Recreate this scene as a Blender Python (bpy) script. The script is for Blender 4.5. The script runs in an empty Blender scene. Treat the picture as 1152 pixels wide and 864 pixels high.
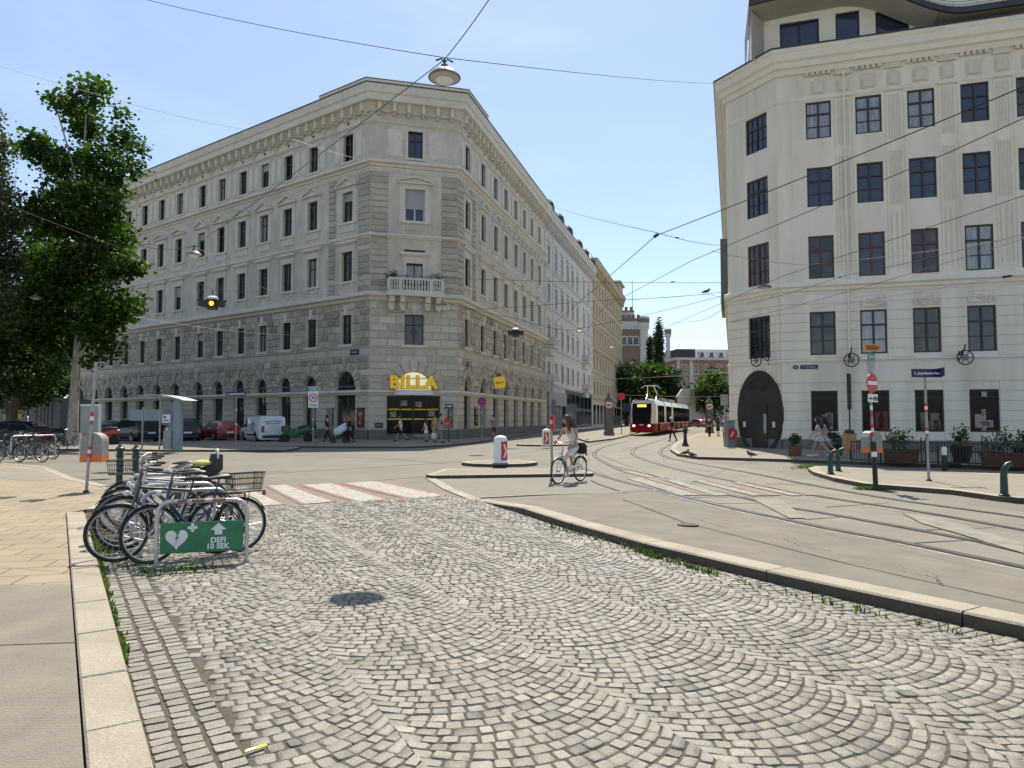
import bpy, bmesh, math, random
from mathutils import Vector, Matrix, Quaternion
random.seed(7)
R = random.random
U = random.uniform
sc = bpy.context.scene
COL = sc.collection
TH = math.atan(38/790); CT, ST = math.cos(TH), math.sin(TH); FP = 790.0; CH = 1.7

# ------------------------------------------------------------------ helpers
def ray(px, py):
    u = (px-576)/FP; v = (432-py)/FP
    return Vector((u, CT-v*ST, ST+v*CT))
def gz(px, py, z=0.0):                       # survey: where a sight line meets the ground
    r = ray(px, py); t = (z-CH)/r.z
    return Vector((r.x*t, r.y*t, z))
def atY(px, py, Y):                          # survey: where a sight line meets the distance Y
    r = ray(px, py); k = Y/r.y
    return Vector((r.x*k, Y, CH+r.z*k))

class MB:
    def __init__(s): s.v = []; s.f = []; s.m = []; s.t = []
    def add(s, vs, fs, m=0, t=1.0):
        n = len(s.v); s.v += [tuple(x) for x in vs]
        for f in fs: s.f.append([n+i for i in f]); s.m.append(m); s.t.append(t)
        return s
    def quad(s, a, b, c, d, m=0, t=1.0): return s.add([a, b, c, d], [(0, 1, 2, 3)], m, t)
    def box(s, x0, x1, y0, y1, z0, z1, m=0, t=1.0):
        return s.add([(x0,y0,z0),(x1,y0,z0),(x1,y1,z0),(x0,y1,z0),(x0,y0,z1),(x1,y0,z1),(x1,y1,z1),(x0,y1,z1)],
            [(0,3,2,1),(4,5,6,7),(0,1,5,4),(1,2,6,5),(2,3,7,6),(3,0,4,7)], m, t)
    def cbox(s, x0, x1, y0, y1, z0, z1, c=.03, m=0, t=1.0):      # block chamfered on its -y face
        return s.add([(x0,y1,z0),(x1,y1,z0),(x1,y1,z1),(x0,y1,z1),(x0+c,y0,z0+c),(x1-c,y0,z0+c),(x1-c,y0,z1-c),(x0+c,y0,z1-c)],
            [(4,5,6,7),(0,1,5,4),(1,2,6,5),(2,3,7,6),(3,0,4,7)], m, t)
    def tube(s, p0, p1, r0, r1=None, n=8, m=0, caps=True, t=1.0):
        r1 = r0 if r1 is None else r1
        return s.path([p0, p1], [r0, r1], n, m, caps, t)
    def path(s, pts, r, n=8, m=0, caps=True, t=1.0, closed=False):
        pts = [Vector(p) for p in pts]; k = len(pts)
        rr = r if isinstance(r, (list, tuple)) else [r]*k
        vs = []; up = None
        for i, p in enumerate(pts):
            if closed: d = pts[(i+1) % k]-pts[i-1]
            else: d = pts[min(i+1, k-1)]-pts[max(i-1, 0)]
            d.normalize()
            if up is None:
                up = Vector((0,0,1)) if abs(d.z) < .9 else Vector((1,0,0))
            a = d.cross(up)
            if a.length < 1e-4: a = d.cross(Vector((.3,.8,.2)))
            a.normalize(); b = a.cross(d).normalized(); up = b
            for j in range(n):
                q = 2*math.pi*j/n
                vs.append(p+(a*math.cos(q)+b*math.sin(q))*rr[i])
        fs = []
        for i in range(k if closed else k-1):
            i2 = (i+1) % k
            for j in range(n):
                fs.append((i*n+j, i*n+(j+1) % n, i2*n+(j+1) % n, i2*n+j))
        if caps and not closed:
            fs.append(tuple(range(n-1, -1, -1))); fs.append(tuple((k-1)*n+j for j in range(n)))
        return s.add(vs, fs, m, t)
    def lathe(s, prof, n=16, c=(0,0,0), m=0, sx=1, sy=1, t=1.0):
        vs = []; c = Vector(c)
        for r, z in prof:
            for j in range(n):
                q = 2*math.pi*j/n
                vs.append((c.x+r*sx*math.cos(q), c.y+r*sy*math.sin(q), c.z+z))
        fs = []; k = len(prof)
        for i in range(k-1):
            for j in range(n): fs.append((i*n+j, i*n+(j+1) % n, (i+1)*n+(j+1) % n, (i+1)*n+j))
        fs.append(tuple(range(n-1, -1, -1))); fs.append(tuple((k-1)*n+j for j in range(n)))
        return s.add(vs, fs, m, t)
    def prism(s, poly, z0, z1, m=0, t=1.0):
        n = len(poly)
        vs = [(p[0], p[1], z0) for p in poly]+[(p[0], p[1], z1) for p in poly]
        fs = [tuple(range(n-1, -1, -1)), tuple(range(n, 2*n))]
        fs += [(i, (i+1) % n, n+(i+1) % n, n+i) for i in range(n)]
        return s.add(vs, fs, m, t)
    def prismy(s, poly, y0, y1, m=0, t=1.0):                     # poly in x,z extruded along y
        n = len(poly)
        vs = [(p[0], y0, p[1]) for p in poly]+[(p[0], y1, p[1]) for p in poly]
        fs = [tuple(range(n)), tuple(range(2*n-1, n-1, -1))]
        fs += [(i, n+i, n+(i+1) % n, (i+1) % n) for i in range(n)]
        return s.add(vs, fs, m, t)
    def ball(s, c, r, n=12, k=8, m=0, sc_=(1,1,1), t=1.0):
        prof = [(max(r*math.sin(math.pi*i/k), 1e-4), -r*math.cos(math.pi*i/k)*sc_[2]) for i in range(k+1)]
        return s.lathe(prof, n, c, m, sc_[0], sc_[1], t)
    def torus(s, c, R_, r, n=28, k=8, m=0, axis='y', a0=0, a1=2*math.pi, t=1.0):
        c = Vector(c); pts = []
        full = abs(a1-a0-2*math.pi) < 1e-6
        for i in range(n if full else n+1):
            q = a0+(a1-a0)*i/n
            if axis == 'y': pts.append(c+Vector((R_*math.cos(q), 0, R_*math.sin(q))))
            elif axis == 'x': pts.append(c+Vector((0, R_*math.cos(q), R_*math.sin(q))))
            else: pts.append(c+Vector((R_*math.cos(q), R_*math.sin(q), 0)))
        return s.path(pts, r, k, m, True, t, closed=full)
    def xf(s, M, start=0):
        for i in range(start, len(s.v)): s.v[i] = tuple(M @ Vector(s.v[i]))
        return s
    def build(s, name, mats, parent=None, M=None, smooth=False, recalc=True, ang=38):
        me = bpy.data.meshes.new(name)
        me.from_pydata(s.v, [], s.f)
        mats = mats if isinstance(mats, (list, tuple)) else [mats]
        for m in mats: me.materials.append(m)
        me.polygons.foreach_set('material_index', s.m)
        if any(t != 1.0 for t in s.t):
            at = me.color_attributes.new('tint', 'FLOAT_COLOR', 'CORNER')
            buf = []
            for f, t in zip(s.f, s.t):
                for _ in f: buf += [t, t, t, 1.0]
            at.data.foreach_set('color', buf)
        if recalc:
            bm = bmesh.new(); bm.from_mesh(me); bmesh.ops.recalc_face_normals(bm, faces=bm.faces); bm.to_mesh(me); bm.free()
        if smooth:
            me.polygons.foreach_set('use_smooth', [True]*len(me.polygons))
            me.set_sharp_from_angle(angle=math.radians(ang))
        me.update()
        return link(name, me, parent, M)

def link(name, me, parent=None, M=None):
    o = bpy.data.objects.new(name, me); COL.objects.link(o)
    if parent: o.parent = parent
    if M is not None: o.matrix_local = M
    return o
def tag(o, label, cat, group=None, kind=None):
    if label: o['label'] = label
    if cat: o['category'] = cat
    if group: o['group'] = group
    if kind: o['kind'] = kind
    return o
def thing(name, label, cat, loc=(0,0,0), rz=0, group=None, M=None):
    o = bpy.data.objects.new(name, None); COL.objects.link(o); o.empty_display_size = .2
    if M is not None: o.matrix_world = M
    else: o.location = loc; o.rotation_euler = (0,0,rz)
    return tag(o, label, cat, group)
def struct(o): o['kind'] = 'structure'; return o
def kids(o): return [c for c in COL.objects if c.parent == o]
def dup(root, loc=None, rz=None, label=None, group=None, ch=None):
    r = root.copy(); COL.objects.link(r)
    if loc is not None: r.location = loc
    if rz is not None: r.rotation_euler = (0,0,rz)
    if label: r['label'] = label
    if group: r['group'] = group
    for c in list(root.children):
        d = c.copy(); COL.objects.link(d); d.parent = r
        for g in c.children:
            e = g.copy(); COL.objects.link(e); e.parent = d
    return r
def T(x, y, z): return Matrix.Translation((x, y, z))
def RZ(a): return Matrix.Rotation(a, 4, 'Z')
def RX(a): return Matrix.Rotation(a, 4, 'X')
def RY(a): return Matrix.Rotation(a, 4, 'Y')

_txt = {}
def text_mb(mb, s, size, M=None, m=0, ext=.004, bold=.0, ax='CENTER', sp=1.0):   # lettering, stands in x-z, faces -y
    cu = bpy.data.curves.new('t', 'FONT'); cu.body = s; cu.size = size; cu.extrude = ext; cu.offset = bold
    cu.space_character = sp; cu.align_x = ax; cu.align_y = 'CENTER'; cu.resolution_u = 3
    o = bpy.data.objects.new('t', cu); COL.objects.link(o)
    dg = bpy.context.evaluated_depsgraph_get()
    me = bpy.data.meshes.new_from_object(o.evaluated_get(dg))
    Mx = (M or Matrix()) @ Matrix.Rotation(math.pi/2, 4, 'X')
    mb.add([Mx @ v.co for v in me.vertices], [tuple(p.vertices) for p in me.polygons], m)
    bpy.data.objects.remove(o); bpy.data.curves.remove(cu); bpy.data.meshes.remove(me)
    return mb

# ------------------------------------------------------------------ materials
def nodes(name):
    m = bpy.data.materials.new(name); m.use_nodes = True
    nt = m.node_tree; nt.nodes.clear()
    return m, nt, nt.nodes, nt.links
def mk(name, col, rough=.6, var=.12, scale=4.0, bump=0.0, bscale=30.0, metal=0.0, spec=.5, coat=0.0, tint=False, hue=None, emit=None, es=0, dirt=0.0, dscale=.6, stretch=None, wave=0):
    m, nt, N, L = nodes(name)
    out = N.new('ShaderNodeOutputMaterial'); b = N.new('ShaderNodeBsdfPrincipled')
    L.new(b.outputs[0], out.inputs[0])
    tc = N.new('ShaderNodeTexCoord'); oi = N.new('ShaderNodeObjectInfo')
    src = tc.outputs['Object']
    if stretch:
        mp = N.new('ShaderNodeMapping'); mp.inputs['Scale'].default_value = stretch; L.new(src, mp.inputs[0]); src = mp.outputs[0]
    nz = N.new('ShaderNodeTexNoise'); nz.noise_dimensions = '4D'; nz.inputs['Scale'].default_value = scale; nz.inputs['Detail'].default_value = 6
    nz.inputs['Roughness'].default_value = .62
    L.new(src, nz.inputs['Vector'])
    mw = N.new('ShaderNodeMath'); mw.operation = 'MULTIPLY'; mw.inputs[1].default_value = 37.0
    L.new(oi.outputs['Random'], mw.inputs[0]); L.new(mw.outputs[0], nz.inputs['W'])
    cr = N.new('ShaderNodeValToRGB')
    c0 = [max(0, c*(1-var*1.6)) for c in col]; c1 = [min(1, c*(1+var*1.6)) for c in (hue or col)]
    cr.color_ramp.elements[0].position = .28; cr.color_ramp.elements[1].position = .72
    cr.color_ramp.elements[0].color = (*c0, 1); cr.color_ramp.elements[1].color = (*c1, 1)
    L.new(nz.outputs['Fac'], cr.inputs[0])
    cur = cr.outputs[0]
    if dirt:
        dz = N.new('ShaderNodeTexNoise'); dz.inputs['Scale'].default_value = dscale; dz.inputs['Detail'].default_value = 5; L.new(src, dz.inputs['Vector'])
        rp = N.new('ShaderNodeMapRange'); rp.inputs[1].default_value = .42; rp.inputs[2].default_value = .75; rp.inputs[3].default_value = 0; rp.inputs[4].default_value = dirt
        L.new(dz.outputs['Fac'], rp.inputs[0])
        mx = N.new('ShaderNodeMix'); mx.data_type = 'RGBA'; L.new(rp.outputs[0], mx.inputs[0]); L.new(cur, mx.inputs[6])
        mx.inputs[7].default_value = (col[0]*.45, col[1]*.42, col[2]*.38, 1); cur = mx.outputs[2]
    if tint:
        at = N.new('ShaderNodeVertexColor'); at.layer_name = 'tint'
        mx = N.new('ShaderNodeMix'); mx.data_type = 'RGBA'; mx.blend_type = 'MULTIPLY'; mx.inputs[0].default_value = 1
        L.new(cur, mx.inputs[6]); L.new(at.outputs[0], mx.inputs[7]); cur = mx.outputs[2]
    L.new(cur, b.inputs['Base Color'])
    rr = N.new('ShaderNodeMapRange'); rr.inputs[3].default_value = max(.02, rough-.08); rr.inputs[4].default_value = min(1, rough+.08)
    L.new(nz.outputs['Fac'], rr.inputs[0]); L.new(rr.outputs[0], b.inputs['Roughness'])
    b.inputs['Metallic'].default_value = metal; b.inputs['Specular IOR Level'].default_value = spec
    b.inputs['Coat Weight'].default_value = coat; b.inputs['Coat Roughness'].default_value = .06
    if bump:
        bz = N.new('ShaderNodeTexNoise'); bz.inputs['Scale'].default_value = bscale; bz.inputs['Detail'].default_value = 6; L.new(tc.outputs['Object'], bz.inputs['Vector'])
        bp = N.new('ShaderNodeBump'); bp.inputs['Strength'].default_value = min(1, bump); bp.inputs['Distance'].default_value = .02*max(1, bump)
        L.new(bz.outputs['Fac'], bp.inputs['Height']); L.new(bp.outputs[0], b.inputs['Normal'])
    if wave:
        wv = N.new('ShaderNodeTexWave'); wv.bands_direction = 'Y'; wv.inputs['Scale'].default_value = wave; wv.inputs['Distortion'].default_value = 3.5; wv.inputs['Detail'].default_value = 3
        L.new(tc.outputs['Object'], wv.inputs['Vector']); b2_ = N.new('ShaderNodeBump'); b2_.inputs['Strength'].default_value = .35; b2_.inputs['Distance'].default_value = .008
        L.new(wv.outputs['Fac'], b2_.inputs['Height']); L.new(bp.outputs[0], b2_.inputs['Normal']); L.new(b2_.outputs[0], b.inputs['Normal'])
    if emit:
        b.inputs['Emission Color'].default_value = (*emit, 1); b.inputs['Emission Strength'].default_value = es
    return m
def leafmat(name, c, trans=.35, gloss=.45):
    m, nt, N, L = nodes(name)
    out = N.new('ShaderNodeOutputMaterial')
    b = N.new('ShaderNodeBsdfPrincipled'); tr = N.new('ShaderNodeBsdfTranslucent'); mx = N.new('ShaderNodeMixShader')
    tc = N.new('ShaderNodeTexCoord'); nz = N.new('ShaderNodeTexNoise'); nz.inputs['Scale'].default_value = .9; nz.inputs['Detail'].default_value = 4
    L.new(tc.outputs['Object'], nz.inputs['Vector'])
    at = N.new('ShaderNodeVertexColor'); at.layer_name = 'tint'
    cr = N.new('ShaderNodeValToRGB'); cr.color_ramp.elements[0].position = .35; cr.color_ramp.elements[1].position = .7
    cr.color_ramp.elements[0].color = (c[0]*.75, c[1]*.78, c[2]*.8, 1); cr.color_ramp.elements[1].color = (c[0]*1.3, c[1]*1.2, c[2]*1.0, 1)
    L.new(nz.outputs['Fac'], cr.inputs[0])
    mu = N.new('ShaderNodeMix'); mu.data_type = 'RGBA'; mu.blend_type = 'MULTIPLY'; mu.inputs[0].default_value = 1
    L.new(cr.outputs[0], mu.inputs[6]); L.new(at.outputs[0], mu.inputs[7])
    L.new(mu.outputs[2], b.inputs['Base Color']); b.inputs['Roughness'].default_value = .6; b.inputs['Specular IOR Level'].default_value = .25
    mu2 = N.new('ShaderNodeMix'); mu2.data_type = 'RGBA'; mu2.blend_type = 'MULTIPLY'; mu2.inputs[0].default_value = 1
    mu2.inputs[7].default_value = (1.6, 1.9, .7, 1); L.new(mu.outputs[2], mu2.inputs[6]); L.new(mu2.outputs[2], tr.inputs[0])
    mx.inputs[0].default_value = trans; L.new(b.outputs[0], mx.inputs[1]); L.new(tr.outputs[0], mx.inputs[2]); L.new(mx.outputs[0], out.inputs[0])
    return m

M = {}
def mm(k, *a, **kw): M[k] = mk(k, *a, **kw)
mm('asphalt', (.18,.162,.13), .85, .10, 1.2, .35, 140, dirt=.36, dscale=.35)
mm('asphalt_brown', (.185,.165,.135), .9, .14, 2.0, .5, 110, dirt=.3, dscale=.8)
mm('asphalt_light', (.19,.175,.147), .85, .08, 1.5, .3, 120, dirt=.15, dscale=.4)
mm('track_concrete', (.19,.172,.14), .8, .10, 1.2, .3, 90, dirt=.45, dscale=.7)
mm('pavement_far', (.225,.2,.157), .85, .10, 1.5, .2, 60, dirt=.2)
mm('concrete_side', (.215,.19,.152), .9, .12, 2.5, .5, 60, dirt=.3, dscale=1.2, wave=16)
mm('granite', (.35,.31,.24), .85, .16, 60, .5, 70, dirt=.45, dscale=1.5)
mm('kerb_face_shaded', (.085,.072,.05), .85, .15, 25, .35, 60, dirt=.4, dscale=1.5)  # upright kerb side: its shade is painted in as a much darker stone
mm('cobble', (.226,.208,.175), .55, .20, 60, .35, 90, tint=True, dirt=.34, dscale=.8)
mm('joint', (.09,.073,.052), .95, .3, 20, .5, 80)
mm('rail', (.22,.21,.20), .35, .1, 5, metal=.9)
mm('railgap', (.03,.028,.026), .9)
mm('paint_white', (.37,.35,.31), .85, .22, 14, .2, 60, dirt=.75, dscale=5)
mm('paint_faded', (.28,.26,.225), .85, .2, 9, .2, 60, dirt=.65, dscale=4.0)
mm('paint_red', (.30,.15,.125), .85, .25, 9, .2, 60, dirt=.8, dscale=6)
mm('paint_redf', (.23,.165,.14), .8, .25, 7, .2, 60, dirt=.3, dscale=2)
mm('stucco', (.62,.57,.47), .9, .11, 1.6, .35, 18, dirt=.34, dscale=.35, stretch=(1,1,.45))
mm('stone', (.58,.53,.435), .9, .12, 6, .9, 14, tint=True, dirt=.3, dscale=.6)
mm('rockface', (.47,.425,.345), .95, .15, 5, 1.6, 9, tint=True, dirt=.35, dscale=.8)
mm('moulding', (.70,.645,.535), .85, .07, 3, .15, 40, dirt=.2, dscale=.5)
mm('plinth', (.17,.165,.155), .85, .1, 4, .2, 40, dirt=.2)
mm('white_stucco', (.64,.62,.57), .85, .06, 1.5, .15, 30, dirt=.15, dscale=.5)
mm('beige_stucco', (.56,.46,.31), .85, .07, 1.5, .15, 30, dirt=.15, dscale=.5)
mm('cream', (.82,.75,.61), .9, .05, 1.2, .22, 22, dirt=.36, dscale=1.0, stretch=(1,1,.14))
mm('cream_relief_shade', (.66,.60,.47), .9, .08, 3, .2, 30)  # relief shading put into the colour: darker cream for the carved ornament
mm('tram_tint', (.014,.015,.016), .6, .2, 1, spec=0)
mm('cream_trim', (.82,.75,.61), .85, .05, 3, .1, 40, dirt=.12)
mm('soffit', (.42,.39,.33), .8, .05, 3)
mm('roof_dark', (.035,.037,.042), .5, .15, 3)
mm('roof_zinc', (.22,.23,.24), .4, .1, 2, metal=.5)
mm('frame_brown', (.045,.03,.024), .45, .15, 6)
mm('frame_red', (.11,.035,.028), .45, .15, 6)
mm('frame_black', (.018,.017,.017), .4, .1, 6)
mm('frame_grey', (.12,.135,.15), .5, .1, 6)
mm('white_paint', (.72,.72,.70), .5, .05, 4)
mm('glass', (.014,.019,.028), .06, .4, 1.2, spec=.8)
mm('glass_blue', (.02,.03,.058), .06, .3, .8, spec=.8)
mm('glass_curtain', (.24,.245,.25), .12, .35, 2.4, spec=.9, coat=.8, stretch=(5,1,.6))
mm('glass_room', (.04,.038,.036), .08, .8, 1.6, spec=.5, coat=.3)
mm('blind', (.36,.37,.37), .6, .04, 2)
mm('iron', (.014,.015,.016), .45, .2, 8)
mm('green_iron', (.012,.04,.034), .4, .2, 8)
mm('steel', (.5,.5,.5), .38, .08, 9, metal=.8)
mm('steel_dull', (.36,.355,.34), .55, .12, 6, metal=.4)
mm('pole_grey', (.3,.3,.285), .5, .1, 6, metal=.3)
mm('rubber', (.016,.016,.016), .75, .2, 10)
mm('plastic_black', (.022,.022,.023), .45, .1, 6)
mm('sign_white', (.78,.78,.77), .45, .03, 5)
mm('sign_red', (.55,.03,.03), .4, .08, 5)
mm('sign_blue', (.012,.022,.09), .35, .08, 5)
mm('sign_green', (.03,.20,.085), .45, .14, 4, dirt=.4, dscale=4)
mm('sign_teal', (.03,.24,.19), .45, .08, 5)
mm('sign_orange', (.65,.24,.03), .45, .05, 5)
mm('sign_brown', (.2,.06,.02), .45, .1, 5)
mm('sign_yellow', (.8,.56,.01), .4, .05, 5)
mm('sign_purple', (.18,.02,.2), .4, .05, 5)
mm('bin_orange', (.62,.18,.05), .5, .1, 5)
mm('bin_grey', (.27,.26,.245), .5, .08, 5)
mm('bin_yellow', (.45,.26,.12), .5, .1, 5)
mm('terracotta', (.19,.07,.036), .8, .15, 6, .2, 30)
mm('amber', (.9,.35,.02), .4, .02, 3, emit=(1,.33,.02), es=3.0)
mm('led', (.6,.35,.02), .4, .02, 3, emit=(1,.65,.05), es=1.3)
mm('lampglow', (.9,.85,.75), .3, .02, 3, emit=(1,.9,.75), es=1.2)
mm('fanlight_lit', (.8,.78,.62), .3, .05, 2, emit=(1,.93,.6), es=.35)
mm('paint_ghost', (.235,.215,.175), .85, .15, 7, .2, 60, dirt=.6, dscale=3)
mm('glass_dark', (.008,.009,.010), .12, .3, 1.5, spec=.15)
mm('tar', (.045,.042,.038), .7, .2, 8)
mm('litsign', (.80,.55,.015), .35, .04, 3, emit=(1,.62,.02), es=.12)
mm('lampglass', (.42,.42,.4), .3, .06, 4)
mm('zinc', (.15,.145,.135), .5, .2, 8, metal=.2)
mm('door_wood', (.028,.021,.016), .55, .35, 9, .3, 30)
mm('bark', (.25,.225,.175), .95, .3, 5, .8, 16, hue=(.36,.34,.27), stretch=(1,1,.4))
mm('bark_dark', (.09,.075,.055), .95, .3, 5, .8, 16, stretch=(1,1,.3))
mm('brick_hazed', (.22,.15,.12), .9, .2, 3, .2, 30)  # distance haze put into the colour: red brick greyed for the far barracks
mm('brick_far', (.33,.21,.155), .9, .15, 1, .2, 30)
mm('pale_stone', (.55,.54,.5), .85, .08, 2)
mm('skin', (.50,.29,.205), .55, .06, 6)
mm('tan_skin', (.42,.235,.155), .55, .06, 6)
mm('hair_brown', (.055,.032,.02), .55, .35, 30, stretch=(1,1,.1))
mm('hair_dark', (.018,.014,.012), .5, .3, 30)
mm('hair_red', (.18,.045,.02), .55, .3, 30)
mm('dress_white', (.66,.63,.60), .85, .05, 8, .2, 25)
mm('cloth_white', (.7,.7,.69), .85, .06, 8, .2, 25)
mm('cloth_black', (.016,.016,.019), .85, .2, 8, .2, 25)
mm('cloth_navy', (.03,.045,.09), .85, .2, 8, .2, 25)
mm('cloth_khaki', (.26,.225,.165), .85, .1, 8, .2, 25)
mm('cloth_denim', (.06,.09,.17), .85, .15, 8, .2, 25)
mm('cloth_blue', (.2,.27,.42), .85, .2, 12, .2, 25)
mm('cloth_pink', (.5,.36,.33), .85, .3, 22, .2, 25)
mm('cloth_grey', (.22,.22,.23), .85, .1, 8, .2, 25)
mm('cloth_plum', (.12,.035,.06), .85, .15, 8, .2, 25)
mm('cloth_floral', (.40,.35,.34), .85, .9, 26, hue=(.42,.38,.4))
mm('pram_white', (.6,.66,.76), .8, .1, 8)
mm('car_black', (.010,.011,.014), .3, .1, 2, spec=.3, coat=.4)
mm('car_dark', (.014,.017,.024), .3, .1, 2, spec=.3, coat=.4)
mm('car_red', (.33,.03,.02), .3, .05, 2, coat=1)
mm('car_white', (.66,.69,.72), .35, .03, 2, coat=.8)
mm('truck_grey', (.26,.27,.28), .6, .1, 2, dirt=.3)
mm('tram_red', (.26,.010,.010), .5, .05, 2, spec=.1)
mm('tram_white', (.66,.66,.64), .35, .04, 2, coat=.5)
mm('tram_glass', (.012,.013,.015), .3, .2, 1, spec=.08)
mm('taillight', (.35,.01,.01), .25, .1, 4, coat=1)
mm('headlight', (.6,.6,.58), .15, .05, 4, coat=1)
mm('bike_white', (.62,.62,.6), .35, .06, 5, coat=.5)
mm('bike_blue', (.03,.05,.10), .35, .1, 5, coat=.5)
mm('bike_black', (.018,.018,.02), .35, .1, 5, coat=.5)
mm('bike_silver', (.42,.42,.41), .4, .06, 5, metal=.5)
mm('bike_olive', (.16,.17,.09), .4, .1, 5, coat=.5)
mm('scooter_green', (.015,.14,.03), .45, .15, 5)
mm('cover_yellow', (.55,.5,.12), .6, .15, 6)
mm('poster_red', (.14,.03,.022), .5, .2, 4)
mm('poster_art', (.3,.24,.2), .5, .5, 5)
mm('awning', (.36,.355,.34), .8, .05, 4)
mm('blue_tile', (.035,.045,.085), .35, .15, 3)
mm('teal_metal', (.23,.29,.33), .45, .08, 4, metal=.2)
mm('pigeon', (.06,.062,.07), .7, .3, 30)
mm('litter', (.75,.52,.06), .6, .2, 14)
mm('soil', (.05,.04,.03), .95)
mm('iron_cover', (.07,.066,.06), .6, .2, 20, .3, 60, metal=.3)
def tilemat():
    m, nt, N, L = nodes('pavement_tiles')
    out = N.new('ShaderNodeOutputMaterial'); b = N.new('ShaderNodeBsdfPrincipled'); L.new(b.outputs[0], out.inputs[0])
    tc = N.new('ShaderNodeTexCoord'); mp = N.new('ShaderNodeMapping'); mp.inputs['Rotation'].default_value = (0,0,math.radians(-14))
    L.new(tc.outputs['Object'], mp.inputs[0])
    br = N.new('ShaderNodeTexBrick'); br.inputs['Scale'].default_value = 1; br.inputs['Brick Width'].default_value = .62; br.inputs['Row Height'].default_value = .42
    br.inputs['Mortar Size'].default_value = .012; br.inputs['Mortar Smooth'].default_value = .4
    br.inputs['Color1'].default_value = (.265,.215,.145,1); br.inputs['Color2'].default_value = (.30,.245,.168,1); br.inputs['Mortar'].default_value = (.10,.075,.05,1)
    L.new(mp.outputs[0], br.inputs['Vector'])
    nz = N.new('ShaderNodeTexNoise'); nz.inputs['Scale'].default_value = 1.3; nz.inputs['Detail'].default_value = 8; L.new(tc.outputs['Object'], nz.inputs['Vector'])
    mr = N.new('ShaderNodeMapRange'); mr.inputs[3].default_value = .72; mr.inputs[4].default_value = 1.25; L.new(nz.outputs['Fac'], mr.inputs[0])
    mx = N.new('ShaderNodeMix'); mx.data_type = 'RGBA'; mx.blend_type = 'MULTIPLY'; mx.inputs[0].default_value = 1
    cv = N.new('ShaderNodeCombineColor'); [L.new(mr.outputs[0], cv.inputs[i]) for i in range(3)]
    L.new(br.outputs['Color'], mx.inputs[6]); L.new(cv.outputs[0], mx.inputs[7]); L.new(mx.outputs[2], b.inputs['Base Color'])
    b.inputs['Roughness'].default_value = .85
    n2 = N.new('ShaderNodeTexNoise'); n2.inputs['Scale'].default_value = 70; L.new(tc.outputs['Object'], n2.inputs['Vector'])
    bp = N.new('ShaderNodeBump'); bp.inputs['Strength'].default_value = .3; bp.inputs['Distance'].default_value = .01; L.new(n2.outputs['Fac'], bp.inputs['Height']); L.new(bp.outputs[0], b.inputs['Normal'])
    return m
M['tiles'] = tilemat()
M['leaf_plane'] = leafmat('leaf_plane', (.036,.075,.013), .44)
M['leaf_silver'] = leafmat('leaf_silver', (.06,.08,.035), .3)
M['leaf_dark'] = leafmat('leaf_dark', (.026,.056,.014), .3)
M['leaf_cypress'] = leafmat('leaf_cypress', (.022,.045,.016), .15)
M['leaf_bush'] = leafmat('leaf_bush', (.05,.095,.03), .3)
M['grass'] = leafmat('grass', (.07,.12,.025), .35)
# ------------------------------------------------------------------ ground
def G(l, z=0.0): return [gz(x, y, z) for x, y in l]
def sheet(name, pts, z, mat, kind='structure'):
    mb = MB(); mb.add([(p[0], p[1], z) for p in pts], [tuple(range(len(pts)))])
    o = mb.build(name, M[mat]); o['kind'] = kind; return o
def slab(name, pts, h, mat, side='kerb_face_shaded', kw=.26, edge='granite', bottom=-.05):
    # raised pavement: paved top, granite edge strip, kerb face
    mb = MB(); n = len(pts)
    P = [Vector((p[0], p[1])) for p in pts]
    area = sum(P[i].x*P[(i+1) % n].y-P[(i+1) % n].x*P[i].y for i in range(n))
    if area < 0: P.reverse()
    I = []
    for i in range(n):
        a = (P[i]-P[i-1]).normalized(); b = (P[(i+1) % n]-P[i]).normalized()
        na = Vector((-a.y, a.x)); nb = Vector((-b.y, b.x)); m = (na+nb); m = m/max(.4, m.dot(na)*1.0) if m.length > .1 else na
        I.append(P[i]+m*kw)
    mb.add([(*p, h) for p in I], [tuple(range(n))], 0)
    for i in range(n):
        j = (i+1) % n
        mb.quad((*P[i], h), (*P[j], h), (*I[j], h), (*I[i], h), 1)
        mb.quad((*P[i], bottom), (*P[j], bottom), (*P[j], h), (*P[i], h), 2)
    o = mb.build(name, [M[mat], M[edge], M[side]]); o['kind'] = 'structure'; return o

sheet('ground', [(-900,-600),(900,-600),(900,1500),(-900,1500)], 0, 'asphalt')

AX = Vector((.47,-.883)); PX = Vector((.883,.47))            # road axis (towards the viewer) and across
FB = G([(1152,722),(880,660.5),(728.5,623),(640,597),(580,577),(533,562.6)])
near = FB[0]+(FB[0]-FB[1]).normalized()*7
FB = [near]+FB
LC = [Vector((-2.03,3.41)), Vector((-7.7,12.2))]
la = (LC[1]-LC[0]).normalized(); lp = Vector((la.y, -la.x))   # lp points to the road
LCn = LC[0]-la*6
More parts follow.
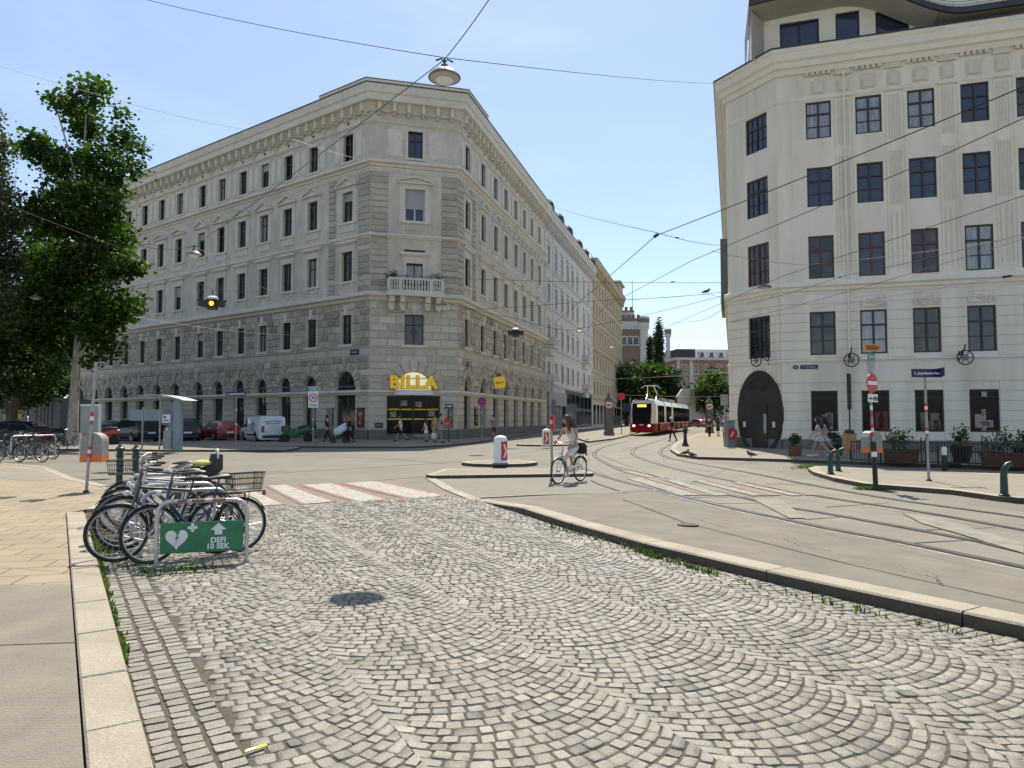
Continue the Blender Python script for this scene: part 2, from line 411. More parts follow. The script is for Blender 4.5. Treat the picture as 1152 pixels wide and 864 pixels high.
# right-hand platform that slopes from the kerb down to the rail
RAIL1 = G([(1152,639),(1021.6,612),(940,596.8),(880,584),(827.5,573),(775.4,560.3),(735,550.5),(692,539.5),(661,529),(646,519),(646,510),(660,502.5),(690,495.5)])
RAIL1 = [RAIL1[0]+(RAIL1[0]-RAIL1[1]).normalized()*6]+RAIL1
RAIL2 = G([(1152,622),(1092,608),(940,580),(880,570),(848,563),(775,547),(707.7,531.7),(687,524),(671,515),(669,509.5),(680,502.5),(705,497)])
RAIL2 = [RAIL2[0]+(RAIL2[0]-RAIL2[1]).normalized()*6]+RAIL2
RAIL3 = G([(1152,597),(1040,577),(940,561.6),(880,551),(822,541),(770,530),(728.5,518.6),(714,512.5),(711.6,508),(720,502.5),(744,495),(765,489.5),(790,484.5)])
RAIL3 = [RAIL3[0]+(RAIL3[0]-RAIL3[1]).normalized()*6]+RAIL3
RAIL4 = G([(1152,582.5),(998,561),(900,543.5),(848,533),(796,524),(754.6,516),(744,511),(743,508),(750,502),(765,496.5),(785,490),(806,485)])
RAIL4 = [RAIL4[0]+(RAIL4[0]-RAIL4[1]).normalized()*6]+RAIL4
def smooth(pts, n=8):
    pts = [Vector((p[0], p[1], 0)) for p in pts]; out = []
    for i in range(len(pts)-1):
        p0, p1, p2, p3 = pts[max(i-1,0)], pts[i], pts[i+1], pts[min(i+2, len(pts)-1)]
        for k in range(n):
            t = k/n
            out.append(.5*((2*p1)+(p2-p0)*t+(2*p0-5*p1+4*p2-p3)*t*t+(3*p1-p0-3*p2+p3)*t**3))
    out.append(pts[-1]); return out
def offs(pts, d):
    out = []
    for i in range(len(pts)):
        v = (pts[min(i+1, len(pts)-1)]-pts[max(i-1, 0)]).normalized()
        out.append(pts[i]+Vector((v.y, -v.x, 0))*d)
    return out
def strip(mb, A, B, z, m=0):
    for i in range(len(A)-1):
        mb.quad((A[i].x, A[i].y, z), (A[i+1].x, A[i+1].y, z), (B[i+1].x, B[i+1].y, z), (B[i].x, B[i].y, z), m)
rails = [smooth(r) for r in (RAIL1, RAIL2, RAIL3, RAIL4)]
# concrete bed of the two tracks
mb = MB(); A = offs(rails[0], -.14); B = offs(rails[3], .75)
def resample(pts, n):
    L = [0]
    for i in range(1, len(pts)): L.append(L[-1]+(pts[i]-pts[i-1]).length)
    out = []
    for k in range(n):
        d = L[-1]*k/(n-1); i = 1
        while i < len(L)-1 and L[i] < d: i += 1
        t = (d-L[i-1])/max(1e-6, L[i]-L[i-1]); out.append(pts[i-1].lerp(pts[i], t))
    return out
A2 = resample(A, 60); B2 = resample(B, 60); strip(mb, A2, B2, .004)
o = mb.build('tram_track_bed', M['track_concrete']); o['kind'] = 'structure'
mb = MB()
for r in rails:
    strip(mb, offs(r, -.045), offs(r, .03), .016, 0); strip(mb, offs(r, .03), offs(r, .085), .013, 1); strip(mb, offs(r, -.085), offs(r, -.045), .013, 1)
o = mb.build('tram_rails', [M['rail'], M['railgap']]); o['kind'] = 'structure'
mb = MB()                                                     # slab joints across the concrete
for k, (a, b) in enumerate([((1021,612),(1110,607)),((1040,597),(1120,594)),((800,567),(905,566)),((905,585),(960,581)),((775,560),(870,559)),((930,571),(1000,566)),((862,545),(905,545))]):
    p, q = gz(*a), gz(*b); d = (q-p).normalized(); n = Vector((-d.y, d.x, 0))*.022
    mb.quad(p-n+Vector((0,0,.010)), q-n*.4+Vector((0,0,.010)), q+n*.4+Vector((0,0,.010)), p+n+Vector((0,0,.010)))
struct(mb.build('road_joints', M['railgap']))
# platform
KH = .125
kb = offs([Vector((p.x, p.y, 0)) for p in FB], .30)
if (kb[2]-Vector((FB[2].x, FB[2].y, 0))).dot(Vector((1,.3,0))) < 0: kb = offs([Vector((p.x, p.y, 0)) for p in FB], -.30)
rs = [p for p in offs(rails[0], -.15)]
end = gz(735,550.5); cut = min(range(len(rs)), key=lambda i: (rs[i]-Vector((end.x, end.y, 0))).length)
n = 24; A2 = resample(kb, n); B2 = resample(rs[:cut+1], n)
mb = MB()
hz = [KH*min(1, (n-1-i)/4) for i in range(n)]
for i in range(n-1):
    mb.quad((A2[i].x, A2[i].y, hz[i]+.006), (A2[i+1].x, A2[i+1].y, hz[i+1]+.006), (B2[i+1].x, B2[i+1].y, .012), (B2[i].x, B2[i].y, .012))
struct(mb.build('pavement_right', M['asphalt_brown']))
mb = MB(); strip(mb, offs(rails[0], -.15), offs(rails[0], -.235), .018)
mb.f = mb.f[:cut]; mb.m = mb.m[:cut]; mb.t = mb.t[:cut]
struct(mb.build('edge_line', M['paint_faded']))
def seamline(name, l, w=.02, z=.0, mat='railgap'):
    mb = MB()
    for a, b in zip(l[:-1], l[1:]):
        d = (b-a).normalized(); nn = Vector((-d.y, d.x, 0))*w; up = Vector((0,0,z))
        mb.quad(a-nn+up, b-nn+up, b+nn+up, a+nn+up)
    return struct(mb.build(name, M[mat]))
lay = lambda x, y, z: gz(x, y, z)
seamline('pavement_joint', [resample(A2, 40)[0].lerp(resample(B2, 40)[0], .35)+Vector((0,0,.105)), gz(1152,685,.1).lerp(gz(1152,675,.1), .5), gz(960,637,.09), gz(770,588,.085), gz(700,562,.05)], .011, .012)
# kerb of the platform: long granite stones
FB2 = [Vector((p.x, p.y, 0)) for p in FB]
fr = resample(FB2, 160); bk = resample(kb, 160); mb = MB()
i = 0; total = sum((fr[k+1]-fr[k]).length for k in range(159)); per = total/159
step = max(2, int(1.9/per))
while i < 159:
    j = min(159, i+step)
    for k in range(i, j):
        f0, f1, b0, b1 = fr[k], fr[k+1], bk[k], bk[k+1]
        if k == i: f0 = f0.lerp(f1, .12); b0 = b0.lerp(b1, .12)
        h0 = KH*min(1, (159-k)/22)+.008; h1 = KH*min(1, (159-k-1)/22)+.008
        z3 = lambda p, z: (p.x, p.y, z)
        fi0 = f0.lerp(b0, .06); fi1 = f1.lerp(b1, .06)
        mb.quad(z3(fi0, h0), z3(fi1, h1), z3(b1, h1), z3(b0, h0), 0)
        mb.quad(z3(f0, h0-.018), z3(f1, h1-.018), z3(fi1, h1), z3(fi0, h0), 0)
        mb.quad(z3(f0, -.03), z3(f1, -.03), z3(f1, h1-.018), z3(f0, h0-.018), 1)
        if k == i: mb.quad(z3(f0, -.03), z3(b0, -.03), z3(b0, h0), z3(f0, h0-.018), 1)
    i = j
struct(mb.build('kerb', [M['granite'], M['kerb_face_shaded']]))
sheet('crossing_apron', G([(533,561.5),(505,550),(484,538),(660,534.5),(690,540.5),(733,551)]), .008, 'asphalt_light')
seamline('apron_edge', G([(533,561),(600,557.5),(680,555),(738,552)]), .055, .022, 'paint_faded')
seamline('flush_kerb', G([(536,563),(505,551),(481,536.5)]), .13, .02, 'granite')
seamline('apron_joint', G([(664,541),(675,546),(705,556)]), .02, .020, 'railgap')
slab('traffic_island', G([(479,538),(486,539),(666,536.5),(668,535),(640,530.5),(500,531)]), .10, 'pavement_far', kw=.2)
c0 = gz(562,523); 
slab('traffic_island', [(c0.x+1.37*math.cos(q), c0.y+1.25*math.sin(q)) for q in [2*math.pi*i/20 for i in range(20)]], .11, 'pavement_far', kw=.25)
c1 = gz(616,501.5)
slab('traffic_island', [(c1.x-.3+1.6*math.cos(q), c1.y+1.0*math.sin(q)) for q in [2*math.pi*i/16 for i in range(16)]], .10, 'pavement_far', kw=.25)
# left pavement
ZL = .06
tl = [Vector((-7.7,12.2))]+[Vector(p[:2]) for p in G([(98,573),(117,563),(121,553),(115,548),(74,539),(44,526),(0,521.5)], ZL)]
far_l = [Vector((-34,26)), Vector((-30,4))]
yb = gz(80,657,ZL); kk = (LC[0]+la*((Vector(yb[:2])-LC[0]).dot(la)))
sheet('pavement_left', [kk]+tl+far_l+[Vector((-12,6.4))], ZL, 'tiles')
sheet('pavement_left_asphalt', [LCn, kk, Vector((-12,6.4)), Vector((-30,4)), Vector((-20,-6))], ZL, 'concrete_side')
sheet('small_sett_corner', G([(0,526),(44,529.5),(66,540),(30,541),(0,538)], ZL), ZL+.004, 'pavement_far')
# tooth marks pressed in the near pavement: fine cross joints
mb = MB(); 
for k in range(3):
    a = LCn.lerp(kk, .35+.22*k); d = Vector((-1,-.12)); b = a+d*9
    mb.quad((a.x, a.y, ZL+.004), (b.x, b.y, ZL+.004), (b.x, b.y+.012, ZL+.004), (a.x, a.y+.012, ZL+.004))
struct(mb.build('pavement_joint', M['railgap']))
pts = tl[1:]
mb = MB()
for a, b in zip(pts[:-1], pts[1:]):
    d = (b-a).normalized(); nn = Vector((-d.y, d.x))
    if nn.dot(Vector((1,1))) < 0: nn = -nn
    q = [a-nn*.02, b-nn*.02, b+nn*.22, a+nn*.22]
    mb.add([(*p, ZL+.006) for p in q]+[(*p, -.02) for p in q], [(0,1,2,3),(2,3,7,6),(0,3,7,4),(1,2,6,5)])
struct(mb.build('kerb', M['granite']))
mb = MB(); Lk = (Vector((-7.7,12.2))-LCn).length; s = 0.0
while s < Lk-.1:
    l = random.choice((.62,.9,1.05,1.3)); e = min(Lk, s+l-.012)
    a = LCn+la*s; b = LCn+la*e; w = .275
    h = ZL+.012+U(-.004,.004)
    q = [a+lp*.012, b+lp*.012, b+lp*w, a+lp*w]; q2 = [a+lp*.024+la*.01, b+lp*.024-la*.01, b+lp*(w-.012)-la*.01, a+lp*(w-.012)+la*.01]
    mb.add([(*p, -.03) for p in q]+[(*p, h-.012) for p in q]+[(*p, h) for p in q2],
        [(0,1,5,4),(1,2,6,5),(2,3,7,6),(3,0,4,7),(4,5,9,8),(5,6,10,9),(6,7,11,10),(7,4,8,11),(8,9,10,11)], 0, U(.9,1.08))
    s += l
struct(mb.build('kerb', M['granite']))
# ---- cobbles: bed sheet and stones laid in segment arcs
def inside(p, poly):
    c = False; n = len(poly)
    for i in range(n):
        a, b = poly[i], poly[i-1]
        if (a[1] > p[1]) != (b[1] > p[1]) and p[0] < (b[0]-a[0])*(p[1]-a[1])/(b[1]-a[1])+a[0]: c = not c
    return c
GUT = .275+.42
top = G([(533,562.5),(500,558.5),(400,565),(300,572),(283,578),(200,576),(122,568)])
bed = [LCn+lp*.27]+[LC[1]+lp*.27]+[Vector(p[:2]) for p in reversed(top)]+[Vector(p[:2]) for p in reversed(FB)]
sheet('cobble_bed', bed, .009, 'joint')
area = [LCn+lp*GUT, LC[1]+lp*GUT]+[Vector(p[:2]) for p in reversed(top)]+[Vector(p[:2])+Vector((.02,0)) for p in reversed(FB)]
mb = MB()
def stone(q, z, t, gap=.006, cut=.13, lo=False):
    # q: 4 corners ccw; 8-cornered, slightly domed sett
    c = sum(q, Vector((0,0)))/4; P = []
    if lo:
        sl = U(-.003,.003); o_ = [c+(p-c)*max(.1, ((p-c).length-gap)/(p-c).length) for p in q]; i_ = [c+(p-c)*max(.1, ((p-c).length-gap-.010)/(p-c).length) for p in q]
        mb.add([(p.x, p.y, .002) for p in o_]+[(p.x, p.y, z+sl*(1 if k < 2 else -1)) for k, p in enumerate(i_)], [(k, (k+1) % 4, 4+(k+1) % 4, 4+k) for k in range(4)]+[(4,5,6,7)], 0, t); return
    for i in range(4):
        a, b, d = q[i-1], q[i], q[(i+1) % 4]
        P.append(b+(a-b)*U(cut*.5, cut)); P.append(b+(d-b)*U(cut*.5, cut))
    out = []; mid = []; inn = []
    tx, ty = U(-.04,.04), U(-.04,.04)
    for p in P:
        v = p-c; l = v.length; 
        o_ = c+v*max(.1, (l-gap)/l); m_ = c+v*max(.1, (l-gap-.006)/l); i_ = c+v*.80
        sl = (v.x*tx+v.y*ty)
        out.append((o_.x, o_.y, .002)); mid.append((m_.x, m_.y, z-.0035+sl)); inn.append((i_.x, i_.y, z+sl))
    n = 8
    mb.add(out+mid+inn, [(i, (i+1) % n, n+(i+1) % n, n+i) for i in range(n)]+[(n+i, n+(i+1) % n, 2*n+(i+1) % n, 2*n+i) for i in range(n)]+[tuple(range(2*n, 3*n))], 0, t)
W = 1.3; RA = W/math.sqrt(2)*1.02; RD = .100
def P2(s, t): return AX*s+PX*t
def inn_(f): return f if abs(f) > .78 else math.asin((1-RD*math.cos(f)/RA)*math.sin(f))
s_min, s_max = -16.5, 1.2
for k in range(-4, 4):
    tc = 2.57+W*(k+.5); off = RD*.5*(k % 2)
    i0 = int((s_min-RA)/RD); i1 = int((s_max)/RD)
    for i in range(i0, i1):
        s0 = i*RD+off; nst = 13+(i % 2); rot = U(-.25,.25)
        cuts = [-.25*math.pi+math.pi*.5*(j+(rot+U(-.16,.16) if 0 < j < nst else 0))/nst for j in range(nst+1)]
        for j in range(nst):
            a, b = cuts[j], cuts[j+1]; e = .0
            cc = P2(s0+RA*math.cos((a+b)/2), tc+RA*math.sin((a+b)/2))
            if cc.y < 2.5 or not inside(cc, area): continue
            q = [P2(s0+RA*math.cos(a), tc+RA*math.sin(a)), P2(s0+RA*math.cos(b), tc+RA*math.sin(b)),
                 P2(s0-RD+RA*math.cos(inn_(b)), tc+RA*math.sin(inn_(b))), P2(s0-RD+RA*math.cos(inn_(a)), tc+RA*math.sin(inn_(a)))]
            if cc.y < 9: q = [p+Vector((U(-.006,.006), U(-.006,.006))) for p in q]
            t = random.gauss(1, .11); r = R()
            if r < .07: t *= .68
            elif r > .95: t *= 1.18
            stone(q, .017+U(-.003,.003), max(.5, t), .0040 if cc.y > 7 else .0036, lo=cc.y > 8)
# gutter: three straight rows along the kerb
Lg = (LC[1]-LCn).length
for row in range(3):
    s = 2.6+U(0,.1)
    while s < Lg:
        l = U(.085,.115); a = LCn+la*s; b = LCn+la*(s+l); o0 = .285+.135*row; o1 = o0+.135
        if (a+b).y/2 > 2.3 and s < Lg-4.1:
            q = [a+lp*o0, a+lp*o1, b+lp*o1, b+lp*o0]
            q = [p+Vector((U(-.006,.006), U(-.006,.006))) for p in q]
            stone(q, .018+U(-.003,.003), max(.6, random.gauss(1.02,.12)), .0095)
        s += l
struct(mb.build('cobblestone_road', M['cobble'], smooth=True, ang=50))
# ---- painted crossings
def paint(name, quads, mat, z=.012):
    mb = MB()
    for q in quads:
        p = G(q); mb.add([(v.x, v.y, z) for v in p], [tuple(range(len(p)))])
    return struct(mb.build(name, M[mat]))
Z1 = [[(262,549),(276,548),(318,568),(290,570)], [(301.6,547),(320,545.5),(374,565),(343,567.5)], [(341,546),(371,544),(434,562),(405.6,565)], [(389,544),(420.5,541.6),(498,558),(465,561.5)]]
paint('crossing_stripes', Z1, 'paint_white')
def rim(q):
    a, b, c, d = [Vector((*p, 0)) for p in q]
    e = .17; return [[tuple((a-(b-a)*e)[:2]), q[0], q[3], tuple((d-(c-d)*e)[:2])], [q[1], tuple((b+(b-a)*e)[:2]), tuple((c+(c-d)*e)[:2]), q[2]]]
paint('crossing_red_edges', sum([rim(q) for q in Z1], []), 'paint_red', .009)
Z2 = [[(704,538.5),(722,538.5),(790,558),(766,558)], [(736,538),(748,538),(820,558),(804,558.5)], [(778,541),(790,541),(862,558),(846,558.5)], [(822,543),(832,543),(905,558),(890,558.5)], [(700,531),(708,531),(740,537.5),(728,537.5)]]
paint('crossing_stripes', Z2, 'paint_faded', .020)
paint('crossing_red_edges', [[(724,538.5),(734,538),(802,558.5),(792,558)], [(792,541),(804,541),(880,558),(864,558)], [(838,543),(846,543),(925,558),(908,558)]], 'paint_redf', .020)
paint('road_arrow', [[(848,563),(877,561.6),(906,584),(888,584)], [(1014,578),(1060,585),(1152,613),(1152,624),(1080,602),(1038,590)]], 'paint_ghost', .020)
for l in ([(200,530),(300,533),(420,526),(520,519)],[(330,512),(450,517),(500,522)],[(420,541),(520,533),(640,520)],[(190,545),(260,541)],[(700,508),(720,502)],[(560,512),(600,508),(640,505)]):
    P_ = G(l); Q_ = []
    for a_, b_ in zip(P_[:-1], P_[1:]):
        for k in range(6): Q_.append(a_.lerp(b_, k/6)+Vector((U(-.05,.05), U(-.05,.05), 0)))
    seamline('tar_seam', Q_+[P_[-1]], U(.02,.045), .004, 'tar')
paint('asphalt_patch', [[(232,524),(300,522),(322,530),(250,533)]], 'asphalt_brown', .004); paint('asphalt_patch', [[(560,509),(600,506),(612,510),(566,514)]], 'asphalt_light', .004)
for l in ([(700,566),(760,575),(820,592)],[(880,602),(900,612),(935,618)],[(1010,640),(1050,648),(1060,660)]):
    P_ = G(l, .1); Q_ = []
    for a_, b_ in zip(P_[:-1], P_[1:]):
        for k in range(8): Q_.append(a_.lerp(b_, k/8)+Vector((U(-.03,.03), U(-.03,.03), 0)))
    seamline('crack', Q_+[P_[-1]], .006, .026, 'tar')
paint('give_way_line', [[(690,524),(712,528),(760,540),(755,540.5)]], 'paint_faded', .020)
# ---- other pavements
slab('pavement_tram_stop', G([(661.5,498.5),(692,494.5),(711.5,489.5),(735,482),(710,480),(668,486),(640,491)]), .12, 'pavement_far')
slab('pavement_corner', G([(110,503.5),(190,503.6),(300,503.5),(460,504.5),(500,502.5),(540,498),(577,492),(605,487),(660,481.5),(700,478.7)])+[Vector((44,175,0)), Vector((20,180,0)), Vector((-30,90,0)), Vector((-55,90,0))], .1, 'pavement_far')
slab('pavement_parking_island', G([(60,507),(185,508.3),(320,508.5),(333,506.5),(338,504.8),(250,503.9),(60,504)]), .11, 'pavement_far')
slab('pavement_terrace', G([(1240,532),(1152,529),(1050,526),(950,522.5),(870,519.5),(786,517),(762,513.5),(754,508),(757,502),(768,496),(785,490),(806,484.5)])+[Vector((46,150,0)), Vector((60,140,0)), Vector((30,60,0)), Vector((30,30,0))], .12, 'pavement_far')
slab('pavement_sign_island', G([(1240,580),(1152,567),(1121,564),(1069,556.5),(1018,552.5),(973,549),(938,542),(915,535),(909,530.5),(918,528),(935,528.5),(1000,532),(1152,538),(1240,543)]), .11, 'pavement_far', kw=.3)
# ---- weeds in the joints
def weeds(name, spots, n, h, label=None):
    mb = MB()
    for k in range(n):
        a, b, w = random.choice(spots); t = R(); c = a.lerp(b, t)+Vector((random.gauss(0, w), random.gauss(0, w)))
        hh = h*U(.3,1); q = U(0,6.28); d = Vector((math.cos(q), math.sin(q))); l = U(.2,.7)*hh
        wd = U(.004,.009); e = Vector((-d.y, d.x))*wd; z0 = .005
        tip = c+d*l; m = c+d*l*.4
        mb.add([(c.x-e.x, c.y-e.y, z0), (c.x+e.x, c.y+e.y, z0), (m.x+e.x*1.3, m.y+e.y*1.3, z0+hh*.65), (m.x-e.x*1.3, m.y-e.y*1.3, z0+hh*.65), (tip.x, tip.y, z0+hh)], [(0,1,2,3),(3,2,4)], 0, U(.6,1.4))
    o = mb.build(name, M['grass'], recalc=False); o['kind'] = 'stuff'
    o['label'] = label or 'low green weeds growing in the joints'; o['category'] = 'weeds'
    return o
gl = [(LCn+la*s+lp*.285, LCn+la*(s+.8)+lp*.285, .018) for s in (7.6,8.6,9.6,10.0,10.4,10.9,11.4,11.9,12.3,12.6,12.9,13.2)]
gl2 = [(LCn+la*s+lp*.0, LCn+la*(s+.6), .014) for s in (6.8,7.6,8.3,9.0,9.6,10.2,10.8)]
weeds('weeds', gl+[(LCn+la*12.3+lp*.45, LCn+la*13.3+lp*.42, .08), (gz(165,650)[:2] and Vector(gz(160,648)[:2]), Vector(gz(240,640)[:2]), .10), (Vector(gz(120,618)[:2]), Vector(gz(150,645)[:2]), .12), (Vector(gz(108,590)[:2]), Vector(gz(112,605)[:2]), .06)], 3400, .065, 'green weeds along the left kerb and around the feet of the bike racks')
weeds('weeds', gl2, 800, .03, 'thin line of moss in the joint between kerb and left pavement')
sp = []
for a, b, w in (((715,620),(745,630),.05),((750,631),(805,647),.05),((690,612),(860,664),.012),((860,664),(1120,724),.012),((600,588),(690,612),.012)):
    sp.append((Vector(gz(a[0], a[1]+1.5)[:2]), Vector(gz(b[0], b[1]+1.5)[:2]), w*.6))
sp += [sp[0]]*2+[sp[1]]
weeds('weeds', sp, 420, .095, 'grass tufts at the foot of the long platform kerb')
weeds('weeds', [(Vector(gz(904,528)[:2]), Vector(gz(912,524)[:2]), .25), (Vector(gz(968,551)[:2]), Vector(gz(995,552)[:2]), .1)], 700, .10, 'grass at the tip of the sign island')
def cover(px, py, r, z, label, sq=False):
    p = gz(px, py, z); mb = MB()
    if sq: mb.box(-r, r, -r, r, 0, .008)
    else:
        mb.lathe([(r,0),(r,.007),(r*.9,.008),(r*.88,.006),(.01,.006)], 24)
        for k in range(-3, 4): mb.box(-r*.6, r*.6, k*r*.2-.012, k*r*.2+.012, .006, .010)
    o = mb.build('manhole_cover', M['iron_cover'], M=T(p.x, p.y, z)); tag(o, label, 'manhole cover')
cover(116,532,.33,.004,'round iron manhole cover in the road behind the bike rack')
cover(536,512.5,.4,.004,'round iron manhole cover in the road before the supermarket corner')
cover(774,590,.16,.105,'small dark iron cover in the brown platform asphalt')
cover(37,563,.16,ZL+.004,'square dark iron cover in the tan paving near the litter bin', True)
cover(4,560,.16,ZL+.004,'square iron cover at the left edge of the tan paving', True)
p = gz(288,843,.03); mb = MB(); mb.box(-.055,.055,-.012,.012,0,.006); mb.box(-.05,.0,-.011,.011,.006,.008,1)
o = mb.build('paper_strip', [M['litter'], M['sign_white']], M=T(p.x, p.y, .032) @ RZ(.75)); tag(o, 'yellow strip of litter lying on the cobbles', 'litter')
# ------------------------------------------------------------------ facade kit (local frame: x along, y inward, z up)
def frame(p, d):
    d = Vector((d[0], d[1], 0)).normalized(); y = Vector((-d.y, d.x, 0))
    m = Matrix(((d.x, y.x, 0, p[0]), (d.y, y.y, 0, p[1]), (0, 0, 1, p[2] if len(p) > 2 else 0), (0,0,0,1)))
    return m
def wall(mb, s0, s1, z0, z1, ops, dep=.28, m=0, mr=0):
    # ops: (s0,s1,z0,z1,arch) rectangular or round-headed openings with reveals
    xs = sorted(set([s0, s1]+[o[0] for o in ops]+[o[1] for o in ops])); zs = sorted(set([z0, z1]+[o[2] for o in ops]+[o[3] for o in ops]))
    for i in range(len(xs)-1):
        run = None
        for j in range(len(zs)-1):
            cx, cz = (xs[i]+xs[i+1])/2, (zs[j]+zs[j+1])/2
            hole = any(o[0] < cx < o[1] and o[2] < cz < o[3] for o in ops)
            if not hole: mb.quad((xs[i],0,zs[j]), (xs[i+1],0,zs[j]), (xs[i+1],0,zs[j+1]), (xs[i],0,zs[j+1]), m)
    for o in ops:
        a, b, c, d = o[:4]
        if len(o) > 4 and o[4]:
            r = (b-a)/2; cx = (a+b)/2; zc = d-r; n = 12
            pts = [(cx-r*math.cos(math.pi*k/n), zc+r*math.sin(math.pi*k/n)) for k in range(n+1)]
            for k in range(n):
                p, q = pts[k], pts[k+1]
                mb.quad((p[0],0,p[1]), (q[0],0,q[1]), (q[0],0,d), (p[0],0,d), m)
                mb.quad((p[0],0,p[1]), (q[0],0,q[1]), (q[0],dep,q[1]), (p[0],dep,p[1]), mr)
            mb.quad((a,0,c), (a,0,zc), (a,dep,zc), (a,dep,c), mr); mb.quad((b,0,c), (b,0,zc), (b,dep,zc), (b,dep,c), mr)
        else:
            mb.quad((a,0,c), (a,0,d), (a,dep,d), (a,dep,c), mr); mb.quad((b,0,c), (b,0,d), (b,dep,d), (b,dep,c), mr)
            mb.quad((a,0,d), (b,0,d), (b,dep,d), (a,dep,d), mr)
        mb.quad((a,0,c), (b,0,c), (b,dep,c), (a,dep,c), mr)
def blocks(mb, s0, s1, z0, z1, rh, bl, ops, proud=.06, gap=.045, m=0, ch=.02, var=.12, circ=(), jit=.0):
    # dressed stone courses around the openings
    n = max(1, round((z1-z0)/rh)); h = (z1-z0)/n
    for r in range(n):
        a, b = z0+r*h, z0+(r+1)*h; cz = (a+b)/2
        cuts = [(o[0]-.0, o[1]+.0) for o in ops if o[2] < b-.05 and o[3] > a+.05]
        for (cx, cc, rad) in circ:
            dz = min(abs(a-cc), abs(b-cc), abs(cz-cc))
            if dz < rad and cz > cc-.1: w = math.sqrt(rad*rad-dz*dz); cuts.append((cx-w, cx+w))
        free = [(s0, s1)]
        for c in cuts:
            nf = []
            for f in free:
                if c[1] <= f[0] or c[0] >= f[1]: nf.append(f); continue
                if c[0] > f[0]: nf.append((f[0], c[0]))
                if c[1] < f[1]: nf.append((c[1], f[1]))
            free = nf
        for f in free:
            L = f[1]-f[0]
            if L < .12: continue
            k = max(1, round(L/bl)); 
            ed = [f[0]+L*i/k for i in range(k+1)]
            if k > 1 and r % 2:
                ed = [f[0]]+[e-L/k*.5 for e in ed[1:]]+[f[1]]
            for e0, e1 in zip(ed[:-1], ed[1:]):
                if e1-e0 < .1: continue
                t = max(.6, random.gauss(1, var))
                p = proud+U(-jit, jit)
                mb.cbox(e0+gap/2, e1-gap/2, -p, .01, a+gap/2, b-gap/2, ch, m, t)
def sweep(mb, pts, prof, m=0, closed=False):
    # moulding profile [(outward, z)] along a plan polyline, mitred; outward is to the right of travel
    pts = [Vector((p[0], p[1])) for p in pts]; n = len(pts); nor = []
    for i in range(n):
        if i == 0: d = (pts[1]-pts[0]).normalized(); nn = Vector((d.y, -d.x))
        elif i == n-1: d = (pts[-1]-pts[-2]).normalized(); nn = Vector((d.y, -d.x))
        else:
            a = (pts[i]-pts[i-1]).normalized(); b = (pts[i+1]-pts[i]).normalized()
            na, nb = Vector((a.y, -a.x)), Vector((b.y, -b.x)); nn = (na+nb); nn = nn/nn.dot(na)
        nor.append(nn)
    k = len(prof); vs = []
    for p, nn in zip(pts, nor):
        for o, z in prof: q = p+nn*o; vs.append((q.x, q.y, z))
    fs = []
    for i in range(n-1):
        for j in range(k): fs.append((i*k+j, i*k+(j+1) % k, (i+1)*k+(j+1) % k, (i+1)*k+j))
    fs.append(tuple(range(k))); fs.append(tuple((n-1)*k+j for j in range(k)))
    mb.add(vs, fs, m)
_wc = {}
def win_mesh(w, h, kind, fm):
    key = (round(w,2), round(h,2), kind, fm)
    if key in _wc: return _wc[key]
    mb = MB(); f = .075; d = .09
    arch = kind == 'arch'
    if arch:
        r = w/2; zc = h-r
        mb.box(-w/2, -w/2+f, 0, d, 0, zc); mb.box(w/2-f, w/2, 0, d, 0, zc)
        n = 12
        for k in range(n):
            a, b = math.pi*k/n, math.pi*(k+1)/n
            o = [(-r*math.cos(a), zc+r*math.sin(a)), (-r*math.cos(b), zc+r*math.sin(b)), (-(r-f)*math.cos(b), zc+(r-f)*math.sin(b)), (-(r-f)*math.cos(a), zc+(r-f)*math.sin(a))]
            mb.prismy(o, 0, d)
        mb.box(-w/2+f, w/2-f, .005, d, zc-.06, zc+.06); mb.box(-w/2+f, w/2-f, .005, d, 0, .10)
        mb.box(-.03, .03, .01, d, .1, zc-.06); mb.box(-.03, .03, .01, d, zc+.06, h-f)
    else:
        mb.box(-w/2, -w/2+f, 0, d, 0, h); mb.box(w/2-f, w/2, 0, d, 0, h)
        mb.box(-w/2+f, w/2-f, 0, d, 0, f); mb.box(-w/2+f, w/2-f, 0, d, h-f, h)
        if kind in ('casement', 'grid', 'grid3'):
            mb.box(-.045, .045, -.012, d, f, h-f)
            zt = h*.66
            for a, b in ((-w/2+f, -.045), (.045, w/2-f)): mb.box(a, b, -.010, d, zt-.045, zt+.045)
        if kind in ('grid', 'grid3'):
            for a, b in ((-w/2+f, -.045), (.045, w/2-f)): mb.box(a, b, .01, d, h*.33-.018, h*.33+.018)
        if kind == 'grid3':
            for sx in (-w*.25, w*.25): mb.box(sx-.018, sx+.018, .012, d, f, h-f)
        if kind == 'shop':
            mb.box(-w/2+f, w/2-f, .0, d, h*.8, h*.8+.06)
        if kind == 'double':
            mb.box(-.05, .05, .0, d, f, h-f)
    o = mb.build('window', M[fm]); me = o.data; bpy.data.objects.remove(o)
    mb = MB()
    if arch:
        r = w/2-.01; zc = h-w/2
        mb.add([(-r,.055,.01), (r,.055,.01)]+[(r*math.cos(math.pi*k/12), .055, zc+r*math.sin(math.pi*k/12)) for k in range(13)], [tuple(range(15))])
    else: mb.quad((-w/2+.01,.055,.01), (w/2-.01,.055,.01), (w/2-.01,.055,h-.01), (-w/2+.01,.055,h-.01))
    o = mb.build('pane', M['glass']); pm = o.data; bpy.data.objects.remove(o)
    _wc[key] = (me, pm); return _wc[key]
_pv = {}
